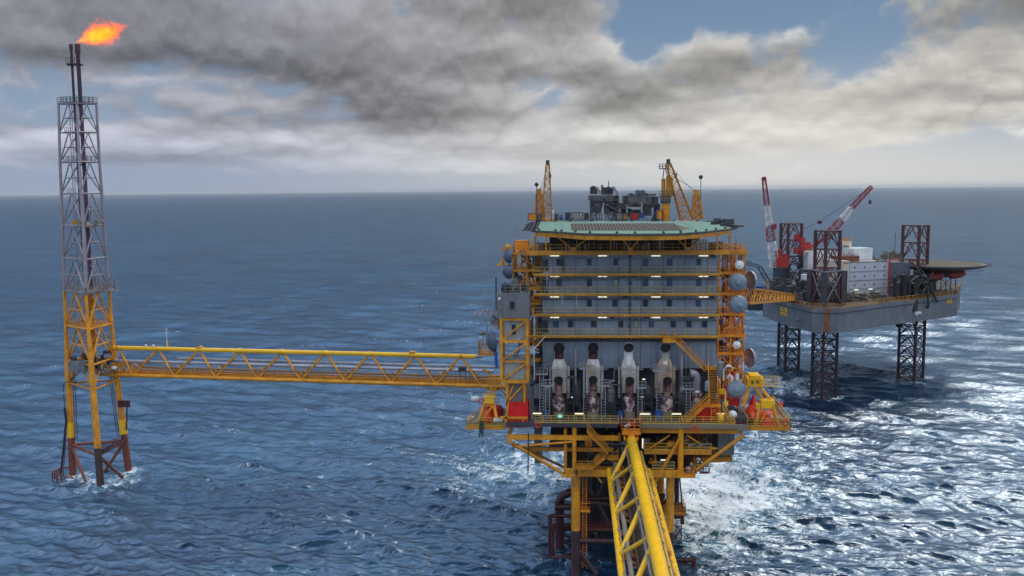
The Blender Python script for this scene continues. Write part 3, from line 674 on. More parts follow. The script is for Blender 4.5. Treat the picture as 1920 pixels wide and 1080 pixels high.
# ================================================================== accommodation block
YW = 147.0
ax0, ax1 = at(1017, 560, YW).x, at(1344, 560, YW).x
zr = at(1180, 473, YW).z                       # roof beam
zb = at(1180, 690, YW).z                       # underside of the clad wall
ACC = thing('accommodation_block', 'blue grey accommodation block with four storeys of small windows under the green helideck', 'living quarters', ((ax0+ax1)/2, YW, zb))
MB().box((ax0, YW, zb), (ax1, 173.5, zr-.3)).build('wall', WALL, ACC)
flr = [at(1180, y, YW-1).z for y in (514, 551, 590, 630)]
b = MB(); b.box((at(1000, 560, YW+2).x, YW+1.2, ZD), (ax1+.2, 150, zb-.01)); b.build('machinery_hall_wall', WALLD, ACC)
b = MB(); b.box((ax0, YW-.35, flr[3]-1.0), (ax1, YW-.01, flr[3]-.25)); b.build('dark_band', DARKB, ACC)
for i, z in enumerate(flr):
    xa = at(1000 if i < 3 else 992, 560, YW-1).x; xb = ax1+.3
    w = MB(); w.box((xa, YW-1.35, z-.16), (xb, YW-.02, z)); w.box((xa, YW-1.45, z-.26), (xb, YW-1.35, z+.02))
    for x in np.arange(xa+.5, xb, 2.6): w.beam((x, YW-1.3, z-.2), (x, YW-.1, z-.8), .1)
    wk = w.build('walkway', YEL2, ACC)
    if i == 3:
        MB().rail([(xa, YW-1.4, z), (at(1241, 600, YW-1).x, YW-1.4, z)], 1.15, 1.8, .032).build('railing', RAIL, wk)
        MB().rail([(at(1262, 600, YW-1).x, YW-1.4, z), (xb, YW-1.4, z)], 1.15, 1.8, .032).build('railing', RAIL, wk)
    else: MB().rail([(xa, YW-1.4, z), (xb, YW-1.4, z)], 1.15, 1.8, .032).build('railing', RAIL, wk)
W1 = [(1048, GLASS), (1105, WALLD), (1154, WALLD), (1210, GLASSB), (1255.5, GLASSB), (1310, WALLD)]
W2 = [(1048, DARKB), (1105, GLASS), (1154, GLASSW), (1210, GLASSB), (1255.5, GLASSB), (1310, GLASSB)]
W3 = [(1105, GLASS), (1153, GLASS), (1210, GLASS), (1255, GLASS), (1309, GLASSB)]
W4 = [(1043, GLASSB), (1069.5, GLASS), (1113, GLASS), (1164, GLASS), (1193, GLASSW), (1221, GLASSB), (1262, GLASS), (1292, GLASS), (1321, GLASS)]
for ws, y0, y1 in ((W1, 485, 497), (W2, 523, 536), (W3, 561, 574), (W4, 600, 613)):
    for px, m in ws:
        q = at(px, (y0+y1)/2, YW); hw, hh = .34, .54
        f = MB()
        for (a, c) in (((-hw-.07, -hh-.07), (-hw, hh+.07)), ((hw, -hh-.07), (hw+.07, hh+.07)), ((-hw, -hh-.07), (hw, -hh)), ((-hw, hh), (hw, hh+.07))):
            f.box((q.x+a[0], YW-.07, q.z+a[1]), (q.x+c[0], YW+.0, q.z+c[1]))
        fo = f.build('window', WALLD if m is not WALLD else WALL, ACC)
        MB().box((q.x-hw, YW-.03, q.z-hh), (q.x+hw, YW+.02, q.z+hh)).build('pane', m, fo)
for y in (479.5, 518, 556.5, 595):
    for px in (1040, 1129.5, 1229.5, 1319):
        q = at(px, y, YW-.5); f = MB(); f.box((q.x-.70, YW-.72, q.z-.075), (q.x+.70, YW-.55, q.z+.075)); f.build('lamp', LAMP, ACC)
b = MB()                                        # downpipes, cable boxes and loudspeakers on the wall
x = at(1181, 560, YW).x; b.beam((x, YW-.08, flr[3]), (x, YW-.08, zr-.5), .16)
for y in (531, 571, 611): q = at(1181, y, YW); b.box((q.x-.18, YW-.3, q.z-.25), (q.x+.18, YW-.01, q.z+.25))
for px, y in ((1056, 481), (1056, 500)): q = at(px, y, YW); b.box((q.x-.2, YW-.25, q.z-.8), (q.x+.2, YW-.01, q.z+.8))
for px, y in ((1170, 519), (1188, 519), (1170, 557), (1175, 557), (1147, 596), (1211, 595), (1334, 557), (1334, 595), (1335, 518), (1336, 480), (1181, 480)):
    q = at(px, y, YW); b.box((q.x-.3, YW-.4, q.z-.12), (q.x+.3, YW-.01, q.z+.14))
b.each('wall_fixture', DARKB, ACC)
b = MB()
for k, x in enumerate(np.arange(ax0+1.7, ax1-1, 3.45)): b.box((x-.03, YW-.035, zb+.1), (x+.03, YW-.002, zr-.4))
for z in flr[:3]: b.box((ax0, YW-.05, z-1.05), (ax1, YW-.036, z-.95))
b.each('panel_seam', WALLD, ACC)
b = MB()
for z in flr[:4]: b.box((ax0+.2, YW-.30, z+2.35 if z != flr[3] else z+2.3), (ax1-.2, YW-.16, z+2.45 if z != flr[3] else z+2.4))
b.each('cable_tray', GREY, ACC)
d0 = at(1023, 500, YW)
for y in (498, 537, 613):
    q = at(1023, y, YW); MB().box((q.x-.45, YW-.05, q.z-1.0), (q.x+.45, YW+.01, q.z+1.0)).build('door', WALLD, ACC)
q = at(1246, 613, YW); MB().box((q.x-.5, YW-.05, q.z-1.05), (q.x+.5, YW+.01, q.z+1.05)).build('door', WALL, ACC)
b = MB()
for px, p2, y0, y1 in ((1025.5, 1025.5, 507, 546), (1054, 1054, 553, 571), (1080.5, 1080.5, 550, 573)): b.tube(at(px, y0, YW-1.6), at(p2, y1, YW-1.6), .035, 5)
b.each('whip_antenna', WHITE, ACC)
# roof girder and the open truss that carries the helideck
b = MB(); b.box((at(985, 474, YW-1).x, YW-1.6, zr-.32), (at(1401, 474, YW-1).x, YW-1.0, zr+.25)); b.box((at(985, 474, YW-1).x, YW-1.0, zr-.32), (at(985, 474, YW-1).x+.5, 172, zr+.25)); b.box((at(1401, 474, YW-1).x-.5, YW-1.0, zr-.32), (at(1401, 474, YW-1).x, 172, zr+.25)); b.build('roof_girder', YEL2, ACC)
MB().box((at(985, 474, YW).x+.6, YW-.9, zr-.05), (at(1401, 474, YW).x-.6, 173, zr+.05)).build('roof_deck', DARKB, ACC)
MB().box((ax0+1, 153, zr+.06), (ax1-2, 172, zr+3.0)).build('void_shade_box', DARK, ACC)  # dark box painted in for the shadowed void under the helideck
b = MB(); yy = YW-1.2; zt = 52.0
for pb, pl, prr in ((1075, 1040, 1110), (1182, 1160, 1206), (1290, 1262, 1318)):
    A = at(pb, 468, yy); b.tube(A, (at(pl, 447, yy).x, yy, zt), .13, 8); b.tube(A, (at(prr, 447, yy).x, yy, zt), .13, 8); b.box((A.x-.4, yy-.15, A.z-.3), (A.x+.4, yy+.15, A.z+.35))
for px in (1000, 1024, 1370, 1145, 1285, 1345): b.tube(at(px, 470, yy), (at(px, 447, yy).x, yy, zt), .12, 8)
b.each('truss_member', YEL2, ACC)
rng = random.Random(9); b = MB()
for i in range(60):
    px = rng.uniform(1000, 1390); q = at(px, rng.uniform(455, 468), YW+rng.uniform(0, 5)); q.z = zr+.1; b.tube(q, q+V(0,0,rng.uniform(.6, 2.4)), rng.uniform(.03, .12), 6)
b.each('roof_pipe', GALV, ACC)
b = MB()
for px in (1300, 1304, 1309, 1313, 1318, 1322, 1327): q = at(px, 462, YW); b.tube((q.x, YW+1, zr+.1), (q.x, YW+1, zr+1.9), .16, 8)
b.each('gas_bottle', WHITE, ACC)
MB().rail([(at(985, 474, YW-1).x, YW-1.3, zr+.25), (at(1400, 474, YW-1).x, YW-1.3, zr+.25)], 1.1, 1.9, .03).build('roof_railing', YEL2, ACC)
# left and right galleries beside the block
def gallery(px0, px1, y_levels, Y0, Y1, name, m, mr, cols=3, dense=2.0):
    b = MB(); X0 = at(px0, 560, Y0).x; X1 = at(px1, 560, Y0).x
    zs = [at(px0, y, Y0).z for y in y_levels]
    for x in np.linspace(X0, X1, cols):
        for y in (Y0, (Y0+Y1)/2, Y1): b.beam((x, y, zs[-1]), (x, y, zs[0]), .26)
    for k, z in enumerate(zs):
        b.box((X0-.1, Y0-.15, z-.15), (X1+.1, Y1+.1, z)); b.box((X0-.1, Y0-.25, z-.3), (X1+.1, Y0-.15, z+.08))
        if k+1 < len(zs):
            z1 = zs[k+1]; b.beam((X0, Y0, z), (X1, Y0, z1), .14); b.beam((X1, Y0, z), (X1, Y1, z1), .14); b.beam((X0, Y1, z1), (X1, Y1, z), .14)
    o = b.build(name, m, ACC)
    r = MB()
    for z in zs[:]: r.rail([(X0, Y1, z), (X0, Y0-.1, z), (X1, Y0-.1, z), (X1, Y1, z)], 1.1, dense, .03)
    r.build('railing', mr, o)
    for k in range(len(zs)-1):
        s = MB(); stair(s, (X0+.8 if k % 2 else X1-.8, Y0+1.4, zs[k+1]), (X1-.8 if k % 2 else X0+.8, Y0+1.4, zs[k]), .8); s.build('stair', m, o)
    return o
gallery(963, 1014, (474, 506, 540, 568), YW+1.5, YW+9, 'side_gallery', YEL2, YEL2, 3, 1.2)
gallery(1347, 1395, (474, 511, 550, 588, 628, 662, 704, 735), YW+.5, YW+9, 'side_gallery', ORA, ORA, 3, 1.1)
# ================================================================== helideck
ZH = 52.6
H = thing('helideck', 'flat green helicopter deck with brown landing net, on top of the grey accommodation block', 'helideck', (9, 165, ZH))
pts = [atz(x, y, ZH) for x, y in ((1003, 431.5), (1045, 433.5), (1095, 437), (1180, 438), (1272, 437), (1320, 433.5), (1372, 427.5), (1334, 416.5), (1300, 414.5), (1020, 414.5), (1010, 416.5))]
poly = [(p.x, p.y) for p in pts]
MB().prism(poly, ZH-.30, ZH).build('deck_plate', GREEN, H)
cen = V(sum(p[0] for p in poly)/len(poly), sum(p[1] for p in poly)/len(poly), 0)
def inset(pl, k): return [(cen.x+(x-cen.x)*k, cen.y+(y-cen.y)*k) for x, y in pl]
b = MB(); o2 = inset(poly, 1.0); i2 = inset(poly, .965)
for k in range(len(poly)):
    k2 = (k+1) % len(poly); b.sheet([(*o2[k], ZH+.006), (*o2[k2], ZH+.006), (*i2[k2], ZH+.006), (*i2[k], ZH+.006)])
b.build('edge_marking', GRNW, H)
npts = [atz(x, y, ZH+.03) for x, y in ((1072, 431.5), (1278, 432), (1292, 428), (1264, 419.5), (1070, 420))]
nm = MB(); nm.sheet(npts)
net = nm.build('landing_net', TAN, H)
b = MB(); x0 = min(p.x for p in npts); x1 = max(p.x for p in npts); y0 = min(p.y for p in npts); y1 = max(p.y for p in npts)
for i in range(34):
    f = i/33; b.beam(npts[0].lerp(npts[1], f)+V(0,0,.05), npts[4].lerp(npts[3], f)+V(0,0,.05), .09)
for i in range(20):
    f = i/19; b.beam(npts[0].lerp(npts[4], f)+V(0,0,.05), npts[1].lerp(npts[3], f)+V(0,0,.05), .09)
b.build('net_rope', DUN, net)
b = MB()                                          # lettering seen edge on, too flat to read from here: plain painted strokes
for (xa, ya, xb, yb) in ((1280, 419, 1287, 419.4), (1285, 421, 1293, 421.3), (1287, 423.5, 1296, 423.9), (1288, 426, 1299, 426.3), (1291, 428.5, 1302, 428.8), (1288, 431, 1297, 431.2), (1050, 421.5, 1058, 421.4), (1050, 424, 1056, 424), (1050, 427, 1058, 427), (1041, 421, 1048, 421)):
    A = atz(xa, ya, ZH); B2 = atz(xb, yb, ZH); b.sheet([(A.x, A.y-.4, ZH+.012), (B2.x, B2.y-.4, ZH+.012), (B2.x, B2.y+.4, ZH+.012), (A.x, A.y+.4, ZH+.012)])
b.each('deck_marking', WALLD, H)
b = MB(); oo = inset(poly, 1.045)                # safety net round the edge
for k in range(len(poly)):
    k2 = (k+1) % len(poly); A = V(*poly[k], ZH-.35); B2 = V(*poly[k2], ZH-.35); C2 = V(*oo[k2], ZH-.1); D2 = V(*oo[k], ZH-.1)
    b.beam(C2, D2, .12); n = max(2, int((B2-A).length/2))
    for i in range(n+1): b.beam(A.lerp(B2, i/n), D2.lerp(C2, i/n), .08)
    for j in (1, 2, 3): b.beam(A.lerp(D2, j/4), B2.lerp(C2, j/4), .03)
b.build('safety_net', DARKB, H)
b = MB()
for k in range(len(poly)):
    k2 = (k+1) % len(poly); A = V(*inset(poly, .985)[k], ZH-.68); B2 = V(*inset(poly, .985)[k2], ZH-.68); b.beam(A, B2, .28, .62)
for f in np.linspace(.1, .9, 7): b.beam(pts[0].lerp(pts[10], f)-V(0,0,.62), pts[6].lerp(pts[7], f)-V(0,0,.62), .25, .5)
b.build('edge_girder', YEL, H)
b = MB()
for k in range(len(poly)):
    k2 = (k+1) % len(poly); L = (V(*poly[k])-V(*poly[k2])).length
    for f in np.arange(.12, 1, 4.2/L): p = V(*inset(poly, .985)[k], 0).lerp(V(*inset(poly, .985)[k2], 0), f); b.lathe((p.x, p.y, ZH+.007), (0,0,1), [(0, .20), (.16, .20), (.28, .12), (.34, .01)], 8)
b.each('edge_light', DARK, H)
b = MB(); A = atz(980, 432, ZH-.5); B2 = atz(1004, 432, ZH); C2 = atz(1009, 417, ZH); D2 = atz(992, 418, ZH-.5)
for i in range(9): f = i/8; b.beam(A.lerp(D2, f), B2.lerp(C2, f), .16)
for i in range(4): f = i/3; b.beam(A.lerp(B2, f), D2.lerp(C2, f), .14)
b.build('access_ramp', DARKB, H)
b = MB()
for px, py, w, h in ((1340, 421, .9, .8), (1349, 420, 1.0, 1.0), (1358, 424, .8, .7), (1366, 421, 1.2, 1.2), (1376, 426, .9, .6), (1345, 416, .9, .9)):
    p = atz(px, py, ZH); b.cbox((p.x, p.y, ZH+h/2-.2), (w*1.3, w, h), .3)
p = atz(1352, 419, ZH); b.box((p.x-1, p.y-4, ZH-.5), (p.x+3.4, p.y+3, ZH-.2)); b.each('edge_equipment', DARKB, H)

rng = random.Random(61)
for (p0, p1, y0, y1, ya, yb_, n, ms, lab) in ((1348, 1394, 480, 735, 148, 155, 90, (ORA, ORA, REDB, DUN, YEL2, DARKB), 'gallery_fitting'), (964, 1014, 480, 566, 149, 156, 40, (YEL2, ORA, DARKB, GREY), 'gallery_fitting'), (992, 1016, 570, 745, 147.5, 150, 46, (DARKB, GREY, REDB, YEL2), 'gallery_fitting')):
    for i in range(n):
        Y = rng.uniform(ya, yb_); A = at(rng.uniform(p0, p1), rng.uniform(y0, y1), Y); m = rng.choice(ms); k = rng.random(); b = MB()
        if k < .35: b.tube(A, A+V(0, 0, rng.uniform(1.2, 4.5)), rng.uniform(.06, .16), 6)
        elif k < .6: b.tube(A, A+V(rng.uniform(-1, 1), rng.uniform(0, 2), rng.uniform(-1.6, 1.6)), rng.uniform(.06, .14), 6)
        else: b.cbox(A, (rng.uniform(.3, 1.1), rng.uniform(.3, 1.0), rng.uniform(.3, 1.2)), rng.random())
        b.build(lab, m, ACC)

rng = random.Random(62)
for i in range(46):
    Y = rng.uniform(139.6, 145); A = at(rng.uniform(1346, 1399), rng.uniform(690, 800), Y); m = rng.choice((ORA, ORA, YELB, RED, REDB, DUN, WHITE)); k = rng.random(); b = MB()
    if k < .5: b.tube(A, A+V(rng.choice([0, rng.uniform(-1.2, 1.2)]), 0, rng.uniform(.6, 2.6)), rng.uniform(.05, .13), 6)
    else: b.cbox(A, (rng.uniform(.3, .9), rng.uniform(.3, .8), rng.uniform(.3, 1.0)), rng.random())
    b.build('deck_equipment', m, P)
# ================================================================== exhaust stacks
def hood(b, c, r, yaw=0.0, droop=0.25, n=18, length=1.7):
    """elbow from a vertical duct to an open mouth; c = centre of the mouth bend"""
    dirv = V(math.sin(yaw), -math.cos(yaw), 0)
    pts = []; k = 7
    for i in range(k+1):
        a = i/k*(math.pi/2+droop); pts.append(c + V(0,0,-r*1.25) + V(0,0,1)*(r*1.25*math.sin(a)) + dirv*(r*1.25*(1-math.cos(a))))
    b.path(pts, [r*(0.88+0.16*i/k) for i in range(k+1)], n, cap=False)
    end = pts[-1]; dd = (pts[-1]-pts[-2]).normalized()
    return end, dd
def tall_stack(px, label, duct, case, Y=144.3):
    c = at(px, 657, Y); t = thing('exhaust_stack', label, 'exhaust stack', (c.x, Y, ZD), 'tall turbine exhausts')
    z1 = at(px, 673, Y).z; z0 = at(px, 735, Y).z; r = .80
    b = MB(); e, dd = hood(b, c+V(0, .3, .55), r); b.tube((c.x, c.y+.3, z1-.1), (c.x, c.y+.3, c.z-.2), r*.88, 18); b.build('hood', duct, t)
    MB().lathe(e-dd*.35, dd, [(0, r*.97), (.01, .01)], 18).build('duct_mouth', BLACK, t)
    hw = 1.12
    b = MB(); b.box((c.x-hw, Y-.6, z0), (c.x+hw, Y+1.8, z1-1.1))
    v = [(c.x-hw, Y-.6, z1-1.1), (c.x+hw, Y-.6, z1-1.1), (c.x+hw, Y+1.8, z1-1.1), (c.x-hw, Y+1.8, z1-1.1), (c.x-.8, Y-.4, z1), (c.x+.8, Y-.4, z1), (c.x+.8, Y+1.3, z1), (c.x-.8, Y+1.3, z1)]
    b.add(v, [(0,1,5,4),(1,2,6,5),(2,3,7,6),(3,0,4,7),(4,5,6,7)])
    for k in range(4):
        z = z0+(z1-1.1-z0)*k/3.3; b.box((c.x-hw-.05, Y-.68, z), (c.x+hw+.05, Y-.6, z+.12))
    b.box((c.x-.04, Y-.66, z0), (c.x+.04, Y-.6, z1-1.1)); b.build('casing', case, t)
    b = MB(); b.box((c.x-hw-.45, Y+.2, z0-1), (c.x-hw-.15, Y+.7, z1-1.3)); b.box((c.x+hw+.12, Y-.1, z0-1), (c.x+hw+.5, Y+.6, z1-1.2)); b.each('support_column', case, t)
    b = MB(); b.box((c.x-hw+.1, Y-.2, ZD), (c.x+hw-.1, Y+1.6, z0)); b.build('base', DARK, t)
    b = MB(); b.box((c.x-.32, Y-.72, z1-.85), (c.x+.32, Y-.5, z1-.2)); b.build('inspection_hatch', WHITE, t)
    b = MB(); b.beam((c.x-2.3, Y-.6, z1-1.5), (c.x+2.3, Y-.6, z1-1.5), .1); b.beam((c.x-hw, Y-.5, z1-.6), (c.x-2.6, Y-.6, z1-1.0), .08); b.each('stay_bar', GALV, t)
    return t
tall_stack(1048.5, 'tall exhaust stack with dark purple hood and beige casing, leftmost of the back row', DUCTD, CASE)
tall_stack(1112, 'tall exhaust stack with purple hood and a brown square stain on its white casing', DUCTD, CASE)
tall_stack(1178.5, 'tall exhaust stack with clean white hood and white casing', WHITE, CASE)
tall_stack(1247, 'tall exhaust stack with rusty orange casing and pale grey hood', CASE, CASER)
q = at(1106, 693, 143.6); o = MB().box((q.x-.5, 143.61, q.z-.7), (q.x+.45, 143.68, q.z+.75)).build('stain_panel', CASER, None)
o.name = 'cover_plate'; tag(o, 'brown square plate on the white casing of the second tall exhaust', 'panel')
def short_stack(px, py, label, duct, yaw=0.0, Y=140.6, body=(743, 787), necktop=None, hw=.96, bc=None):
    c = at(px, py, Y); t = thing('exhaust_stack', label, 'exhaust stack', (c.x, Y, ZD), 'short front exhausts')
    bx = at(bc, 760, Y).x if bc else c.x
    z1 = at(px, body[0], Y).z; zm_ = at(px, body[0]+(body[1]-body[0])*.62, Y).z; z0 = at(px, body[1], Y).z; r = .66
    b = MB(); e, dd = hood(b, V(bx, c.y+.2, c.z)+V(0, 0, .45), r, yaw); b.tube((bx, c.y+.2, z1-.1), (bx, c.y+.2, c.z-.2), r*.88, 18); b.build('hood', duct, t)
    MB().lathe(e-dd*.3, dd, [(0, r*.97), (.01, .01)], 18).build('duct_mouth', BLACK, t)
    rr = hw
    MB().lathe((bx, c.y+.25, zm_), (0,0,1), [(0, rr), (z1-zm_-.35, rr), (z1-zm_-.1, rr*.86), (z1-zm_, rr*.66)], 20).build('casing', BURN, t)
    MB().lathe((bx, c.y+.25, z0-.5), (0,0,1), [(0, rr*.98), (zm_-z0+.5, rr*.98)], 20).build('base', DUN, t)
    MB().lathe((bx, c.y+.25, ZD), (0,0,1), [(0, rr*.7), (z0-.5-ZD, rr*.7)], 14).build('plinth', DARK, t)
    return t
DUCT2 = mat('grey_purple_exhaust_metal', (.27, .25, .29), .35, .45, grime=.4, rust=.05)
st1 = short_stack(1047.5, 717, 'short exhaust stack with scorched purple casing and green lamp, leftmost of the front row', DUCT)
short_stack(1112, 716, 'short exhaust stack with red rimmed hood, in front of the brown stained casing', DUCT)
short_stack(1180.5, 718, 'short exhaust stack with pale blotch on burnt casing, in front of the white hooded stack', DUCT)
short_stack(1250.5, 718, 'short exhaust stack with red flaking casing, in front of the rusty orange stack', DUCT)
short_stack(1307, 706, 'exhaust stack with its hood turned left, beside the yellow stairs', DUCT2, yaw=-1.45, body=(731, 765), bc=1306, hw=.98, Y=141.5)
q = at(1050, 780, 139.6); tag(MB().box((q.x-.3, 139.55, q.z-.2), (q.x+.3, 139.62, q.z+.2)).build('exit_lamp', GLAMP), 'small lit green lamp on the base of the leftmost short exhaust', 'lamp')
q = at(1113, 794.5, 139.4); tag(MB().box((q.x-.4, 139.35, q.z-.13), (q.x+.4, 139.42, q.z+.13)).build('exit_lamp', GLAMP), 'small lit green lamp low behind the railing below the second short exhaust', 'lamp')
# ------------------------------------------------------------------ clutter of the machinery deck
def box_thing(px0, px1, py0, py1, Y, dpt, m, name, label, cat, group=None, frame=None, Yb=None):
    q0 = at(px0, py1, Y); q1 = at(px1, py0, Y)
    b = MB(); b.box((q0.x, Y, q0.z), (q1.x, Y+dpt, q1.z)); t = thing(name, label, cat, (q0.x, Y, q0.z), group)
    b.build('body', m, t)
    f = MB(); e = .07
    for (x, s) in ((q0.x, 1), (q1.x, -1)):
        f.box((x-e, Y-e, q0.z), (x+e, Y, q1.z)); f.box((x-e, Y+dpt, q0.z), (x+e, Y+dpt+e, q1.z))
    f.box((q0.x-e, Y-e-.004, q1.z-.02), (q1.x+e, Y+.05, q1.z+.1)); f.box((q0.x-e, Y-e-.004, q0.z-.05), (q1.x+e, Y+.05, q0.z+.08))
    f.build('frame', frame or m, t); return t
RC = mat('red_container_front', (0.70, 0.008, 0.006), 0.35, grime=0.12, corr=0.5)
box_thing(955, 989, 757, 801, 138.0, 4, RC, 'cargo_container', 'bright red container standing in the foot of the yellow stair tower', 'container', 'red containers on the main deck')
box_thing(1310, 1343, 762, 799, 139.3, 3, RC, 'cargo_container', 'bright red container under the yellow stairs, right of the exhausts', 'container', 'red containers on the main deck')
box_thing(1375, 1397, 789, 807, 138.0, 2, RED, 'storage_chest', 'low red chest at the sunlit corner of the main deck beside the railing', 'chest')
box_thing(1002, 1015, 723, 746, 140.5, 1.4, GREY, 'control_cabinet', 'pale grey cabinet raised on legs left of the first exhaust', 'cabinet')
box_thing(1230, 1240, 771, 786, 140, 1.0, BLUE, 'storage_drum', 'blue box left of the red flaking short exhaust', 'drum')
box_thing(1019, 1028, 771, 784, 140, 1.0, BLUE, 'storage_drum', 'blue box left of the leftmost short exhaust', 'drum')
box_thing(1160, 1167, 773, 785, 140, 1.0, BLUE, 'storage_drum', 'blue box left of the pale blotched short exhaust', 'drum')
box_thing(1206, 1221, 776, 797, 140.5, 1.4, GREY, 'control_cabinet', 'grey cabinet behind the railing between the third and fourth short exhausts', 'cabinet')
def lit_shelter(px0, px1, py, label):
    q0 = at(px0, py, 138.9); q1 = at(px1, py, 138.9); t = thing('lamp_stand', label, 'lamp stand', (q0.x, 139, ZD), 'lit lamp frames along the front deck')
    b = MB()
    for x in (q0.x, q1.x): b.beam((x, 139, ZD), (x, 139, q0.z+.1), .12)
    b.beam((q0.x, 139, q0.z+.15), (q1.x, 139, q0.z+.15), .16, .1); b.build('post', RAIL, t)
    MB().box((q0.x+.1, 138.95, q0.z-.08), (q1.x-.1, 139.1, q0.z+.09)).build('lamp', LAMP, t)
for a, c, y, l in ((998, 1016, 775.5, 'lit tube lamp on a frame above the lifebuoy beside the stair tower'), (1077, 1095, 776, 'lit tube lamp on a frame between the first and second short exhausts'),
        (1199, 1220, 776.5, 'lit tube lamp on a frame right of the third short exhaust'), (1259, 1278, 776.5, 'lit tube lamp on a frame right of the fourth short exhaust'), (1344, 1362, 776, 'lit tube lamp on a frame right of the red container below the yellow ladder')):
    lit_shelter(a, c, y, l)
for px, py, w, l in ((1074, 745, .25, 'small lit lamp in the dark machinery, left of a pair'), (1084, 745, .35, 'small lit lamp in the dark machinery, right of a pair'), (1210, 745, .75, 'lit tube lamp high between third and fourth exhausts'), (1276, 746, .7, 'lit tube lamp high right of the fourth exhaust'), (1207, 711, .22, 'small white lamp on the dark wall below the blue grey cladding')):
    q = at(px, py, 145.5); tag(MB().box((q.x-w, 145.4, q.z-.08), (q.x+w, 145.55, q.z+.08)).build('tube_lamp', LAMP), l, 'lamp')
# piping, frames and vessels in front of the dark wall: one rack per bay
DKG = mat('dull_grey_pipe', (.085, .09, .10), .45, grime=.5)
rng = random.Random(5)
for k, (pa, pb, lab) in enumerate(((1018, 1036, 'rack of grey pipes and valves left of the leftmost exhausts'), (1063, 1099, 'rack of grey pipes and valves between first and second exhausts'), (1126, 1166, 'rack of grey pipes and valves between second and third exhausts'), (1194, 1236, 'rack of grey pipes and valves between third and fourth exhausts'), (1264, 1292, 'rack of grey pipes and valves left of the turned hood'))):
    t = thing('pipe_rack', lab, 'pipe rack', (at(pa, 780, 142).x, 142, ZD), 'pipe racks of the machinery deck')
    b = MB()
    for px in np.linspace(pa, pb, 4):
        x = at(px, 760, 141.5).x; z = at(px, rng.uniform(686, 745), 141.5).z; b.beam((x, 141.5, ZD), (x, 141.5, z), .13)
    for y in (738, 756, 775): b.beam(at(pa, y, 141.5), at(pb, y, 141.5), .12)
    b.beam(at(pa+4, 752, 141.4), at(pb-2, 768, 141.4), .1); b.build('frame', DARKB, t)
    b = MB()
    for i in range(16):
        Yk = rng.uniform(142, 145.5); A = at(rng.uniform(pa, pb), rng.uniform(700, 795), Yk); dv = rng.choice([V(1.4,0,0), V(0,0,1.6), V(-1.3,0,0), V(0,0,-1.4)])
        x_ = min(max(A.x+dv.x, at(pa, 760, Yk).x), at(pb, 760, Yk).x); B_ = V(x_, Yk, max(ZD+.1, A.z+dv.z)); b.path([A, B_, B_+V(0, .6, 0)], rng.uniform(.05, .15), 6)
    b.each('pipe', DARKB if k in (0, 3) else DKG, t)
    b = MB(); x = at((pa+pb)/2, 760, 143.5).x; b.lathe((x, 143.5, ZD+.2), (0,0,1), [(0, .1), (.1, .62), (rng.uniform(2.2, 3.8), .62), (4.2, .3), (4.3, .02)], 14); b.build('vessel', DARKB if k % 2 else GREY, t)
for px, y0, y1, m, r, l in ((1079, 655, 742, GALV, .17, 'tall pale vent pipe right of the leftmost exhaust'), (1278, 665, 748, GALV, .2, 'tall pale vent pipe right of the rusty stack')):
    A = at(px, y0, 144.2); B_ = at(px+.5, y1, 144.2); tag(MB().tube(A, B_, r, 10).build('vent_pipe', m), l, 'pipe')
A = at(1145, 720, 142.5); t = MB().lathe((A.x, A.y, at(1145, 752, 142.5).z), (0,0,1), [(0, .6), (1.7, .6), (2.0, .3)], 14); t.path([(A.x, A.y, A.z), (A.x+.1, A.y-.2, A.z+.5), (A.x+.6, A.y-.2, A.z+.5)], .22, 10); tag(t.build('steam_separator', GREY), 'small grey vessel with bent pipe on top, between second and third exhausts', 'vessel')
lifebuoy(at(1009, 797, YF-.05), 'orange lifebuoy on the deck railing beside the red container in the stair tower')
lifebuoy(at(1303, 803, YF-.1), 'orange lifebuoy on the deck railing below the red container under the stairs')
for px, y1, Y, l in ((1016, 700, 140.2, 'tall grey ladder beside the pale grey cabinet'), (1027, 722, 139.6, 'short grey ladder in front of the first short exhaust'), (1098, 690, 141.0, 'tall grey ladder just before the brown stained exhaust'), (1131, 722, 139.8, 'short grey ladder beyond the red rimmed hood'), (1200, 726, 139.8, 'short grey ladder beside the pale blotched short exhaust'), (1235, 694, 141.0, 'tall grey ladder just before the rusty orange exhaust'), (1290, 728, 140.4, 'grey ladder just before the turned hood')):
    A = at(px, 790, Y); t = thing('steel_ladder', l, 'ladder', (A.x, Y, ZD), 'grey ladders of the machinery deck'); zt = at(px, y1, Y).z
    b = MB(); b.beam((A.x-.32, Y, ZD), (A.x-.32, Y, zt), .09); b.beam((A.x+.32, Y, ZD), (A.x+.32, Y, zt), .09); b.build('stile', GALV, t)
    b = MB()
    for z in np.arange(ZD+.4, zt, .45): b.beam((A.x-.32, Y, z), (A.x+.32, Y, z), .06)
    b.build('rung', GALV, t)
    b = MB(); b.rail([(A.x-.9, Y+.2, zt-.2), (A.x+.9, Y+.2, zt-.2)], 1.0, .6, .035); b.box((A.x-.9, Y+.15, zt-.3), (A.x+.9, Y+1.2, zt-.2)); b.build('top_landing', GALV, t)
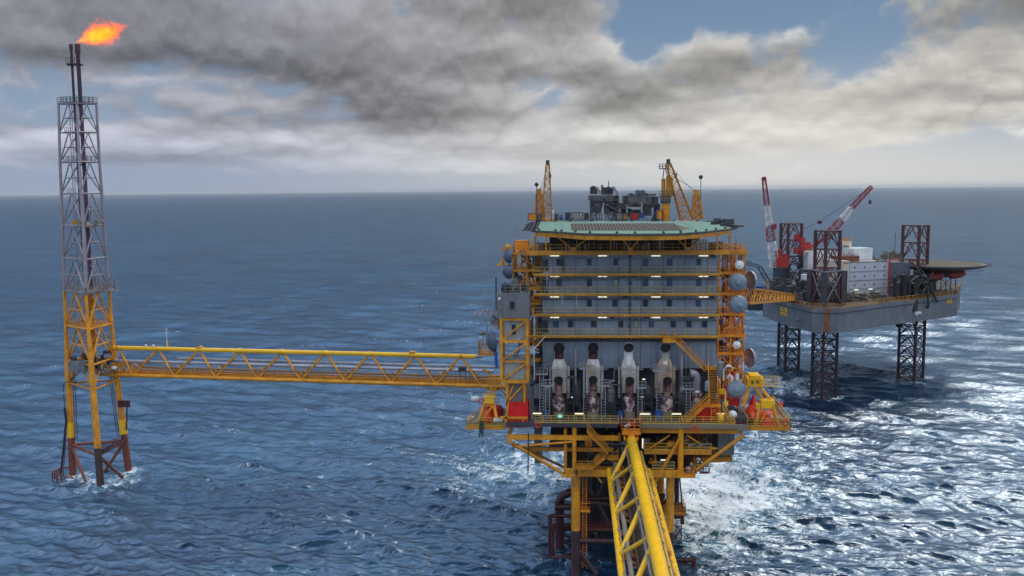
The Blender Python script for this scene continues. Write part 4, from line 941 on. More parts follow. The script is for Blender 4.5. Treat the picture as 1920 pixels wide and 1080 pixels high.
# tanks on the right
A = at(1350, 705, 141.5); t = thing('header_tank', 'pale grey upright tank with lid, right of the yellow ladder stair', 'tank', (A.x, A.y, ZD))
z1 = at(1350, 680, 141.5).z; MB().lathe((A.x, A.y, A.z), (0,0,1), [(0, .4), (.02, .46), (z1-A.z, .5)], 16).build('shell', DISHG, t)
MB().lathe((A.x, A.y, z1), (0,0,1), [(0, .62), (.12, .62), (.25, .3), (.26, .08), (.9, .06)], 16).build('lid', GALVW, t)
b = MB(); b.tube((A.x, A.y, ZD), A, .14, 8); b.build('stand', ORA, t)
A = at(1326, 724, 141.6); t = MB().lathe(at(1326, 733, 141.6), (0,0,1), [(0, .4), (1.3, .4), (1.6, .2), (1.61, .02)], 14); tag(t.build('header_tank', DISHG), 'small pale tank left of the yellow ladder stair', 'tank')
# ------------------------------------------------------------------ yellow stairs on the right
t = thing('yellow_staircase', 'long yellow stair sloping down rightwards across the grey wall below the lowest windows', 'staircase', at(1300, 660, 145)); Y = 144.5
s = MB(); stair(s, at(1263, 636, Y), at(1322, 695, Y), 1.1); s.build('flight', YEL, t)
A = at(1242, 636, Y); B_ = at(1264, 636, Y); s = MB(); s.box((A.x, Y-.7, A.z-.45), (B_.x, Y+1.2, A.z)); s.rail([(B_.x-.2, Y-.7, A.z), (A.x, Y-.7, A.z), (A.x, Y+1, A.z)], 1.15, 1); s.build('landing', YEL, t)
t = thing('ladder_stair', 'steep yellow stair facing the front with many treads, beside the pale header tank', 'staircase', at(1337, 757, 140)); s = MB()
A = at(1338, 757, 139.6); B_ = at(1336, 690, 143.2); stair(s, A, B_, 1.35, (1,0,0), True, .04); s.build('flight', YEL, t)
A = at(1338, 700, 143.2); s = MB(); s.box((A.x-1.3, 143.1, B_.z-.3), (A.x+1.2, 145, B_.z)); s.rail([(A.x-1.3, 143.1, B_.z), (A.x-1.3, 145, B_.z)], 1.1); s.build('landing', YEL2, t)
A = at(1337, 758, 139.4); s = MB(); s.box((A.x-1.2, 138.6, A.z-.3), (A.x+1.1, 140.2, A.z)); s.build('landing', ORA, t)
s = MB(); zt = A.z-.3; lattice(s, (A.x+.3, 139.4, ZD), (A.x+.3, 139.4, zt), 1.3, 1.3, 4, .06); s.build('support_tower', ORA, t)
t = thing('yellow_staircase', 'yellow stair with green stained treads sloping down leftwards to the main deck', 'staircase', at(1280, 798, 139))
s = MB(); Y = 138.4; stair(s, at(1280, 798, Y), at(1330, 751, Y), 1.2, rail=False); s.build('flight', ORA, t); s = MB(); stair_rail(s, at(1280, 798, Y), at(1330, 751, Y), 1.2); s.build('handrail', YEL, t)
t = thing('yellow_staircase', 'short yellow stair sloping down rightwards to the red chest at the sunlit deck corner', 'staircase', at(1374, 800, 138))
s = MB(); stair(s, at(1356, 768, 138.6), at(1376, 803, 137.8), .9, rail=False); s.build('flight', ORA, t); s = MB(); stair_rail(s, at(1356, 768, 138.6), at(1376, 803, 137.8), .9); s.build('handrail', RAIL, t)
# right side clutter: red and orange equipment in the open frame
for px0, px1, y0, y1, Y, m, nm, l in ((1352, 1366, 729, 748, 143, RED, 'pump_skid', 'red pump unit behind the large pale grey dish'), (1366, 1386, 748, 760, 142, RED, 'pump_skid', 'red boxed pump under the large pale grey dish'),
        (1346, 1354, 708, 738, 143, REDB, 'equipment_locker', 'brown locker right of the ladder stair'), (1352, 1362, 712, 722, 144, ORA, 'equipment_locker', 'orange box below the pale header tank')):
    box_thing(px0, px1, y0, y1, Y, 2, m, nm, l, 'equipment')
c = at(1374, 778, 138.6); tag(MB().lathe(c, (0,-1,0), [(-.7, .3), (-.4, .62), (0, .66), (.3, .5), (.45, .02)], 16).build('buoy', WHITE), 'white ball shaped float beside the grey hatch at the sunlit deck corner', 'float')
c = at(1352, 785, 138.4); tag(MB().lathe(c-V(0,0,.8), (0,0,1), [(0, .1), (.1, .5), (1.0, .55), (1.4, .4), (1.6, .05)], 14).build('drum', YELB), 'yellow drum beside the red container under the stairs', 'drum')
A = at(1398, 783, 139); b = MB(); b.prism([(A.x-1.6, 137.8), (A.x+.2, 137.8), (A.x+.8, 141), (A.x-1, 141)], A.z-.4, A.z+.3); tag(b.build('hatch_cover', DARKB), 'dark grey slanted hatch between the white float and the round ended lifeboat', 'hatch')
# ------------------------------------------------------------------ left stair tower, grey cabin
Y = 138.6
T = thing('stair_tower', 'yellow framed stair tower with grey green cladding at the front corner nearest the long bridge', 'stair tower', at(963, 815, Y))
xa, xb = at(940, 650, Y).x, at(988.5, 650, Y).x; zA, zB, zC_, zD_, zE = [at(960, y, Y).z for y in (598, 640, 678, 715, 757)]
b = MB()
for x in (xa, xb):
    for y in (Y, Y+4): b.beam((x, y, zD_-.2), (x, y, zA+.2), .42)
for z, h in ((zA, .45), (zB, .42), (zC_, .22), (zD_, .55)):
    for y in (Y, Y+4): b.beam((xa+.21, y, z), (xb-.21, y, z), .4, h)
    for x in (xa, xb): b.beam((x, Y+.2, z), (x, Y+3.8, z), .3, h)
for z0_, z1_ in ((zB, zA), (zC_, zB), (zD_, zC_)): b.beam((xa+.2, Y-.05, z0_+.25), (xb-.2, Y-.05, z1_-.25), .24)
b.build('frame', YEL, T)
b = MB(); x1, x2 = at(951, 740, Y).x, at(983, 740, Y).x
for x in (x1, x2): b.beam((x, Y+.3, ZD-1.2), (x, Y+.3, zD_-.28), .4); b.beam((x, Y+3.5, ZD), (x, Y+3.5, zD_-.28), .35)
b.beam((x1, Y+.3, zE+.2), (x2, Y+.3, zD_-.4), .22); b.beam((x1-.2, Y+.2, zE-.3), (x1+.9, Y+.2, zD_-.6), .2); b.beam((xa-.3, Y-.6, ZD+.55), (xb, Y-.6, ZD+.55), .35); b.beam((at(949, 812, Y-.6).x, Y-.6, ZD-1), (at(949, 812, Y-.6).x, Y-.6, ZD+.9), .35); b.beam((at(981, 812, Y-.6).x, Y-.6, ZD-.6), (at(981, 812, Y-.6).x, Y-.6, ZD+.5), .3)
b.beam((at(949, 812, Y-.6).x, Y-.6, ZD+.6), (at(956, 797, Y-.6).x, Y-.2, ZD+2.2), .3); b.build('lower_frame', YEL, T)
MB().box((xa+.35, Y+.25, zB+.3), (xb-.35, Y+3.7, zA-.25)).build('upper_cladding', CLAD, T)
MB().box((xa+.35, Y+.25, zD_+.35), (xb-.35, Y+3.7, zC_+.4)).build('lower_cladding', CLAD, T)
q = at(963, 618, Y); MB().box((q.x-.28, Y+.19, q.z-.75), (q.x+.28, Y+.25, q.z+.75)).build('window', GLASS, T)
b = MB(); b.rail([(xa+.3, Y+.1, zC_+.3), (xb-.3, Y+.1, zC_+.3)], 1.6, .9, .03, 4); stair(b, (xa+.6, Y+2, zD_), (xb-.6, Y+2, zB), .9); b.build('stair', GREY, T)
MB().box((x1+.3, Y+.6, zE), (x2-.2, Y+3.2, zD_-.5)).build('inner_panel', GREY, T)
Y = 138.2
K = thing('grey_cabin', 'grey corrugated cabin with one small window, on top of the yellow stair tower', 'cabin', at(963, 597, Y))
xa, xb = at(931, 570, Y).x, at(996, 570, Y).x; z0, z1, z2_ = at(960, 596, Y).z, at(960, 551, Y).z, at(960, 533, Y).z
MB().box((xa, Y, z0), (xb-.3, Y+5.5, z1)).build('wall', CABG, K)
q = at(960.5, 572.5, Y); f = MB()
f.box((q.x-.44, Y-.06, q.z-.66), (q.x-.36, Y, q.z+.66)); f.box((q.x+.36, Y-.06, q.z-.66), (q.x+.44, Y, q.z+.66)); f.box((q.x-.36, Y-.06, q.z+.58), (q.x+.36, Y, q.z+.66)); f.box((q.x-.36, Y-.06, q.z-.66), (q.x+.36, Y, q.z-.58)); w = f.build('window', GREY, K)
MB().box((q.x-.36, Y-.03, q.z-.58), (q.x+.36, Y+.02, q.z+.58)).build('pane', GLASS, w)
MB().lathe(at(936.5, 560.5, Y), (0,-1,0), [(0, .22), (.25, .25), (.3, .05)], 12).build('flood_lamp', WHITE, K)
b = MB(); b.rail([(xa+.3, Y+.2, z1), (xb-.6, Y+.2, z1), (xb-.6, Y+5, z1)], 1.35, 1.1, .04, 3); b.build('railing', GREY, K)
MB().tube((xa-.05, Y+.1, z0+1), (xa-.05, Y+.1, at(930, 520, Y).z), .12, 8).build('corner_post', DARKB, K)
rng = random.Random(12); b = MB()
for i in range(22):
    x = rng.uniform(xa+.8, xb-1.2); y = Y+rng.uniform(1, 4.5); b.cbox((x, y, z1+rng.uniform(.3, .7)), (rng.uniform(.3, .9), .6, rng.uniform(.5, 1.4)), rng.uniform(0, 1))
b.build('roof_equipment', DARK, K)
b = MB(); b.box((xa+2.2, Y+1, z1), (xb-2.2, Y+1.4, z1+2.0)); b.rail([(xa+2.0, Y+.8, z1), (xb-2.0, Y+.8, z1)], 2.2, .9, .04); b.build('roof_screen', GREY, K)
t = thing('lattice_antenna', 'pale flat lattice antenna jutting out left of the grey cabin', 'antenna', at(930, 590, 141)); b = MB()
A = at(888, 591, 141); B_ = at(931, 591, 141); C_ = at(931, 580, 145); D_ = at(898, 581, 145)
for i in range(5): f = i/4; b.beam(A.lerp(B_, f), D_.lerp(C_, f), .12)
for i in range(4): f = i/3; b.beam(A.lerp(D_, f), B_.lerp(C_, f), .16)
b.build('grid', GALVW, t); b = MB(); b.beam(at(899, 593, 142), at(917, 609, 142), .18); b.beam(at(919, 592, 142), at(926, 600, 142), .2); b.each('strut', GALV, t)
t = thing('aerial_mast', 'thin white aerial with ladder shaped cross arms, hung right of the stair tower', 'aerial', at(1001, 700, 138)); b = MB()
b.tube(at(1001, 648, 138), at(1002, 712, 138), .05, 6); b.tube(at(1000, 656, 138), at(1022, 631, 138), .06, 6); b.beam(at(991, 653, 138), at(1010, 662, 138), .05); b.beam(at(993, 649, 138), at(1010, 656, 138), .05)
for i in range(6): b.beam(at(992+i*3.4, 651+i*1.7, 138), at(992+i*3.4, 656+i*1.0, 138), .05)
b.build('aerial', WHITE, t)
# ------------------------------------------------------------------ dishes
A = at(966, 480, 149)
dish(at(956.5, 480.5, 148.5), 1.13, (-1, -.28, .05), 'upper of two dark slate dishes beside the top gallery above the grey cabin', DISHD, A, .95, hub=False)
dish(at(955.5, 509, 148.5), 1.22, (-1, -.28, -.1), 'lower of two dark slate dishes beside the top gallery above the grey cabin', DISHD, at(966, 509, 149), .95, hub=False)
dish(at(929, 605, 143), 1.15, (.8, .6, .1), 'pale thin dish seen edge on, left of the stair tower cladding', GALVW, at(936, 605, 142), .4, hub=False)
dish(at(925, 641, 141), 1.55, (-.95, -.35, -.05), 'dark slate dish left of the stair tower, above the bridge end', DISHD, at(936, 641, 141), .6, hub=False)
dish(at(1386.5, 497, 145.5), .70, (-.25, -1, .05), 'small white dish, highest on the orange gallery', WHITE, at(1393, 498, 147), .45)
dish(at(1383, 529, 145), 1.36, (-.1, -1, -.1), 'big blue grey dish, upper of the two large ones on the orange gallery', DISHG, at(1383, 528, 147.5), .6)
dish(at(1384.5, 571, 145), 1.40, (.1, -1, -.05), 'big pale blue dish, lower of the two large ones on the orange gallery', DISHG, at(1384, 571, 147.5), .62)
dish(at(1408, 526, 148), 1.5, (.92, .38, 0), 'upper of two grey dishes showing their dark hollow side, beside the gangway', GALV, at(1396, 526, 148), .5, hub=False)
dish(at(1381.5, 647, 145.5), .62, (.05, -1, .1), 'small white dish above the cylindrical tank on the orange gallery', WHITE, at(1388, 648, 147), .5)
dish(at(1405.5, 671, 148), 1.55, (.92, .38, -.05), 'lower of two grey dishes showing their dark hollow side, above the yellow davit', GALV, at(1396, 671, 148), .5, hub=False)
dish(at(1380, 730, 141), 1.36, (-.05, -1, 0), 'large pale grey dish, lowest of all, above the red pump', DISHG, at(1380, 728, 144), .6)
tag(MB().lathe(at(1366, 690, 147), (0,-1,0), [(0, .6), (.3, .5), (.55, .02)], 16).build('radome', WHITE), 'small white dome half hidden in the orange gallery frame, right of the tank', 'radome')
tag(MB().lathe(at(1368, 710, 147)-V(0,0,.9), (0,0,1), [(0, .6), (1.2, .6), (1.8, .02)], 16).build('radome', WHITE), 'white domed drum in the orange gallery frame above the lowest dish', 'radome')
# gallery beneath the bridge end with small antennas, left of the tower
t = thing('antenna_gallery', 'small yellow gallery with masts and a grey drum above the end of the long bridge', 'gallery', at(915, 655, 142)); b = MB()
A = at(898, 662, 142); B_ = at(928, 662, 142); b.box((A.x, 141, A.z-.25), (B_.x, 145, A.z)); b.rail([(A.x, 144.8, A.z), (A.x, 141.1, A.z), (B_.x, 141.1, A.z)], 1.8, .7, .035, 4); b.build('floor', YEL2, t)
b = MB(); b.tube(at(897.5, 662, 141), at(897.5, 635, 141), .06, 6); b.tube(at(905, 650, 142), at(905, 620, 142), .08, 6); b.tube(at(911, 650, 142), at(914, 606, 142), .1, 6); b.tube(at(917, 655, 142), at(921, 618, 142), .1, 6); b.each('mast', GALV, t)
MB().lathe(at(904, 625, 142)-V(0,0,.2), (0,0,1), [(0, .05), (.05, .55), (.3, .6), (.5, .3), (.55, .02)], 14).build('radar_drum', GREY, t)
b = MB(); rng = random.Random(8); A = at(929, 676, 140)
b.add([at(926, 661, 139.8), at(933, 659, 139.8), at(934, 690, 139.8), at(929, 692, 139.8), at(926, 661, 140.2), at(933, 659, 140.2), at(934, 690, 140.2), at(929, 692, 140.2)], [(0,1,2,3), (7,6,5,4), (0,4,5,1), (1,5,6,2), (2,6,7,3), (3,7,4,0)])
tag(b.build('tarpaulin', BLUE), 'blue sheet hanging beside the stair tower at the end of the long bridge', 'tarpaulin')
# small yellow beacon platform far left of the dishes
t = thing('beacon_platform', 'small yellow stand with a thin mast, left of the lower slate dish', 'beacon', at(942, 497, 150)); b = MB(); A = at(942, 497, 150); b.box((A.x-.85, 149.6, A.z-.1), (A.x+1.8, 150.6, A.z+.1)); b.lathe(A, (0,0,1), [(0, .5), (.5, .3), (1.1, .12)], 10); b.build('stand', YEL2, t); MB().tube(A, at(942, 480, 150), .05, 6).each('mast', YEL2, t)
t = thing('lamp_basket', 'small yellow basket with lamp, above the upper slate dish', 'lamp', at(951, 468, 149)); b = MB(); A = at(951, 468, 149); b.box((A.x-.8, 148.5, A.z-.2), (A.x+.8, 149.6, A.z)); b.rail([(A.x-.8, 148.5, A.z), (A.x+.8, 148.5, A.z)], .9, .5); b.build('basket', YEL2, t); MB().lathe(A+V(.1,0,.1), (0,0,1), [(0, .3), (.6, .45), (.7, .02)], 12).build('lamp_head', YELB, t)
box_thing(966, 990, 452, 468, 149, 3, ORA, 'cargo_basket', 'orange red tank box at the left end of the roof girder under the helideck edge', 'container')
t = thing('whip_aerial', 'pair of thin whip aerials above the orange tank box', 'aerial', at(965, 452, 149)); b = MB(); b.tube(at(964, 470, 149), at(964, 425, 149), .05, 5); b.tube(at(970, 452, 149), at(970, 424, 149), .05, 5); b.each('whip', GALVW, t)
# ------------------------------------------------------------------ lifeboat stations
def lifeboat_hull(parent, c, L, r, axis, m):
    ax = Vector(axis).normalized(); c = Vector(c)
    prof = [(-L/2, .05), (-L*.46, r*.45), (-L*.36, r*.78), (-L*.2, r*.97), (0, r), (L*.2, r*.97), (L*.36, r*.8), (L*.46, r*.45), (L/2, .05)]
    o = MB().lathe(c, ax, prof, 20); return o.build('hull', m, parent)
# left
xa, xb = at(876, 800, 140).x, at(947, 800, 140).x
t = thing('lifeboat_platform', 'dark overhanging lifeboat platform with railing, left of the red container', 'platform', ((xa+xb)/2, 142, ZD))
zf = at(900, 797, 139).z
b = MB(); b.prism([(xa, 138.8), (xb, 138.8), (xb, 150), (xa+2.2, 150)], zf-.55, zf); b.build('floor', DARKB, t)
b = MB(); b.box((xa, 138.55, zf-.6), (xb, 138.8, zf-.05)); b.build('edge_girder', YEL2, t)
MB().rail([(xb, 138.7, zf), (xa, 138.7, zf), (xa+2.2, 150, zf)], 1.2, 1.0, .035, 3).build('railing', RAIL, t)
b = MB(); b.add([(xa+.5, 140, zf+.02), (xa+2.6, 140, zf+.3), (xa+4.4, 149, zf+1.6), (xa+2.6, 149, zf+1.2)], [(0,1,2,3)]); b.build('slipway_plate', GREY, t)
t = thing('lifeboat', 'orange enclosed lifeboat hanging inside the yellow A shaped davit frame', 'lifeboat', at(922, 785, 142), 'enclosed lifeboats beside the main deck')
c = at(922, 778, 143); lifeboat_hull(t, c, 7.0, 1.55, (.25, 1, 0), ORB); b = MB(); b.lathe(c+V(-.3,-1.2,1.1), (0,0,1), [(0, .8), (.5, .75), (.8, .4), (.82, .02)], 12); b.build('conning_hood', RED, t)
def davit(name_label, base, top, w, group):
    t = thing('davit', name_label, 'davit', base, group); return t
t = davit('yellow A shaped davit straddling the lifeboat beside the stair tower', at(922, 795, 139), None, 0, 'yellow lifeboat davits')
b = MB(); top = at(918, 750, 140.5)
for pb, Yb in (((897, 792), 139), ((931, 785), 139)): b.beam(at(pb[0], pb[1], Yb), top+V(.5 if pb[0] > 915 else -.5, 0, 0), .38)
b.beam(at(903, 788, 139), at(926, 758, 140), .22); b.beam(at(908, 760, 140.2), at(925, 760, 140.2), .25); b.build('frame', YEL, t)
b = MB(); b.cbox(top+V(0,0,.1), (1.5, 1.4, 1.0)); b.rail([top+V(-.9,-.8,.5), top+V(.9,-.8,.5)], .7, .5, .03); b.build('winch_head', YELB, t)
b = MB()
for px in (913, 917, 922): b.beam(at(px, 748, 140.5), at(px+9, 724, 143), .16)
b.each('upper_arm', YEL, t)
t = thing('liferaft_canister', 'row of white liferaft canisters at the foot of the A shaped davit', 'liferaft', at(932, 790, 139)); A = at(925, 787.5, 138.9); B_ = at(943.5, 787.5, 138.9); b = MB(); n = 5
for i in range(n): q = A.lerp(B_, i/n); b.lathe(q, (1,0,0), [(.02, .25), (.05, .38), ((B_.x-A.x)/n-.08, .38), ((B_.x-A.x)/n-.04, .25)], 14)
b.each('canister', WHITE, t)
lifebuoy(at(902.5, 752, 146), 'red and white lifebuoy at the back railing of the dark lifeboat platform')
tag(MB().lathe(at(890, 748, 148)-V(.6,0,0), (1,0,0), [(0, .1), (.1, .45), (1.3, .45), (1.4, .1)], 12).build('liferaft_canister', WHITE), 'single white canister at the far corner of the dark lifeboat platform', 'liferaft')
b = MB(); rng = random.Random(4)
for i in range(7):
    A = at(900+rng.uniform(0, 6), 790, 138.5); b.path([A, A+V(rng.uniform(-.2, .2), -.1, -1), A+V(rng.uniform(-.3, .3), -.1, -rng.uniform(1.6, 2.6))], .07, 6)
tag(b.build('rope_bundle', mat('dark_green_rope', (.012, .06, .055), .8)), 'bundle of dark green rope hanging from the dark lifeboat platform', 'rope')
# right
xa, xb = at(1400, 802, 139).x, at(1481, 802, 139).x; zf = at(1440, 798, 139).z
t = thing('lifeboat_platform', 'sunlit overhanging lifeboat platform with orange railing, at the sunlit end of the main deck', 'platform', ((xa+xb)/2, 142, ZD))
b = MB(); b.prism([(xa, 138.8), (xb, 138.8), (xb-3.4, 151), (xa, 151)], zf-.5, zf); b.build('floor', DARKB, t)
b = MB(); b.box((xa, 138.5, zf-.65), (xb, 138.8, zf-.03)); b.build('edge_girder', YEL2, t)
MB().rail([(xa, 138.7, zf), (xb, 138.7, zf), (xb-3.4, 151, zf)], 1.2, 1.0, .04, 3).build('railing', RAIL, t)
c = at(1414, 774, 143); t = thing('lifeboat', 'round ended orange lifeboat behind the yellow davit with portholes', 'lifeboat', c, 'enclosed lifeboats beside the main deck')
lifeboat_hull(t, c, 7.0, 1.35, (.25, 1, 0), ORB); MB().lathe(c+V(0,.6,1.0), (0,0,1), [(0, .75), (.6, .6), (.9, .3), (1.6, .25), (1.62, .02)], 12).build('conning_hood', RED, t)
c = at(1440, 786, 142); t = thing('lifeboat', 'orange lifeboat with white canopy in front, inside the yellow davit with portholes', 'lifeboat', c, 'enclosed lifeboats beside the main deck')
lifeboat_hull(t, c, 6.0, 1.2, (.25, 1, 0), ORB); MB().lathe(at(1446, 786, 140.6), (.1, -.6, .5), [(-.5, .75), (0, .72), (.6, .5), (.9, .02)], 14).build('canopy', WHITE, t)
t = davit('yellow davit with two square portholes in its winch house, at the sunlit lifeboats', at(1430, 795, 139), None, 0, 'yellow lifeboat davits')
h0 = at(1400, 722, 142); h1 = at(1431, 708, 142)
b = MB(); b.box((h0.x, 141.2, h0.z), (h1.x, 144, h1.z)); b.box((h0.x+.4, 141, h1.z), (h1.x-.5, 144, h1.z+.45)); b.build('winch_house', YELB, t)
b = MB()
for px in (1411, 1421): q = at(px, 717, 141.2); b.box((q.x-.22, 141.12, q.z-.22), (q.x+.22, 141.2, q.z+.22))
b.each('porthole', DARK, t)
MB().rail([(h0.x-.3, 144, h0.z), (h0.x-.3, 141, h0.z), (h1.x+2.2, 141, h0.z)], 1.6, .6, .03, 3).build('railing', YELB, t)
b = MB(); b.beam(at(1405, 724, 141.6), at(1394, 763, 140), .34); b.beam(at(1414, 724, 141.6), at(1433, 752, 140.5), .3); b.beam(at(1424, 724, 141.6), at(1446, 750, 140.5), .34)
b.beam(at(1425, 760, 140), at(1418, 798, 139), .42); b.beam(at(1448, 757, 140), at(1459, 797, 139), .42); b.beam(at(1424, 795, 139), at(1438, 770, 139.5), .22); b.beam(at(1424, 760, 140), at(1449, 760, 140), .4); b.build('frame', YEL, t)
b = MB(); q = at(1438, 756, 140.5); b.cbox(q, (2.0, 1.6, 1.2)); b.cbox(q+V(-1.2,0,-.4), (1.0, 1.2, .7)); b.build('winch_head', YELB, t)
t = thing('yellow_staircase', 'thin sloping handrailed stair down the right edge of the sunlit lifeboat platform', 'staircase', at(1475, 795, 139)); s = MB(); stair(s, at(1450, 757, 141), at(1479, 793, 139), .8, rail=False); s.build('flight', YEL2, t); s = MB(); stair_rail(s, at(1450, 757, 141), at(1479, 793, 139), .8); s.build('handrail', RAIL, t)
box_thing(1428, 1457, 793, 799, 138.7, 1.2, RED, 'storage_chest', 'long low red chest along the front edge of the sunlit lifeboat platform', 'chest')
lifebuoy(at(1472.5, 792.5, 138.6), 'orange lifebuoy at the outer corner of the sunlit lifeboat platform')
t = thing('float_beacon', 'small red and white light beacon on a stick at the sunlit lifeboat platform', 'beacon', at(1464, 770, 143)); MB().tube(at(1463, 775, 143), at(1460, 747, 143), .07, 6).build('pole', WHITE, t); MB().lathe(at(1464, 763, 143), (0,0,1), [(0, .3), (.7, .35), (.8, .05)], 10).build('lamp_head', RED, t)
# windsock on the bridge landing
t = thing('windsock', 'red and white windsock drooping on the bridge landing cage', 'windsock', at(1188, 800, YF-1.8)); A = at(1189, 793, YF-1.8); B_ = at(1171, 800, YF-1.8); m_ = A.lerp(B_, .42)
MB().tube(A, m_, .36, 12, .28).build('red_sleeve', RED, t); MB().tube(m_, B_, .28, 12, .16).build('white_sleeve', WHITE, t); MB().tube(A+V(.1,0,.3), A-V(0,0,1.6), .05, 6).build('pole', WHITE, t)
# ------------------------------------------------------------------ cranes and stores behind the helideck
def crane(px_b, py_b, px_t, py_t, g0, g1, label, Y=192, w=(2.0, .7)):
    base = at(px_b, py_b, Y); t = thing('pedestal_crane', label, 'crane', (base.x, Y, 52.4), 'yellow cranes behind the helideck')
    tip = at(px_t, py_t, Y-4)
    b = MB(); lattice(b, base, tip, w[0], w[1], 14, .10, up=(0,1,0)); b.build('boom', YEL2, t)
    ga = at(*g0, Y+2); gb = at(*g1, Y+2); b = MB(); lattice(b, ga, gb, 2.0, 1.1, 6, .17, .12, up=(0,1,0)); b.cbox(gb+V(0,0,.4), (1.0, 1.0, 1.4)); b.build('gantry', YEL2, t)
    b = MB(); hb = base.lerp(tip, .74)
    b.tube(gb+V(0,0,.9), hb+V(0,0,.4), .035, 4); b.tube(gb+V(.3,0,.7), hb+V(.2,0,.2), .035, 4); b.tube(gb, tip, .03, 4); b.build('pendant_rope', DARK, t)
    b = MB(); b.cbox(tip+V(0,0,.3), (.7, .7, 1.0)); b.cbox(hb+V(.5, 0, .5), (.5, .5, .9)); b.build('sheave_head', DARKB, t)
    b = MB(); b.box((base.x-2.2, Y-1.5, 49.5), (base.x+2.2, Y+4, base.z-.3)); b.build('slew_house', YEL2, t)
    return t
crane(1025, 408, 1027, 308, (1012, 408), (1011, 364), 'yellow lattice crane with near upright boom, behind the helideck')
crane(1288, 412, 1253, 306, (1307, 410), (1306, 366), 'yellow lattice crane with strongly leaning boom, behind the helideck', w=(2.4, .8))
for px, py, py0, l in ((1006, 346, 410, 'dark ball light on a mast beside the crane with the upright boom'), (1314, 332, 372, 'dark ball light on a tall mast beside the crane with the leaning boom')):
    t = thing('mast_light', l, 'mast light', at(px, py0, 191), 'ball lights on masts'); MB().tube(at(px, py0, 191), at(px, py, 191), .07, 6).each('mast', DARKB, t); MB().lathe(at(px, py, 191)-V(0,0,.45), (0,0,1), [(0, .02), (.1, .25), (.45, .45), (.8, .25), (.9, .02)], 12).build('lamp_head', DARK, t)
Y = 190; t = thing('crane_pedestal', 'thick yellow pedestal with platforms and twin posts, beside the leaning crane boom', 'pedestal', at(1248, 410, Y))
A = at(1248, 412, Y); B_ = at(1248, 368, Y); MB().lathe(A-V(0,0,3), (0,0,1), [(0, .82), (B_.z-A.z+3, .82)], 20).build('column', YEL, t)
C_ = at(1247.5, 335, Y); b = MB(); b.tube(V(B_.x-.45, Y, B_.z-.2), V(B_.x-.45, Y, C_.z), .42, 12); b.tube(V(B_.x+.45, Y, B_.z-.2), V(B_.x+.45, Y, C_.z+.6), .38, 12); b.each('twin_post', YEL2, t)
b = MB(); b.lathe(B_-V(0,0,.3), (0,0,1), [(0, 1.25), (.25, 1.25)], 16); b.lathe(at(1248, 381, Y), (0,0,1), [(0, 1.0), (.8, 1.05), (.9, .9)], 16); b.rail([B_+V(-1.3,-1.2,0), B_+V(1.3,-1.2,0)], 1.0, .6); b.build('platform', DARKB, t)
D_ = at(1245, 317, Y); b = MB(); b.beam(V(C_.x-.5, Y, C_.z), V(D_.x, Y, D_.z), .18); b.beam(V(C_.x+.6, Y, C_.z), V(D_.x+.3, Y, D_.z), .18); b.rail([D_+V(-.9,-.5,0), D_+V(.9,-.5,0), D_+V(.9,.5,0), D_+V(-.9,.5,0)], 1.0, .6, .04, 2, True, True); b.build('top_cage', DARKB, t)
MB().cbox(at(1256, 350, Y), (1.1, 1.4, 3.4)).build('cab', YEL2, t)
STR = mat('striped_red_white', (0.8, 0.75, 0.75), 0.4, grime=0.2)
Y = 188.5
items = [(990, 1006, 401, 413, ORA, 'orange tool container beside the crane with the upright boom'), (1009, 1014, 401, 413, GREY, 'narrow grey locker at the foot of the crane with the upright boom'), (1061, 1069, 399, 413, BLUE, 'blue tank container left of the striped container'),
  (1072, 1093, 399, 412, WHITE, 'dark red and white diagonally striped container behind the helideck'), (1096, 1103, 400, 412, REDB, 'brown red locker right of the striped container'), (1156, 1167, 400, 413, CLAD, 'grey green box in the middle of the row behind the helideck'),
  (1168, 1177, 401, 412, YEL2, 'yellow and black box right of the grey green box'), (1183, 1197, 400, 412, RED, 'dark red container near the crane pedestal'), (1199, 1208, 400, 409, BLUE, 'blue box left of the crane pedestal'), (1233, 1242, 394, 411, ORA, 'rusty orange box at the foot of the crane pedestal'),
  (1040, 1045, 402, 412, REDB, 'small dark red box right of the white post'), (1140, 1150, 402, 409, DISHG, 'low pale crate left of the grey green box')]
for (p0, p1, y0, y1, m, l) in items:
    t = box_thing(p0, p1, y0, y1, Y, 2.4, m, 'storage_container', l, 'container', 'containers in the row behind the helideck', DARKB)
    if 'striped' in l:
        q0 = at(p0, y1, Y); q1 = at(p1, y0, Y); b = MB(); w_ = q1.x-q0.x; h_ = q1.z-q0.z
        for k in range(-2, 6):
            x = q0.x+k*.55; pl = []
            for (xx, zz) in ((x, 0), (x+.28, 0), (x+.28+h_*.8, h_), (x+h_*.8, h_)): pl.append((min(max(xx, q0.x), q1.x), Y-.012, q0.z+zz))
            if pl[1][0]-pl[0][0] > .05 or pl[2][0]-pl[3][0] > .05: b.sheet(pl)
        b.build('stripe', DKRED, t)
b = MB(); b.rail([at(1035, 413, 187), at(1225, 413, 187)], 1.4, 1.3, .04, 3); tag(b.build('container_railing', DARKB), 'dark railing along the back edge of the helideck in front of the containers', 'railing')
tag(MB().tube(at(1037, 414, 187.5), at(1037, 394.5, 187.5), .19, 10).build('vent_post', WHITE), 'white vent post at the back corner of the helideck', 'post')
for px, y0, m in ((1052, 404, BLUE),):
    A = at(px, 413, 187.8); tag(MB().lathe(A, (0,0,1), [(0, .05), (.02, .38), (.7, .38), (.95, .12), (1.2, .1)], 12).build('gas_cylinder', m), 'dark blue gas cylinder between the vent post and the blue tank container', 'cylinder')
A = at(1107, 415, 188); tag(MB().tube(A, at(1107, 382, 188), .08, 6).build('flag_pole', DARKB), 'dark pole in front of the far platform with the slanted roof house', 'pole')
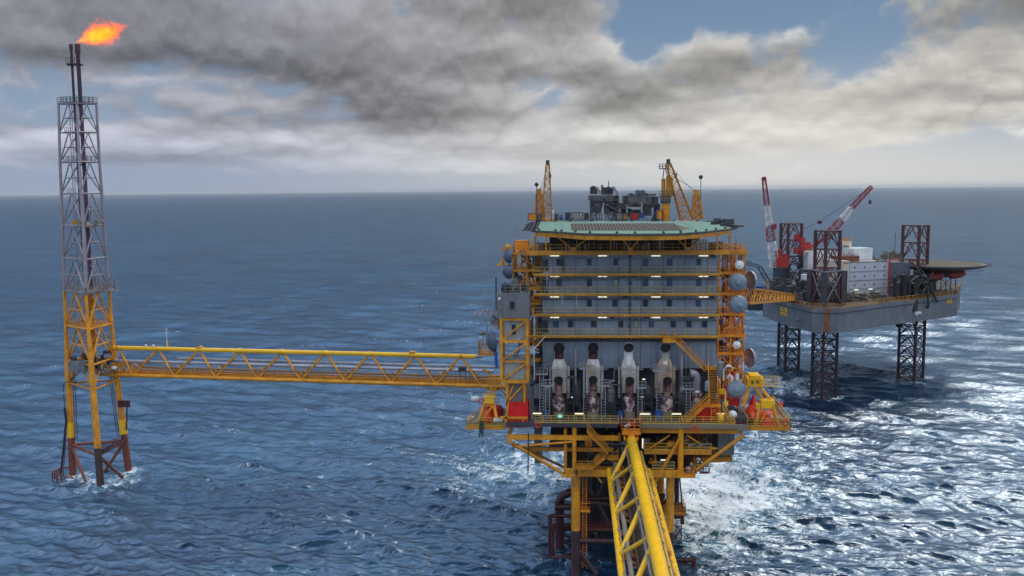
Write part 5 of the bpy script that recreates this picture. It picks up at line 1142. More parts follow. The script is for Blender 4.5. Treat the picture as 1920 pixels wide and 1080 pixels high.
A = at(1131, 415, 188); tag(MB().tube(A, at(1131, 380, 188), .06, 6).build('flag_pole', WHITE), 'thin white pole right of the dark pole behind the helideck', 'pole')
b = MB(); rng = random.Random(21)
for i in range(26): A = at(rng.uniform(1100, 1160), 412, Y+1+rng.uniform(0, 3)); b.tube(A, A+V(0,0,rng.uniform(.5, 1.5)), rng.uniform(.06, .14), 6)
tag(b.build('bottle_rack', GALV), 'rack of pale upright bottles behind the helideck railing', 'rack')
# low structure the stores stand on
b = MB(); A = at(985, 414, 186); B_ = at(1330, 414, 186); b.box((A.x, 186.2, 51.2), (B_.x, 197, 52.15)); tag(b.build('stores_deck', DARKB), 'dark raised deck carrying the cranes and containers behind the helideck', 'deck')
# ================================================================== flare tower
FT = thing('flare_tower', 'tall three legged lattice flare tower, pale above and yellow below, with the burning flame', 'flare tower', atz(180, 900))
fl = [atz(189, 914), atz(137, 889), atz(241, 881)]                  # near, left and right leg at the waterline
fd = [(Vector((p.x, p.y, 0))).dot(V(-math.sin(YAW), math.cos(YAW), 0)) for p in fl]
LV = [[(144, 109.5, 180.5), 193], [(146, 111, 183.5), 247], [(148.5, 112.5, 186.5), 303], [(152, 115, 191), 363], [(156, 117, 195.5), 424], [(159, 119, 200), 487], [(161, 121, 205), 551], [(165.5, 124, 210), 618], [(171, 127, 215), 686]]
topd = [195.2, 197.6, 198.2]; 
def leg_pt(i, k):
    """point of leg i (near, left, right) on level k: depth runs from the waterline to the narrow top"""
    px, py = LV[k][0][i], LV[k][1]; f = (914-py)/(914-193.0); D = fd[i]+(topd[i]-fd[i])*f
    zref = atd(LV[k][0][0], py, fd[0]+(topd[0]-fd[0])*f).z
    r = ray(px, py); q = atd(px, py, D); return V(q.x, q.y, zref)
lv = [[leg_pt(i, k) for i in range(3)] for k in range(9)]
names = ['near', 'left', 'right']; zyel = lv[6][0].z
for i in range(3):
    b = MB(); b.path([lv[k][i] for k in range(7)], [.25+.022*k for k in range(7)], 10)
    leg = b.build('leg', GALVW, FT)
    low = lv[8][i]; foot = V(fl[i].x, fl[i].y, 0); y1 = low.lerp(foot, .68)
    MB().path([lv[6][i], lv[7][i], low, y1], [.32, .36, .58, .66], 14).build('yellow_leg_section', YEL, leg)
    MB().path([y1, foot, foot+(foot-low).normalized()*5], [.70, .74, .76], 14).build('splash_sleeve', REDB if i else SPLASH, leg)
    if i: MB().tube(y1+(low-foot).normalized()*3.2, y1+(low-foot).normalized()*.1, .76, 14).build('clean_band', YELB, leg)
for k in range(8):
    m = GALVW if k < 6 else YEL; b = MB(); A = lv[k]; B_ = lv[k+1]
    for i, j in ((0, 1), (0, 2), (1, 2)):
        mid = (A[i]+A[j])/2; rr = .125+.010*k
        b.tube(A[i], A[j], rr*1.15, 8); b.tube(mid, B_[i], rr, 8); b.tube(mid, B_[j], rr, 8); b.tube(mid.lerp(B_[i], .5), mid.lerp(B_[j], .5), rr*.85, 8)
    b.build('bracing', m, FT)
b = MB(); A = lv[8]; foot = [V(p.x, p.y, 0) for p in fl]; q = [A[i].lerp(foot[i], .20) for i in range(3)]
for i, j in ((0, 1), (0, 2), (1, 2)): b.tube(A[i], A[j], .26, 10); b.tube(q[i], q[j], .22, 10); b.tube((A[i]+A[j])/2, q[i], .18, 8); b.tube((A[i]+A[j])/2, q[j], .18, 8)
b.each('lower_bracing', YEL2, FT)
b = MB(); q = [A[i].lerp(foot[i], .74) for i in range(3)]
for i, j in ((0, 1), (0, 2), (1, 2)): b.tube(q[i], q[j], .32, 10)
b.tube(q[0], (foot[0]+foot[2])/2+V(1.2, 2, -1), .34, 10); b.tube(q[1], (foot[1]+foot[0])/2+V(0,0,-1), .32, 10); b.tube(q[2], (foot[1]+foot[2])/2+V(0,0,-1), .34, 10); b.each('splash_bracing', REDB, FT)
m12 = (q[1]+q[2])/2; w = MB()
for i, j in ((0, 2),): w.beam(q[i].lerp(q[j], .05)+V(0, .8, .5), q[i].lerp(q[j], .95)+V(0, .8, .5), 1.0, .15); w.rail([q[i].lerp(q[j], .05)+V(0, .8, .5), q[i].lerp(q[j], .95)+V(0, .8, .5)], 1.1, .9, .04, 3)
w.build('splash_walkway', DKRED, FT)
def plat(k, ext, name, m, mr, h=1.1):
    c = (lv[k][0]+lv[k][1]+lv[k][2])/3; P3 = [c+(p-c)*ext for p in lv[k]]; z = lv[k][0].z
    o = MB().prism([(p.x, p.y) for p in (P3[1], P3[0], P3[2])], z-.12, z+.1).build(name, m, FT)
    MB().rail([V(p.x, p.y, z+.1) for p in (P3[1], P3[0], P3[2])], h, .9, .035, 3, True, True).build('railing', mr, o)
plat(0, 1.06, 'top_platform', DARKB, DARKB, 1.3); plat(2, .8, 'platform', GREY, GREY); plat(4, .98, 'platform', DUN, GALV); plat(6, 1.12, 'platform', GREY, GALV, 1.2); plat(7, .95, 'platform', YEL2, YEL)
c6 = lv[6][2]; b = MB(); b.cbox(c6+V(.6, -1.2, .1), (3.4, 2.4, .2), .3); b.rail([c6+V(-1, -2.3, .1), c6+V(2.2, -2.0, .1), c6+V(2.2, .4, .1)], 2.0, .6, .04, 4); b.build('side_basket', GALVW, FT)
for k in range(0, 8):
    cA = (lv[k][0]*.32+lv[k][1]*.55+lv[k][2]*.13); cB = (lv[k+1][0]*.32+lv[k+1][1]*.55+lv[k+1][2]*.13)
    s = MB(); s.ladder(cB+V(.3,0,0), cA+V(.3,0,.3), .5, r=.04); s.box((cA.x-.9, cA.y-.6, cA.z-.08), (cA.x+.9, cA.y+.6, cA.z+.02))
    if k % 2: s.rail([V(cA.x-.9, cA.y-.6, cA.z), V(cA.x+.9, cA.y-.6, cA.z)], 1.0, .45, .03, 3)
    s.build('ladder', GREY if k < 6 else ORA, FT)
# the two flare pipes
z8 = lv[8][0].z
c0 = atd(139, 190, 197.0); s1 = V(c0.x, c0.y, 0); t1 = atd(130.5, 83, 197).z
c0b = atd(151, 190, 196.4); s2 = V(c0b.x, c0b.y, 0); t2 = atd(145.5, 83, 196.4).z
FS = mat('dark_flare_pipe', (.06, .035, .055), .4, .3, grime=.4, rust=.05); FSP = mat('purple_flare_pipe', (.13, .06, .12), .38, .3, grime=.4)
b = MB(); b.tube(V(s1.x, s1.y, lv[0][0].z), V(s1.x, s1.y, t1-1.0), .26, 12); b.tube(V(s1.x, s1.y, t1-1.1), V(s1.x, s1.y, t1), .38, 12); p1 = b.build('flare_pipe', FS, FT)
b = MB(); b.tube(V(s2.x, s2.y, lv[0][0].z), V(s2.x, s2.y, t2-1.6), .40, 14); b.tube(V(s2.x, s2.y, t2-1.7), V(s2.x, s2.y, t2), .56, 14); p2 = b.build('flare_pipe', FS, FT)
zc = atd(140, 121, 196.7).z; b = MB(); b.box((s1.x-.7, s1.y-.8, zc-.25), (s2.x+.7, s2.y+.6, zc+.05)); b.rail([V(s1.x-.8, s1.y-.9, zc), V(s2.x+.6, s2.y-.9, zc)], 1.3, .5, .035, 3); b.build('pipe_platform', FS, FT)
MB().tube(V(s1.x, s1.y, z8), V(s1.x, s1.y, lv[0][0].z), .24, 12).build('inner_pipe', FSP, FT)
b = MB(); b.tube(V(s2.x, s2.y, lv[6][0].z), V(s2.x, s2.y, lv[0][0].z), .40, 14); ip = b.build('inner_pipe', FSP, FT)
MB().tube(V(s2.x, s2.y, z8-.5), V(s2.x, s2.y, lv[6][0].z), .45, 14).build('yellow_pipe_section', YEL, ip)
b = MB(); q = V(s1.x+.9, s1.y, 0); b.box((q.x-.6, q.y-.5, z8), (q.x+.5, q.y+.5, lv[6][0].z-1)); b.build('cable_riser', YEL2, FT)
rng = random.Random(31); b = MB(); c = (lv[8][0]+lv[8][1]+lv[8][2])/3
for i in range(30): b.cbox(c+V(rng.uniform(-3.2, 3.0), rng.uniform(-3, 3), rng.uniform(-1.4, 1.5)), (rng.uniform(.3, 1.2), rng.uniform(.3, 1), rng.uniform(.3, 1.3)), rng.random())
b.build('valve_skid', DARKB, FT)
b = MB(); b.prism([(p.x, p.y) for p in (lv[8][1], lv[8][0], lv[8][2])], z8-1.5, z8-1.2); b.box((c.x-2.5, c.y-4.4, z8-1.2), (c.x+1.0, c.y-3.9, z8+.8)); b.build('lower_deck', GREY, FT)
rng = random.Random(51)
for i in range(46):
    k = rng.choice((6, 6, 7, 4)); c_ = (lv[k][0]+lv[k][1]+lv[k][2])/3; A_ = c_+V(rng.uniform(-3.6, 4.2), rng.uniform(-3.6, 2.5), rng.uniform(.1, 1.0)); b = MB()
    if rng.random() < .5: b.cbox(A_, (rng.uniform(.3, 1.0), rng.uniform(.3, .9), rng.uniform(.3, 1.0)), rng.random())
    else: b.tube(A_, A_+V(rng.uniform(-.4, .4), 0, rng.uniform(.8, 2.6)), rng.uniform(.04, .10), 6)
    b.build('platform_fitting', rng.choice((GREY, GALV, DUN, YEL2)), FT)
# hanging stairs and bumpers on the legs
s = MB(); A = lv[8][1].lerp(foot[1], .1)+V(1.2,0,0); B_ = foot[1].lerp(lv[8][1], .3)+V(1.1,0,0); s.ladder(A, B_, .5, r=.05); A = lv[8][2].lerp(foot[2], .12)+V(-1.2,-.3,0); B_ = foot[2].lerp(lv[8][2], .3)+V(-1.2,-.3,0); s.ladder(A, B_, .5, r=.05); s.build('leg_ladder', DKRED, FT)
b = MB(); A = atd(233, 756, fd[2]); b.cbox(A+V(.3,-.6,0), (2.4, .4, 1.4)); b.rail([A+V(-1,-.7,-.7), A+V(1.6,-.7,-.7)], 1.4, .5, .05, 3); b.beam(A+V(.6,0,-.7), atd(237, 806, fd[2]), .25); b.build('boat_bumper', DKRED, FT)
b = MB(); A = atd(121, 765, fd[1]); b.path([atd(119, 735, fd[1]), atd(119.5, 720, fd[1]), atd(123, 716, fd[1]), atd(130, 717, fd[1])], .07, 6); b.path([A, atd(124, 790, fd[1]), atd(121, 820, fd[1]), atd(114, 890, fd[1])], .22, 8); b.tube(A, A+V(0,0,3), .09, 6); b.build('hose_riser', DARK, FT)
b = MB(); A = atd(98, 886, fd[1]-2); B_ = atd(114, 876, fd[1]+2); C_ = atd(131, 877, fd[1]+2); b.path([A, B_, C_], .18, 8); b.tube(A, atd(138, 897, fd[1]-4), .15, 8)
for f in (0, .25, .5, .8): q = A.lerp(B_, f); b.tube(q, q-V(0,0,2.6), .16, 8)
b.tube(atd(107, 889, fd[1]-2.6), atd(107, 901, fd[1]-2.6), .16, 8); b.tube(atd(115, 892, fd[1]-3), atd(115, 902, fd[1]-3), .16, 8); b.tube(atd(124, 715+98, fd[1]), atd(118, 895, fd[1]), .12, 6); b.each('boat_fender', REDB, FT)
# ------------------------------------------------------------------ flame
A = V(s2.x, s2.y, t2); wdir = (atd(244, 50, 194) - A); Lf = wdir.length; wd = wdir.normalized()
bm = MB(); prof = [(-.02, .05), (.0, .6), (.08, 1.3), (.2, 2.2), (.4, 3.2), (.6, 3.5), (.8, 3.2), (.95, 2.2), (1.05, 1.0), (1.1, .05)]
bm.lathe(A+V(.0, 0, .5), wd, [(h*Lf, r*1.25) for h, r in prof], 20)
fm = bpy.data.materials.new('gas_flame'); fm.use_nodes = True; fm.node_tree.nodes.clear(); t = NT(fm.node_tree); out = t.new('ShaderNodeOutputMaterial')
pos = t.new('ShaderNodeNewGeometry').outputs['Position']
sub = t.new('ShaderNodeVectorMath', operation='SUBTRACT'); t.l.new(pos, sub.inputs[0]); sub.inputs[1].default_value = A+V(0,0,.5)
rel = sub.outputs[0]
dt = t.new('ShaderNodeVectorMath', operation='DOT_PRODUCT'); t.l.new(rel, dt.inputs[0]); dt.inputs[1].default_value = wd; s = t.math('DIVIDE', dt.outputs['Value'], Lf)
ln = t.new('ShaderNodeVectorMath', operation='LENGTH'); t.l.new(rel, ln.inputs[0])
rad = t.math('SQRT', t.math('MAXIMUM', t.math('SUBTRACT', t.math('POWER', ln.outputs['Value'], 2.0), t.math('POWER', dt.outputs['Value'], 2.0)), 0.0))
wid = t.math('ADD', t.math('MULTIPLY', t.math('SINE', t.math('MULTIPLY', t.math('POWER', t.math('MINIMUM', t.math('MAXIMUM', s, 0.001), 1.0), 1.10), 3.0)), 2.5), .30)
q = t.math('DIVIDE', rad, wid)
n1 = t.noise(rel, .42, 7, .70, 1.4); n2 = t.noise(rel, 1.7, 5, .65, .8)
e = t.math('SUBTRACT', t.math('ADD', t.math('MULTIPLY', n1, 2.6), t.math('MULTIPLY', n2, .9)), t.math('ADD', t.math('ADD', t.math('MULTIPLY', q, 1.0), t.math('MULTIPLY', t.ramp(s, .45, 1.08), .75)), .74))
dens = t.ramp(e, -0.05, 1.0)
hot = t.math('SUBTRACT', t.math('MULTIPLY', e, 1.0), t.math('MULTIPLY', t.ramp(s, .3, 1.0), .35))
fc = t.mix(t.ramp(hot, .15, 1.15), (1.0, .10, .0), (1.0, .44, .012))
em = t.new('ShaderNodeEmission'); t.put(em.inputs[0], fc); t.put(em.inputs[1], t.math('MULTIPLY', dens, 1.25))
ab = t.new('ShaderNodeVolumeAbsorption'); ab.inputs[0].default_value = (.9, .5, .3, 1); t.put(ab.inputs[1], t.math('MULTIPLY', dens, 0.95))
ad = t.new('ShaderNodeAddShader'); t.l.new(em.outputs[0], ad.inputs[0]); t.l.new(ab.outputs[0], ad.inputs[1]); t.l.new(ad.outputs[0], out.inputs['Volume'])
fo = bm.build('flare_flame', fm); tag(fo, 'orange and yellow gas flame blowing right from the tip of the flare tower pipes', 'flame')
# ================================================================== long bridge to the flare tower
BD = thing('flare_bridge', 'long yellow truss bridge with grey pipes between the big platform and the flare tower', 'bridge', at(560, 700, 180))
DR, DL = 179.0, 194.0
def dep(px): return DR+(DL-DR)*(925-px)/(925-215.0)*1.0
zt = (atd(925, 666, DR+1.5).z + atd(215, 655, DL+1.5).z)/2; zb_ = (atd(925, 721, DR).z + atd(215, 706, DL).z)/2
def tc(px): q = atd(px, 660, dep(px)+1.5); return V(q.x, q.y, zt)
def bc(px, far=0): q = atd(px, 712, dep(px)+far*3.4); return V(q.x, q.y, zb_)
MB().tube(tc(214), tc(892), .44, 16).build('top_chord', YELB, BD)
tp = tc(892); MB().tube(tp, tc(905), .44, 16, .2).build('top_chord_end', GALVW, BD)
MB().tube(bc(222), bc(926), .40, 14).build('bottom_chord', YEL, BD)
MB().tube(bc(222, 1), bc(926, 1), .40, 14).build('bottom_chord', YEL, BD)
tops = [222, 297, 374, 450, 530, 611, 694, 779, 864]; bots = [250, 327, 404, 483, 564, 647, 733, 818, 902]
b = MB()
for px in tops: b.lathe(tc(px)-V(.3,0,0), (1,0,0), [(0,.44),(.02,.52),(.55,.52),(.57,.44)], 16)
b.each('chord_collar', YEL, BD)
b = MB(); b2 = MB(); b.tube(tc(222), bc(185), .22, 10)
for i, px in enumerate(tops):
    b.tube(tc(px), bc(bots[i]), .20, 10); b2.tube(tc(px), bc(bots[i], 1), .20, 10)
    if i: b.tube(tc(px), bc(bots[i-1]), .20, 10); b2.tube(tc(px), bc(bots[i-1], 1), .20, 10)
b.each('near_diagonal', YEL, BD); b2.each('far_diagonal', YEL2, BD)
b = MB()
for px in list(bots)+[288, 365, 443, 523, 605, 690, 775, 860]: b.tube(bc(px), bc(px, 1), .15, 8); b.beam(bc(px)+V(0,.15,.2), bc(px)+V(0,.15,2.0), .2)
b.each('cross_beam', YEL2, BD)
b = MB(); A, B_ = bc(225), bc(922); dv = V(0, 1.0, .25); b.beam(A+dv+V(0,.5,0), B_+dv+V(0,.5,0), 1.2, .1)
b.rail([A+V(0,.9,.3), B_+V(0,.9,.3)], 1.3, 1.6, .035, 3); b.rail([A+V(0,2.1,.3), B_+V(0,2.1,.3)], 1.3, 1.6, .035, 3); b.build('walkway', YEL, BD)
b = MB(); dv = V(0, 1.4, 2.75); b.tube(bc(181)+dv, bc(925)+dv, .33, 12); dv = V(0, 2.4, 3.4); b.tube(bc(325)+dv, bc(930)+dv, .24, 12); b.tube(bc(246)+V(0,2.0,2.3), bc(325)+V(0,2.0,2.4), .12, 8); b.each('process_pipe', GALV, BD)
b = MB()
for k, (dy, dz, r) in enumerate(((.5, 1.75, .11), (2.9, 1.2, .2), (2.4, .7, .16), (1.5, .55, .1))): b.tube(bc(250)+V(0,dy,dz), bc(915)+V(0,dy,dz), r, 8)
b.each('cable_pipe', DUN, BD)
b = MB()
for px in bots[:-1]: b.path([bc(px-10, .4)+V(0,0,2.4), bc(px-4, .4)+V(0,0,2.7), bc(px+3, .4)+V(0,0,2.5), bc(px+12, .4)+V(0,0,1.4)], .10, 6)
b.each('pipe_hanger', YELB, BD)
b = MB(); b.cbox(tc(376)+V(0,0,.2), (1.3, 1.0, .7)); b.cbox(tc(774)+V(0,0,.35), (1.2, 1.0, .7)); b.lathe(tc(377)+V(0,0,.4), (0,0,1), [(0,.4),(.4,.25),(.42,.02)], 10); b.each('lifting_lug', YEL, BD)
t = thing('weather_mast', 'thin white weather mast standing on the top pipe of the long bridge', 'mast', tc(314)); b = MB(); b.tube(tc(314), tc(314)+V(0,0,1.5), .16, 8); b.build('base', YELB, t); b = MB(); b.tube(tc(314)+V(0,0,1.5), tc(314)+V(0,0,4.2), .07, 6); b.beam(tc(314)+V(-.4,0,3.4), tc(314)+V(.5,0,3.6), .06); b.lathe(tc(314)+V(0,0,3.9), (0,0,1), [(0,.05),(.1,.16),(.3,.16),(.35,.02)], 8); b.build('sensor', WHITE, t)
for px, l in ((274, 'small white lamp on the top pipe near the flare tower, left of two'), (288, 'small white lamp on the top pipe near the flare tower, right of two')):
    tag(MB().lathe(tc(px)+V(0,0,.4), (0,0,1), [(0,.15),(.2,.3),(.4,.2),(.42,.02)], 8).build('navigation_lamp', WHITE), l, 'lamp')
b = MB(); A = bc(222); b.beam(bc(186), bc(225), .5); b.beam(bc(186), lv[8][0], .5); b.beam(bc(215, 1), lv[8][2]+V(0,0,-.5), .5); rng = random.Random(2)
for i in range(18): b.cbox(bc(rng.uniform(195, 236))+V(0, rng.uniform(.3, 2.8), rng.uniform(.3, 2.6)), (rng.uniform(.4, 1.3), .5, rng.uniform(.3, .9)), rng.random())
b.build('tower_landing', YEL2, BD)
tag(MB().lathe(bc(216)+V(-.5,-.2,1.5), (1,0,0), [(0,.1),(.1,.4),(1.0,.4),(1.1,.1)], 12).build('liferaft_canister', WHITE), 'white canister at the tower end of the long bridge', 'liferaft')
b = MB(); e1 = bc(922); b.cbox(e1+V(.4,0,.4), (2.6, 1.0, 2.4)); b.cbox(e1+V(.4, 3.4, .4), (2.4, .8, 2.2)); b.tube(e1+V(-1.2,-.2,.0), e1+V(3.4,-.2,.0), .5, 12); b.beam(bc(905)+V(0,1,3.2), e1+V(1,1,1), .35); b.each('end_bearing', YEL, BD)
b = MB(); b.beam(e1+V(.4,.5,-.5), (XL+4, 181, ZD-1.2), .35); b.beam(e1+V(2,.5,-.3), (XL+4, 183, ZD-5), .3); b.beam(e1+V(1.0,2,-.5), e1+V(6.5,3,-6.5), .25); b.beam(e1+V(1.4,2,-.5), e1+V(9.0,3,-6), .2); b.each('support_strut', YEL2, BD)
b = MB()
for px, h in ((853, 1.6), (862, 2.4), (872, 2.8), (880, 2.2)): b.beam(bc(px)+V(0,1,.2), bc(px)+V(0,1,.2+h), .12)
b.cbox(bc(866)+V(0,1.2,3.0), (1.6, .6, .8)); b.each('valve_stand', DARKB, BD)
# ================================================================== bridge towards the viewer
NB = thing('link_bridge', 'broad bright yellow truss bridge running from the platform front towards the viewer', 'bridge', (8, 100, 20))
Xt = at(1183.5, 822, 134.5).x; Zt = at(1183.5, 822, 134.5).z
pl = atz(1166, 1080, 17.9); pr_ = atz(1268, 1080, 17.9); Xl, Xr2, Zb = pl.x, pr_.x, 17.9; Y0, Y1 = 30.0, 134.2
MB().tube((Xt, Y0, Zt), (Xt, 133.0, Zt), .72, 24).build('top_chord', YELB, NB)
MB().tube((Xt, 133.0, Zt), (Xt, 135.3, Zt+.2), .74, 20, .5).build('chord_end', ORA, NB)
b = MB()
for y in np.arange(50, 132, 6.6): b.lathe((Xt, y, Zt), (0,1,0), [(0,.72),(.01,.735),(.10,.735),(.11,.72)], 24)
b.each('weld_band', YELB, NB)
MB().tube((Xl, Y0, Zb), (Xl, Y1, Zb), .42, 16).build('bottom_chord', YELB, NB)
MB().tube((Xr2, Y0, Zb), (Xr2, Y1, Zb), .42, 16).build('bottom_chord', YELB, NB)
nodes = [128.5, 115.3, 102.1, 88.9, 75.7, 62.5, 49.3]; bl = MB(); br = MB(); fr = MB()
for i, y in enumerate(nodes):
    for m_, X in ((bl, Xl), (br, Xr2)):
        m_.tube((X, y, Zb), (Xt, y+5.4, Zt), .30, 12); m_.tube((X, y, Zb), (Xt, y-6.2, Zt), .27, 12)
    fr.tube((Xl, y, Zb), (Xr2, y, Zb), .25, 10); fr.tube((Xl, y-6.6, Zb), (Xr2, y-6.6, Zb), .2, 10)
    fr.tube((Xl, y, Zb-.1), (Xr2, y-6.6, Zb-.1), .16, 8)
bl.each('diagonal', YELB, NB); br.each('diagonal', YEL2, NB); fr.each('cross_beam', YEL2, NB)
xw0, xw1 = Xl+1.7, Xr2-2.0
b = MB(); b.box((xw0, Y0, Zb+.28), (xw1, Y1, Zb+.36)); b.build('walkway_floor', mat('dark_brown_grating', (.028, .017, .011), .75, grime=.5, rust=.15), NB)
b = MB()
for x in (xw0, xw1): b.rail([(x, Y0, Zb+.36), (x, Y1, Zb+.36)], 1.15, 1.8, .03, 2)
b.build('walkway_railing', REDB, NB)
b = MB(); b.tube((Xl+.9, Y0, Zb+1.0), (Xl+.9, Y1, Zb+1.0), .3, 10); b.tube((Xr2-.9, Y0, Zb+.7), (Xr2-.9, Y1, Zb+.7), .25, 10); b.tube((Xl+1.9, Y0, Zb+.2), (Xl+1.9, Y1, Zb+.2), .2, 8); b.each('process_pipe', DUN, NB)
b = MB(); A = at(1172, 848, 133.5); xg = A.x; zg = atz(1172, 848, 0).z; b.tube((xg+.15, Y0, Zt-1.0), (xg+.15, 133.5, Zt-1.0), .17, 10); b.build('grey_pipe', GALV, NB)
b = MB(); b.tube((Xt+1.35, Y0, Zt-1.7), (Xt+1.35, 133.5, Zt-1.7), .17, 10)
for y in np.arange(45, 133, 6.6): b.beam((Xt+.5, y, Zt-.6), (Xt+1.5, y, Zt-1.75), .22)
b.build('white_pipe', RAIL, NB)
b = MB()
for X, s_ in ((Xl, -1), (Xr2, 1)):
    b.tube((X+.35*-s_, Y0, Zb+.75), (X+.35*-s_, Y1, Zb+.75), .05, 6)
    for y in np.arange(40, 134, 3.3): b.beam((X, y, Zb+.3), (X-.35*s_, y, Zb+.75), .08)
    for y in np.arange(42.7, 134, 6.6): b.box((min(X, X-1.5*s_), y-.12, Zb+.25), (max(X, X-1.5*s_), y+.12, Zb+.45))
b.build('grab_rail', GALVW, NB)
b = MB(); b.beam((Xt-.9, 134.6, Zt-.3), (Xt-1.0, 136.6, ZD-.9), .3); b.beam((Xt+.9, 134.6, Zt-.3), (Xt+1.0, 136.6, ZD-.9), .3); b.beam((Xl, 134, Zb), (Xl, 136.8, ZC+.4), .4); b.beam((Xr2, 134, Zb), (Xr2, 136.8, ZC+.4), .4); b.each('end_bracket', ORA, NB)
# ================================================================== jack-up rig on the right
J = thing('jack_up_rig', 'grey hulled jack up rig raised on three dark maroon lattice legs, beyond the orange gallery', 'jack up rig', atd(1610, 600, 275))
MAR = mat('maroon_leg_steel', (.032, .008, .016), .4, grime=.35, rust=.08); MARR = mat('rust_red_leg_top', (.085, .022, .026), .45, grime=.35, rust=.15)
HULL = mat('grey_hull_paint', (.150, .165, .185), .45, grime=.45, streak=.35, rust=.06, scale=.45, panel=4.0)
ZH0, ZH1 = 19.8, 26.4
def jz(px, py, z): return atz(px, py, z)
hb = [jz(1430, 592.6, ZH0), jz(1457, 604, ZH0), jz(1522, 623, ZH0), jz(1573, 624, ZH0), jz(1665, 610, ZH0), jz(1792.5, 592.6, ZH0)]
back = [atd(1800, 570, 306), atd(1680, 570, 330), atd(1520, 570, 338), atd(1438, 570, 320)]
poly = [(p.x, p.y) for p in hb+back]
MB().prism(poly, ZH0, ZH1).build('hull', HULL, J)
A = atd(1404, 582, 300); B_ = atd(1440, 570, 300); MB().box((A.x, A.y, A.z), (B_.x, A.y+9, ZH1)).build('cantilever_beam', DARKB, J)
MB().prism(poly, ZH1+.004, ZH1+.03).build('deck_plating', mat('dark_deck_plating', (.05, .045, .04), .7, grime=.6, rust=.2), J)
b = MB(); cxy = V(sum(p[0] for p in poly)/len(poly), sum(p[1] for p in poly)/len(poly), 0)
for k in range(len(hb)):
    A, B_ = V(*poly[k], 0), V(*poly[(k+1) % len(poly)], 0); 
    b.beam(A+V(0,-.1,ZH1-1.3), B_+V(0,-.1,ZH1-1.3), .2, .22)
b.build('rubbing_strake', DARKB, J)
m_ = MB(); m_.rail([V(x, y, ZH1) for x, y in poly], 1.2, 2.2, .05, 2, True, True); m_.build('deck_railing', YEL2, J)
q = hb[2].lerp(hb[3], .55); tq = V(q.x, q.y-.03, 0)
d23 = (hb[3]-hb[2]).normalized()
b = MB(); w_ = .9; b.add([q-d23*w_+V(0,-.02,.05), q+d23*w_+V(0,-.02,.05), q+d23*w_*.9+V(0,-.02,ZH1-ZH0-.3), q-d23*w_*.7+V(0,-.02,ZH1-ZH0-.3)], [(0,1,2,3)])
b.build('rust_streak', mat('rust_streak', (.22, .085, .03), .7, grime=.5), J)
b = MB()
for px in (1522.5, 1570): A = atd(px, 577, 254.3); B_ = atd(px+3, 622, 254.3); b.tube(A, B_, .14, 6)
b.each('hull_line', DARK, J)
b = MB(); A = jz(1497, 600, 22.6); b.cbox(A+V(-.2,-.2,-.3), (1.9, .8, 1.0), .6); b.beam(A+V(.6,-.3,0), A+V(.4,-.2,3.2), .1); b.beam(A+V(-.4,-.3,0), A+V(.4,-.2,3.2), .1); b.build('anchor', GREY, J)
# yellow signs on the hull
def hull_sign(pxm, pym, w, h, A, B_, words, label):
    dd = (B_-A); dd.z = 0; dd.normalize(); n = V(dd.y, -dd.x, 0)
    r = ray(pxm, pym); tt = (A-CP).dot(n)/r.dot(n); c = CP+r*tt+n*.06
    t = thing('warning_sign', label, 'sign', c, 'yellow signs on the hull')
    rot = Matrix(((dd.x, n.x, 0), (dd.y, n.y, 0), (0, 0, 1)))
    p = MB(); u = dd*w/2; v = V(0,0,h/2); p.add([c-u-v, c+u-v, c+u+v, c-u+v, c-u-v-n*.05, c+u-v-n*.05, c+u+v-n*.05, c-u+v-n*.05], [(0,1,2,3), (7,6,5,4), (0,4,5,1), (1,5,6,2), (2,6,7,3), (3,7,4,0)])
    p.build('panel', mat('yellow_sign', (.70, .40, .02), .5, grime=.1), t)
    tr = Matrix(((dd.x, 0, n.x), (dd.y, 0, n.y), (0, 1, 0)))
    for (s_, size, dz) in words: text(s_, size, 'lettering', DARK, t, c+n*.03+V(0,0,dz), tr)
    return t
hull_sign(1469.5, 583.5, 3.9, 2.35, hb[1], hb[2], (('SAFE', .85, .68), ('WORK AREA', .66, -.12), ('KEEP CLEAR', .34, -.78)), 'yellow lettered sign on the bow of the grey hull near the gangway')
hull_sign(1780, 564.5, 2.5, 1.3, hb[4], hb[5], (('SAFE', .4, .25), ('WORK AREA', .33, -.28)), 'small yellow sign on the grey hull below the red lifeboats')
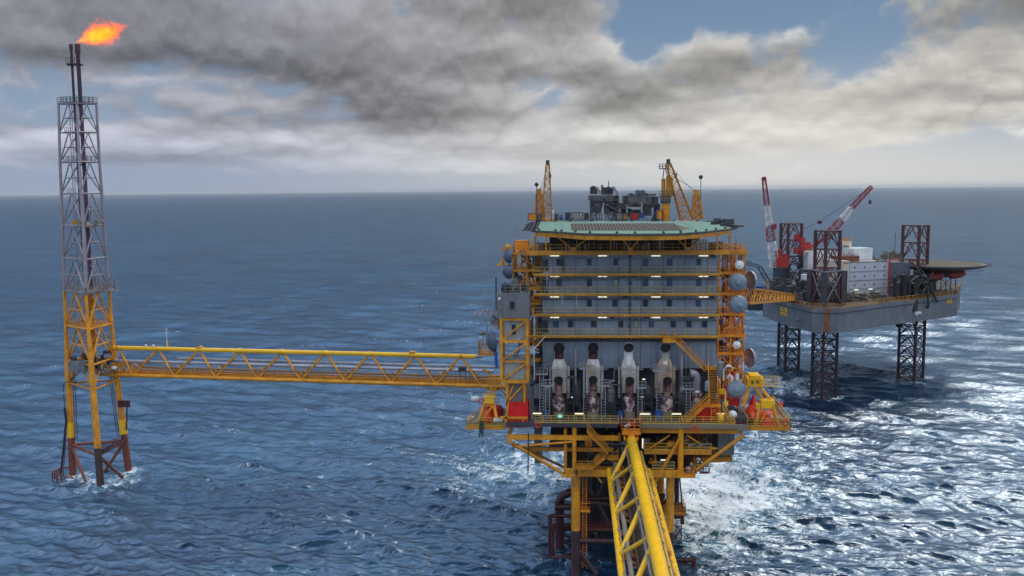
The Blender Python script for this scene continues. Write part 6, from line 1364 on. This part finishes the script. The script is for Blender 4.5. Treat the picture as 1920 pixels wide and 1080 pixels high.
# legs
def tri_leg(foot_px, top_py, label_side, R_, ang):
    D = [CAMH*F/(py-353.0) for _, py in (foot_px,)][0]
    c = atz(*foot_px); z1 = atd(foot_px[0], top_py, D).z
    P3 = [V(c.x+R_*math.cos(ang+k*2.0944), c.y+R_*math.sin(ang+k*2.0944), 0) for k in range(3)]
    lg = MB(); 
    for p in P3: lg.tube(p+V(0,0,-6), p+V(0,0,ZH1), .46, 10)
    lg.each('leg_chord', MAR, J)
    br = MB(); n = 9; zz = np.linspace(-3, ZH1, n+1)
    def bay(mb, z0, z1_, r):
        for k in range(3):
            a, b_ = P3[k], P3[(k+1) % 3]; mid = (a+b_)/2
            mb.tube(a+V(0,0,z0), b_+V(0,0,z0), r, 6); mb.tube(a+V(0,0,z0), mid+V(0,0,z1_), r, 6); mb.tube(b_+V(0,0,z0), mid+V(0,0,z1_), r, 6); mb.tube(a+V(0,0,z1_), mid+V(0,0,(z0+z1_)/2), r*.8, 6)
    for i in range(n): bay(br, zz[i], zz[i+1], .17)
    br.build('leg_bracing', MAR, J)
    up = MB()
    for p in P3: up.tube(p+V(0,0,ZH1), p+V(0,0,z1), .50, 10)
    up.each('upper_leg_chord', MARR, J); bu = MB(); zz = np.linspace(ZH1, z1, 5)
    for i in range(4): bay(bu, zz[i], zz[i+1], .17)
    for k in range(3): bu.tube(P3[k]+V(0,0,z1-.1), P3[(k+1) % 3]+V(0,0,z1-.1), .22, 6)
    bu.build('upper_leg_bracing', MARR, J); return c, z1
la = tri_leg((1476, 693), 418, 'A', 3.75, R(-112)); lb = tri_leg((1543, 746), 431, 'B', 3.75, R(-109)); lc = tri_leg((1709, 711), 421, 'C', 4.15, R(-100))
# jack houses at the foot of each upper leg
b = MB()
for c, zt_, hh in ((la[0], 8.5, 4.6), (lb[0], 9.5, 4.6), (lc[0], 5, 5.0)):
    for k in range(3):
        a = R(-110)+k*2.0944; b.cbox((c.x+(hh+.4)*math.cos(a), c.y+(hh+.4)*math.sin(a), ZH1+zt_/2), (1.6, 1.6, zt_), a)
    b.cbox((c.x, c.y+6, ZH1+zt_-.4), (10.5, 3, .8))
b.each('jack_house', DARKB, J)
b = MB()
for c, zt_ in ((la[0], 8.5), (lb[0], 9.5)):
    for k in range(3):
        a = R(-110)+k*2.0944; p0 = V(c.x+4.8*math.cos(a), c.y+4.8*math.sin(a), ZH1); a2 = a+2.0944; p1 = V(c.x+4.8*math.cos(a2), c.y+4.8*math.sin(a2), ZH1)
        b.tube(p0+V(0,0,zt_), p1+V(0,0,0), .2, 6); b.tube(p1+V(0,0,zt_), p0, .2, 6); b.tube(p0+V(0,0,zt_), p1+V(0,0,zt_), .3, 6)
b.each('jack_frame', GREY, J)
q0 = atd(1559, 578, 262); q1 = atd(1590, 524, 262); MB().box((q0.x+3, q0.y+1, ZH1), (q1.x, q0.y+6, q1.z)).build('leg_well_house', mat('dark_green_steel', (.035, .05, .045), .5, grime=.5), J)
# white quarters
WQ = mat('white_quarters_paint', (.50, .52, .58), .45, grime=.2, streak=.08)
CRM = mat('cream_paint', (.62, .55, .42), .45, grime=.25, streak=.15)
Q = thing('white_quarters', 'white three storey quarters with rows of small round windows on the jack up rig deck', 'living quarters', atd(1625, 560, 276))
fa = atd(1592, 540, 276.5); fb = atd(1664, 540, 281); ztop = atd(1592, 493, 276.5).z; fc = atd(1700, 540, 281+16); dirn = (fb-fa); dirn.z = 0; dirn.normalize(); nrm = V(dirn.y, -dirn.x, 0)
fl_ = fa - nrm*14; fr_ = fb - nrm*14
MB().prism([(fa.x, fa.y), (fb.x, fb.y), (fr_.x, fr_.y), (fl_.x, fl_.y)], ZH1, ztop).build('wall', WQ, Q)
MB().prism([((fa-dirn*2.2).x, (fa-dirn*2.2).y+.2), (fa.x, fa.y+.2), (fl_.x, fl_.y), ((fl_-dirn*2.2).x, (fl_-dirn*2.2).y)], ZH1, ztop+.6).build('cream_wall', CRM, Q)
wl = (fb-fa).length; hz_ = ztop-ZH1
for r_, fy in enumerate((.86, .60, .34)):
    for k in range(4):
        c = fa+dirn*(wl*(.13+.255*k)); c.z = ZH1+hz_*fy
        f = MB().lathe(c-nrm*.02, nrm, [(0, .34), (.08, .34), (.1, .26)], 12).build('window', WQ, Q)
        MB().lathe(c+nrm*.02, nrm, [(0, .26), (.03, .26), (.04, .01)], 12).build('pane', GLASS, f)
b = MB()
for fy in (.73, .47, .22): c = V(0,0,ZH1+hz_*fy); b.beam(V(fa.x, fa.y, 0)+nrm*.06+c, V(fb.x, fb.y, 0)+nrm*.06+c, .08, .14)
b.each('storey_seam', GREY, Q)
b = MB()
for f in (.18, .55): c = V(fa.x, fa.y, ZH1+hz_*.2)+dirn*(wl*f); b.cbox(c+nrm*.1, (1.3, .2, .25), math.atan2(dirn.y, dirn.x))
b.each('wall_lamp', LAMP, Q)
b = MB(); c = V(fa.x, fa.y, ztop)-nrm*5; b.beam(V(fa.x, fa.y, ztop+.1)-dirn*1.8-nrm*.2, V(fb.x, fb.y, ztop+.1)-nrm*.2, .5, .3); b.build('roof_edge', DUN, Q)
t = thing('roof_cabin', 'rust red roof cabin on top of the white quarters', 'cabin', c); b = MB(); c1 = V(fa.x, fa.y, ztop)+dirn*3-nrm*6; b.cbox(c1+V(0,0,.85), (6.5, 5, 1.6), math.atan2(dirn.y, dirn.x)); b.build('body', REDB, t); b = MB(); b.rail([c1+V(-3.5,-2.6,1.6), c1+V(3.2,-2.0,1.6)], 1.0, .8, .04); b.build('railing', DUN, t)
b = MB(); c1 = V(fa.x, fa.y, ztop)+dirn*9-nrm*10; b.cbox(c1+V(1.2,0,1.9), (7, 6, 3.6), math.atan2(dirn.y, dirn.x)); t = tag(b.build('roof_house', WHITE), 'cream white roof house between the radar mast and the round helideck', 'cabin')
b = MB(); b.tube(c1+V(-3.6,-1,0), c1+V(-3.6,-1,5.6), .08, 6); b.tube(c1+V(-4.0,-1,0), c1+V(-4.6,-1,5.2), .08, 6)
for i in range(5): b.beam(c1+V(-5.2,-1,.6+i*.7), c1+V(-3.2,-1,.6+i*.7), .08)
tag(b.build('radar_mast', DARKB), 'dark radar mast between the red roof cabin and the cream roof house', 'mast')
b = MB(); c1 = atd(1678, 470, 285); b.tube(V(c1.x, c1.y, ztop), V(c1.x, c1.y, atd(1678, 434, 285).z), .07, 6); b.beam(atd(1672, 446, 285), atd(1684, 442, 285), .07); tag(b.build('aerial_mast', DARKB), 'thin aerial mast beside the maroon leg near the round helideck', 'mast')
t = thing('cream_tower', 'cream square tower with a grey louvre, just right of the middle maroon leg', 'tower', atd(1588, 490, 290)); q0 = atd(1577, 490, 290); q1 = atd(1597, 452, 290); MB().box((q0.x, q0.y, ZH1), (q1.x, q0.y+4, q1.z)).build('wall', CRM, t); MB().box((q0.x+.6, q0.y-.06, q1.z-4.6), (q1.x-.9, q0.y, q1.z-1.3)).build('louvre', GREY, t); b = MB(); b.rail([V(q0.x, q0.y, q1.z), V(q1.x, q0.y, q1.z)], 1.1, .8, .05); b.cbox((q0.x+1.5, q0.y+1.6, q1.z+.3), (1.2, 1.2, .7)); b.build('roof_fitting', YEL2, t)
t = thing('cream_tank_house', 'pale tall house between the left and middle maroon legs', 'cabin', atd(1522, 520, 292)); q0 = atd(1514, 520, 292); q1 = atd(1572, 472, 292); MB().box((q0.x, q0.y, ZH1), (q1.x, q0.y+6, q1.z)).build('wall', WHITE, t); b = MB(); b.beam((q0.x, q0.y-.1, q1.z), (q0.x-1.5, q0.y-.1, q1.z-3), .2); b.rail([V(q0.x, q0.y, q1.z), V(q1.x, q0.y, q1.z)], 1.1, .8, .05); b.build('roof_rail', GREY, t)
# right side shaded block under the helideck
b = MB(); q0 = atd(1668, 560, 281); q1 = atd(1692, 492, 281); b.box((q0.x, q0.y, ZH1-.5), (q1.x+2.4, q0.y+14, q1.z)); tag(b.build('shaded_house', mat('slate_grey_paint', (.11, .12, .15), .5, grime=.35)), 'dark slate house behind the red pipe, under the edge of the round helideck', 'cabin')
b = MB(); A = atd(1664.5, 575, 280); b.tube(V(A.x, A.y-.3, atd(1664.5, 575, 280).z), V(A.x, A.y-.3, atd(1664.5, 486, 280).z), .22, 8); b.beam(V(A.x, A.y-.3, atd(1664, 487, 280).z), V(A.x+3, A.y-.3, atd(1664, 485, 280).z), .3); tag(b.build('red_pipe', RED), 'thin red upright pipe at the right end of the white quarters', 'pipe')
# round helideck
HC = atd(1760, 494, 287); RH = 13.2
HD = thing('round_helideck', 'round brown helideck with pale rim overhanging the right end of the jack up rig', 'helideck', HC)
def circle(r, n=40): return [(HC.x+r*math.cos(i*2*math.pi/n), HC.y+r*math.sin(i*2*math.pi/n)) for i in range(n)]
MB().prism(circle(RH), HC.z-.4, HC.z).build('deck_plate', DARKB, HD)
MB().prism(circle(RH*.92), HC.z+.004, HC.z+.02).build('landing_net', TAN, HD)
b = MB(); ci = circle(RH*.985); co_ = circle(RH*.93)
for k in range(40): k2 = (k+1) % 40; b.sheet([(*ci[k], HC.z+.03), (*ci[k2], HC.z+.03), (*co_[k2], HC.z+.03), (*co_[k], HC.z+.03)])
b.build('rim_marking', mat('dull_rim_paint', (.20, .19, .16), .6), HD)
b = MB(); n1_ = circle(RH); n2_ = circle(RH+1.6)
for k in range(40): k2 = (k+1) % 40; b.beam((*n1_[k], HC.z-.4), (*n2_[k], HC.z-.1), .07); b.beam((*n2_[k], HC.z-.1), (*n2_[k2], HC.z-.1), .1); b.beam((*n1_[k], HC.z-.3), (*n1_[k2], HC.z-.3), .2, .4)
b.build('safety_net', DARKB, HD)
b = MB(); b.lathe(HC, (0,0,1), [(-.45, RH*.96), (-1.0, RH*.9), (-1.9, RH*.55), (-3.2, RH*.38)], 28); b.build('under_pan', mat('dark_brown_steel', (.03, .024, .02), .6, grime=.5, rust=.2), HD)
b = MB(); root = atd(1700, 575, 281)
for k in range(0, 40, 4):
    p = V(*n1_[k], HC.z-.5); q = V(HC.x-RH*.55, HC.y-3+(k % 8), ZH1+1); b.tube(V(p.x*.55+HC.x*.45, p.y*.55+HC.y*.45, HC.z-1.6), p, .14, 6)
    b.tube(V(p.x*.55+HC.x*.45, p.y*.55+HC.y*.45, HC.z-1.6), q, .2, 6)
for k in range(0, 40, 2): b.beam(V(*circle(RH*.6)[k], HC.z-1.6), V(*circle(RH*.6)[(k+2) % 40], HC.z-1.6), .2)
for i in range(12): rngx = random.Random(i); p = atd(rngx.uniform(1680, 1735), rngx.uniform(510, 545), 284); b.tube(p, p+V(rngx.uniform(-2, 2), 1, rngx.uniform(-6, 5)), rngx.uniform(.12, .4), 6)
b.build('under_truss', DARK, HD)
for pa, pb, r_, l in (((1686, 612), (1700, 520), 1.05, 'thick soot black leaning column under the round helideck, rising from the foot of the hull'), ((1716, 584), (1716, 515), .75, 'shorter soot black column under the round helideck, ending above a white fitting')):
    tag(MB().tube(atd(*pa, 268.5), atd(*pb, 274), r_, 12).build('support_column', BLACK), l, 'column')
rng = random.Random(40)
for k, (px, y0, y1, r_) in enumerate(((1668, 606, 560, .35), (1675, 604, 520, .5), (1681, 600, 530, .8), (1692, 606, 515, .95), (1701, 600, 525, .5), (1707, 590, 520, .3))):
    A = atd(px, y0, 267.5+k*.9); tag(MB().tube(A, V(A.x+rng.uniform(-.3, .3), A.y, atd(px, y1, 267.5+k*.9).z), r_, 10).build('riser_pipe', BLACK if k % 2 else DARK), 'soot dark upright riser pipe against the hull below the round helideck', 'riser', 'dark riser pipes on the hull')
b = MB(); rng = random.Random(41)
for i in range(60):
    A = atd(rng.uniform(1682, 1750), rng.uniform(512, 580), rng.uniform(269.5, 279)); b.path([A, A+V(rng.uniform(-3, 3), rng.uniform(0, 2), rng.uniform(-4, 4)), A+V(rng.uniform(-4, 4), 1, rng.uniform(-5, 2))], rng.uniform(.12, .4), 6)
tag(b.build('hose_tangle', DARK), 'dark tangle of hoses and struts beneath the round helideck', 'hoses', kind='stuff')
b = MB(); A = atd(1718, 585, 268.8); b.lathe(A, (0,0,1), [(-.9, .5), (0, .7), (.3, .6)], 12); b.cbox(A+V(.9,-.2,-.2), (.8,.6,.6)); tag(b.build('thruster_head', WHITE), 'small white fitting on the hull side below the black columns', 'fitting')
t = thing('access_cage', 'small open lattice cage hanging at the right rim of the round helideck', 'cage', atd(1826, 506, 285)); b = MB(); A = atd(1812, 515, 285); B_ = atd(1838, 515, 285); zt_ = HC.z-.2
for f in np.linspace(0, 1, 6): q = A.lerp(B_, f); b.beam(q, V(q.x+f*1.4, q.y, zt_), .08)
for f in np.linspace(0, 1, 4): b.beam(V(A.x, A.y, A.z+(zt_-A.z)*f), V(B_.x+1.4*f, B_.y, A.z+(zt_-A.z)*f), .08)
b.build('cage', GREY, t)
for pa, pb, l in (((1737, 521), (1771, 516), 'dark red enclosed lifeboat under the round helideck, the left and lower of two'), ((1775, 517), (1811, 512), 'red enclosed lifeboat with pale bow under the round helideck, the right of two')):
    A, B_ = atd(*pa, 281), atd(*pb, 281); t = thing('lifeboat', l, 'lifeboat', A.lerp(B_, .5), 'red lifeboats of the jack up rig'); L = (B_-A).length
    MB().lathe(A, B_-A, [(0, .05), (.06*L, .7), (.2*L, 1.15), (.5*L, 1.3), (.8*L, 1.15), (.94*L, .7), (L, .05)], 16).build('hull', mat('red_lifeboat', (.30, .03, .03), .4, grime=.3), t)
    MB().lathe(A.lerp(B_, .55)+V(0,0,1.0), (0,0,1), [(0, .8), (.5, .6), (.52, .02)], 10).build('conning_hood', WHITE if pa[0] > 1750 else RED, t)
b = MB(); A = atd(1754, 556, 283); B_ = atd(1791, 552, 286)
for f in np.linspace(0, 1, 5): q = A.lerp(B_, f); b.tube(V(q.x, q.y, ZH1-2.0), V(q.x, q.y, HC.z-3.6), .14, 6)
b.beam(V(A.x, A.y, ZH1), V(B_.x, B_.y, ZH1+6), .14); b.beam(V(A.x, A.y, ZH1+6), V(B_.x, B_.y, ZH1), .14); tag(b.build('boat_cradle', DARKB), 'dark open frame that carries the red lifeboats at the right end of the hull', 'frame')
# cranes of the rig
JRED = mat('weathered_crane_red', (.40, .018, .014), .45, grime=.45, streak=.25, rust=.08)
BRED = mat('boom_maroon', (.28, .018, .035), .4, grime=.3); BWH = mat('boom_white', (.66, .62, .60), .4, grime=.3)
def jack_crane(ped, D, cab_m, foot, pts, cols, label, w0, w1):
    t = thing('striped_crane', label, 'crane', atd(*ped, D), 'striped cranes of the jack up rig')
    c = atd(*ped, D); zc0 = atd(foot[0], foot[1], D).z
    MB().lathe(V(c.x, c.y, ZH1), (0,0,1), [(0, 1.6), (zc0-ZH1-2.4, 1.6), (zc0-ZH1-2.2, 2.2), (zc0-ZH1-1.8, 2.2)], 16).build('pedestal', mat('slate_pedestal', (.12, .13, .16), .45, grime=.4), t)
    b = MB(); b.cbox(V(c.x+.4, c.y, zc0-.1), (3.6, 3.2, 3.2)); b.cbox(V(c.x-.6, c.y, zc0+2.6), (1.6, 1.8, 2.6)); b.cbox(V(c.x+1.3, c.y, zc0+1.8), (1.2, 1.4, 1.2)); b.build('machine_house', JRED, t)
    n = len(pts)-1
    for i in range(n):
        A = atd(*pts[i], D); B_ = atd(*pts[i+1], D); wa = w0+(w1-w0)*i/n; wb = w0+(w1-w0)*(i+1)/n
        b = MB(); lattice(b, A, B_, wa, wb, max(3, int((B_-A).length/1.3)), .11, .08, up=(0,1,0)); b.build('boom_section', cols[i], t)
    return t
t = jack_crane((1463, 490), 292, RED, (1463, 490), [(1452, 500), (1446, 452), (1443, 425), (1438, 385), (1432, 333)], [BWH, BRED, BWH, BRED], 'red cabbed crane with steep red and white boom on the jack up rig', 2.6, 1.0)
b = MB(); b.cbox(atd(1451, 425, 291), (1.4, 1.2, 1.6)); b.cbox(atd(1433, 335, 292), (.9, .9, 1.2)); b.each('sheave', BRED, t)
t = jack_crane((1507, 480), 300, RED, (1507, 468), [(1549, 445), (1578, 412), (1596, 390), (1634, 350)], [BRED, BWH, BRED], 'crane with long red and white boom sloping up to the right behind the middle leg', 2.2, 1.0)
b = MB(); tip = atd(1633, 351, 300); b.tube(atd(1501, 432, 300), atd(1537, 416, 300), .06, 4); b.tube(atd(1537, 415, 300), tip, .06, 4); b.tube(tip-V(.6,0,.2), atd(1630, 378, 300), .05, 4); b.build('pendant_rope', DARK, t)
b = MB(); b.cbox(atd(1631, 379, 300), (.7, .7, 1.2)); b.lathe(atd(1537, 416, 300)-V(0,0,.7), (0,0,1), [(0,.05),(.2,.7),(1.1,.7),(1.3,.05)], 10); b.build('hook_block', DKRED, t)
b = MB(); b.beam(atd(1507, 470, 300), atd(1549, 446, 300), .8); b.cbox(atd(1494, 446, 299), (1.6, 1.2, 2.4)); b.cbox(atd(1493, 470, 299), (1.6, 1.2, 2.0)); b.each('boom_foot', JRED, t)
# deck clutter of the rig
b = MB(); rng = random.Random(77)
for i in range(110):
    px = rng.uniform(1446, 1562); D = rng.uniform(266, 290); c = atd(px, 560, D); h = rng.uniform(.8, 5); b.cbox((c.x, c.y, ZH1+h/2), (rng.uniform(.4, 2.4), rng.uniform(.5, 2), h), rng.random())
tag(b.build('deck_machinery', DARKB), 'heap of dark drilling machinery on the rig deck behind the orange lifting frame', 'machinery', kind='stuff')
items = [((1440, 1458, 533, 560), 283, ORB, 'rescue_boat', 'orange boat shape on the rig deck behind the yellow gangway'), ((1476, 1492, 546, 562), 276, WHITE, 'deck_container', 'pale container on the rig deck at the end of the yellow gangway'),
   ((1499, 1512, 546, 564), 274, DISHG, 'deck_tank', 'blue grey tank on the rig deck right of the pale container'), ((1519, 1539, 539, 545), 268, ORA, 'lifting_frame', 'orange frame on legs in front of the middle jack house'), ((1413, 1436, 536, 546), 296, BLUE, 'deck_container', 'blue box left of the orange boat, behind the side dish'),
   ((1458, 1500, 535, 560), 287, DKRED, 'deck_container', 'dark red long unit behind the pedestal of the steep crane'), ((1600, 1622, 553, 568), 272, DUN, 'winch', 'brown winch in front of the white quarters, left'), ((1632, 1656, 550, 566), 275, DUN, 'winch', 'brown winch in front of the white quarters, right'), ((1504, 1514, 515, 545), 285, WHITE, 'deck_container', 'narrow white panel left of the middle jack house')]
for (x0, x1, y0, y1), D, m, nm, l in items:
    A = atd(x0, y1, D); B_ = atd(x1, y0, D); t = thing(nm, l, nm.replace('_', ' '), A); z0 = max(ZH1+.02, A.z) if nm == 'lifting_frame' else ZH1
    if nm in ('rescue_boat', 'deck_tank'):
        c = V((A.x+B_.x)/2, A.y, z0); MB().lathe(c, (0,0,1), [(0, .3), (.3, (B_.x-A.x)*.42), ((B_.z-z0)*.6, (B_.x-A.x)*.5), ((B_.z-z0)*.9, (B_.x-A.x)*.3), (B_.z-z0, .05)], 16).build('body', m, t)
    elif nm == 'winch':
        c = V((A.x+B_.x)/2, A.y, ZH1+1.3); MB().lathe(c-V((B_.x-A.x)/2,0,0), (1,0,0), [(0, .9), (.2, .9), (.21, .6), ((B_.x-A.x)-.21, .6), ((B_.x-A.x)-.2, .9), (B_.x-A.x, .9)], 14).build('drum', m, t); b = MB(); b.cbox((c.x, c.y, ZH1+.3), (B_.x-A.x, 1.2, .6)); b.build('bed', YEL2, t)
    else:
        b = MB(); b.box((A.x, A.y, max(z0, ZH1)), (B_.x, A.y+2.2, B_.z)); 
        for f in np.linspace(0, 1, 5): b.box((A.x+(B_.x-A.x-.1)*f, A.y-.08, max(z0, ZH1)), (A.x+(B_.x-A.x-.1)*f+.1, A.y-.003, B_.z))
        b.build('body', m, t)
        if nm == 'lifting_frame':
            b = MB()
            for x, s_ in ((A.x, -1), (B_.x, 1)): b.beam((x, A.y, A.z), (x+.8*s_, A.y-.5, ZH1), .2); b.beam((x, A.y+2, A.z), (x-.6*s_, A.y+2, ZH1), .2)
            b.build('leg', GALV, t)
b = MB(); rng = random.Random(78)
for i in range(100):
    px = rng.choice([rng.uniform(1590, 1662), rng.uniform(1480, 1600)]); D = rng.uniform(262, 273); c = atd(px, 560, D); h = rng.uniform(.4, 2.2); b.cbox((c.x, c.y, ZH1+h/2), (rng.uniform(.3, 1.6), rng.uniform(.4, 1.2), h), rng.random())
tag(b.build('deck_stores', mat('mixed_deck_stores', (.16, .12, .08), .6, grime=.5, rust=.3, col2=(.05, .06, .07))), 'low scattered stores along the rig deck edge in front of the white quarters', 'stores', kind='stuff')
b = MB(); rng = random.Random(79)
for i in range(34):
    px = rng.uniform(1580, 1690); D = rng.uniform(284, 300); c = atd(px, 500, D); h = rng.uniform(.4, 2.4); b.cbox((c.x, c.y, ztop+h/2), (rng.uniform(.3, 1.4), rng.uniform(.4, 1.2), h), rng.random())
    if i % 4 == 0: b.tube((c.x, c.y, ztop), (c.x, c.y, ztop+rng.uniform(2, 4)), .07, 5)
tag(b.build('roof_fittings', mat('mixed_roof_fittings', (.22, .15, .08), .6, grime=.5, rust=.2, col2=(.10, .11, .12))), 'scattered small fittings on the roof of the white quarters', 'fittings', kind='stuff')
t = thing('loading_arm', 'thin grey arm leaning up right across the white quarters', 'crane arm', atd(1625, 553, 272)); b = MB(); b.tube(atd(1625, 553, 272), atd(1647, 538, 272), .28, 8); b.build('arm', GREY, t); b = MB(); q = atd(1623, 556, 272); b.cbox((q.x, q.y, (q.z+ZH1)/2), (1.2, 1.2, q.z-ZH1+.8)); b.build('base', GREY, t)
t = thing('lattice_jib', 'dark lattice arm lying low behind the side dish at the left end of the rig', 'lattice arm', atd(1420, 510, 300)); b = MB(); lattice(b, atd(1398, 492, 300), atd(1424, 500, 300), 1.2, .8, 5, .08, up=(0,1,0)); b.build('tip_section', DARKB, t); b = MB(); lattice(b, atd(1424, 500, 300), atd(1440, 528, 300), 1.2, 1.2, 5, .08, up=(0,1,0)); b.build('arm', DARKB, t)
# cable and splash lines at the left leg
tag(MB().tube(atd(1500, 606, 278), atd(1498, 712, 278), .10, 6).build('hanging_cable', DARK), 'dark cable hanging from the hull to the water beside the maroon leg nearest the gangway', 'cable')
# gangway from the platform to the rig
G = thing('gangway', 'narrow yellow gangway reaching from the orange gallery to the jack up rig', 'gangway', at(1402, 560, 156)); A = at(1398, 569, 156); B_ = atd(1492, 562, 276); 
b = MB(); dd = (B_-A).normalized(); sd_ = dd.cross(V(0,0,1)).normalized()*.7
for s_ in (-1, 1):
    b.beam(A+sd_*s_, B_+sd_*s_, .3); b.beam(A+sd_*s_+V(0,0,2.6), B_+sd_*s_+V(0,0,1.6), .2); n = 26
    for i in range(n):
        p = (A.lerp(B_, i/n))+sd_*s_; p2 = (A.lerp(B_, (i+1)/n))+sd_*s_; h = 2.6-1.0*i/n; h2 = 2.6-1.0*(i+1)/n
        b.beam(p, p+V(0,0,h), .1); b.beam(p if i % 2 else p+V(0,0,h), p2+V(0,0,h2) if i % 2 else p2, .1)
b.build('truss', YEL, G); MB().beam(A, B_, 1.2, .1).build('floor', DARKB, G)
# ================================================================== far platforms behind
def far_platform(label, px0, px1, y_deck, boxes, Y, tower=None):
    t = thing('distant_platform', label, 'oil platform', at((px0+px1)/2, y_deck, Y), 'dark platforms in the distance')
    A = at(px0, y_deck, Y); B_ = at(px1, y_deck, Y); w = B_.x-A.x
    for f in (.08, .92):
        for y in (Y+1, Y+11): MB().tube((A.x+w*f, y, -4), (A.x+w*f, y, A.z), .7, 10).build('leg', DARKB, t)
    b = MB()
    for z0, z1_ in ((2, 14), (14, 27), (27, A.z-1)): b.beam((A.x+w*.08, Y+1, z0), (A.x+w*.92, Y+1, z1_), .5); b.beam((A.x+w*.92, Y+1, z0), (A.x+w*.08, Y+1, z1_), .5); b.beam((A.x+w*.08, Y+1, z1_), (A.x+w*.92, Y+1, z1_), .5)
    b.build('bracing', DARKB, t)
    for (a0, a1, b0, b1, m, nm) in boxes:
        q0 = at(a0, b1, Y); q1 = at(a1, b0, Y); b = MB(); b.box((q0.x, Y, q0.z), (q1.x, Y+12, q1.z))
        rng = random.Random(int(a0*7+b0))
        for i in range(int((q1.x-q0.x)*2)):
            x = rng.uniform(q0.x, q1.x); z = rng.uniform(q0.z, q1.z); b.cbox((x, Y-.2, z), (rng.uniform(.2, 1), .4, rng.uniform(.2, .9)))
        b.build(nm, m, t)
    return t
FP = mat('far_platform_steel', (.05, .045, .055), .6, grime=.6, rust=.12); FPL = mat('far_platform_grey', (.15, .14, .14), .6, grime=.6, rust=.1); FPR = mat('far_platform_rust', (.16, .07, .03), .6, grime=.5)
Y = 330
t = far_platform('dark far platform with slanted roof house and thin mast, beyond the helideck', 1106, 1162, 381, [(1104, 1160, 366, 376, FPL, 'deck_module'), (1150, 1161, 368, 381, FPR, 'rust_module'), (1107, 1120, 350, 364, FP, 'roof_house'), (1107, 1158, 376, 384, FP, 'lower_module'), (1109, 1128, 386, 402, FP, 'cellar_module'), (1133, 1160, 388, 402, FP, 'cellar_module'), (1131, 1150, 351, 365, FP, 'roof_house')], Y)
b = MB(); A = at(1149, 350, Y); B_ = at(1159, 366, Y); b.beam(A, B_, .9); b.beam(at(1118, 351, Y), at(1127, 364, Y), .9); b.each('slanted_strut', GALVW, t); b = MB(); b.tube(at(1141, 365, Y+3), at(1141, 339, Y+3), .16, 6); b.tube(at(1129, 365, Y+3), at(1129, 347, Y+3), .4, 6); b.build('mast', FPL, t)
MB().rail([at(1103, 376, Y-1), at(1160, 376, Y-1)], 1.6, 1.6, .06).build('railing', FPL, t)
t = far_platform('dark wide far platform with a square cab on its roof, behind the yellow crane pedestal', 1166, 1240, 383, [(1170, 1178, 367, 383, FP, 'deck_module'), (1178, 1224, 368, 383, FPL, 'deck_module'), (1222, 1234, 369, 383, FP, 'deck_module'), (1180, 1230, 363, 367.5, FPL, 'roof_gallery'), (1195, 1208.5, 356.5, 364, FPL, 'roof_cab'), (1160, 1238, 383, 389, FP, 'lower_module'), (1207, 1222, 389, 404, FP, 'cellar_module'), (1166, 1174, 389, 404, FP, 'cellar_module'), (1176, 1207, 394, 404, FP, 'cellar_module')], Y+6)
b = MB(); b.tube(at(1175, 404, Y+4), at(1175, 384, Y+4), .35, 8); b.tube(at(1203, 404, Y+4), at(1203, 378, Y+4), .35, 8); b.beam(at(1175, 389.5, Y+4), at(1203, 389.5, Y+4), .5); b.build('front_frame', GALV, t)
b = MB(); b.beam(at(1145, 384, Y+2), at(1180, 388, Y+6), 2.4, 2.0); b.beam(at(1140, 384, Y-.4), at(1163, 400, Y-.4), .7); tag(b.build('connecting_bridge', FP), 'dark link between the two far platforms', 'bridge')
b = MB(); A = atd(1470, 352, 12000); b.box((A.x-9, A.y, 0), (A.x+9, A.y+20, 10)); b.box((A.x-4, A.y, 10), (A.x+4, A.y+15, 18)); b.tube((A.x, A.y+5, 18), (A.x, A.y+5, 34), 1.5, 6); tag(b.build('far_ship', FPL), 'tiny pale ship on the horizon above the jack up rig', 'ship')
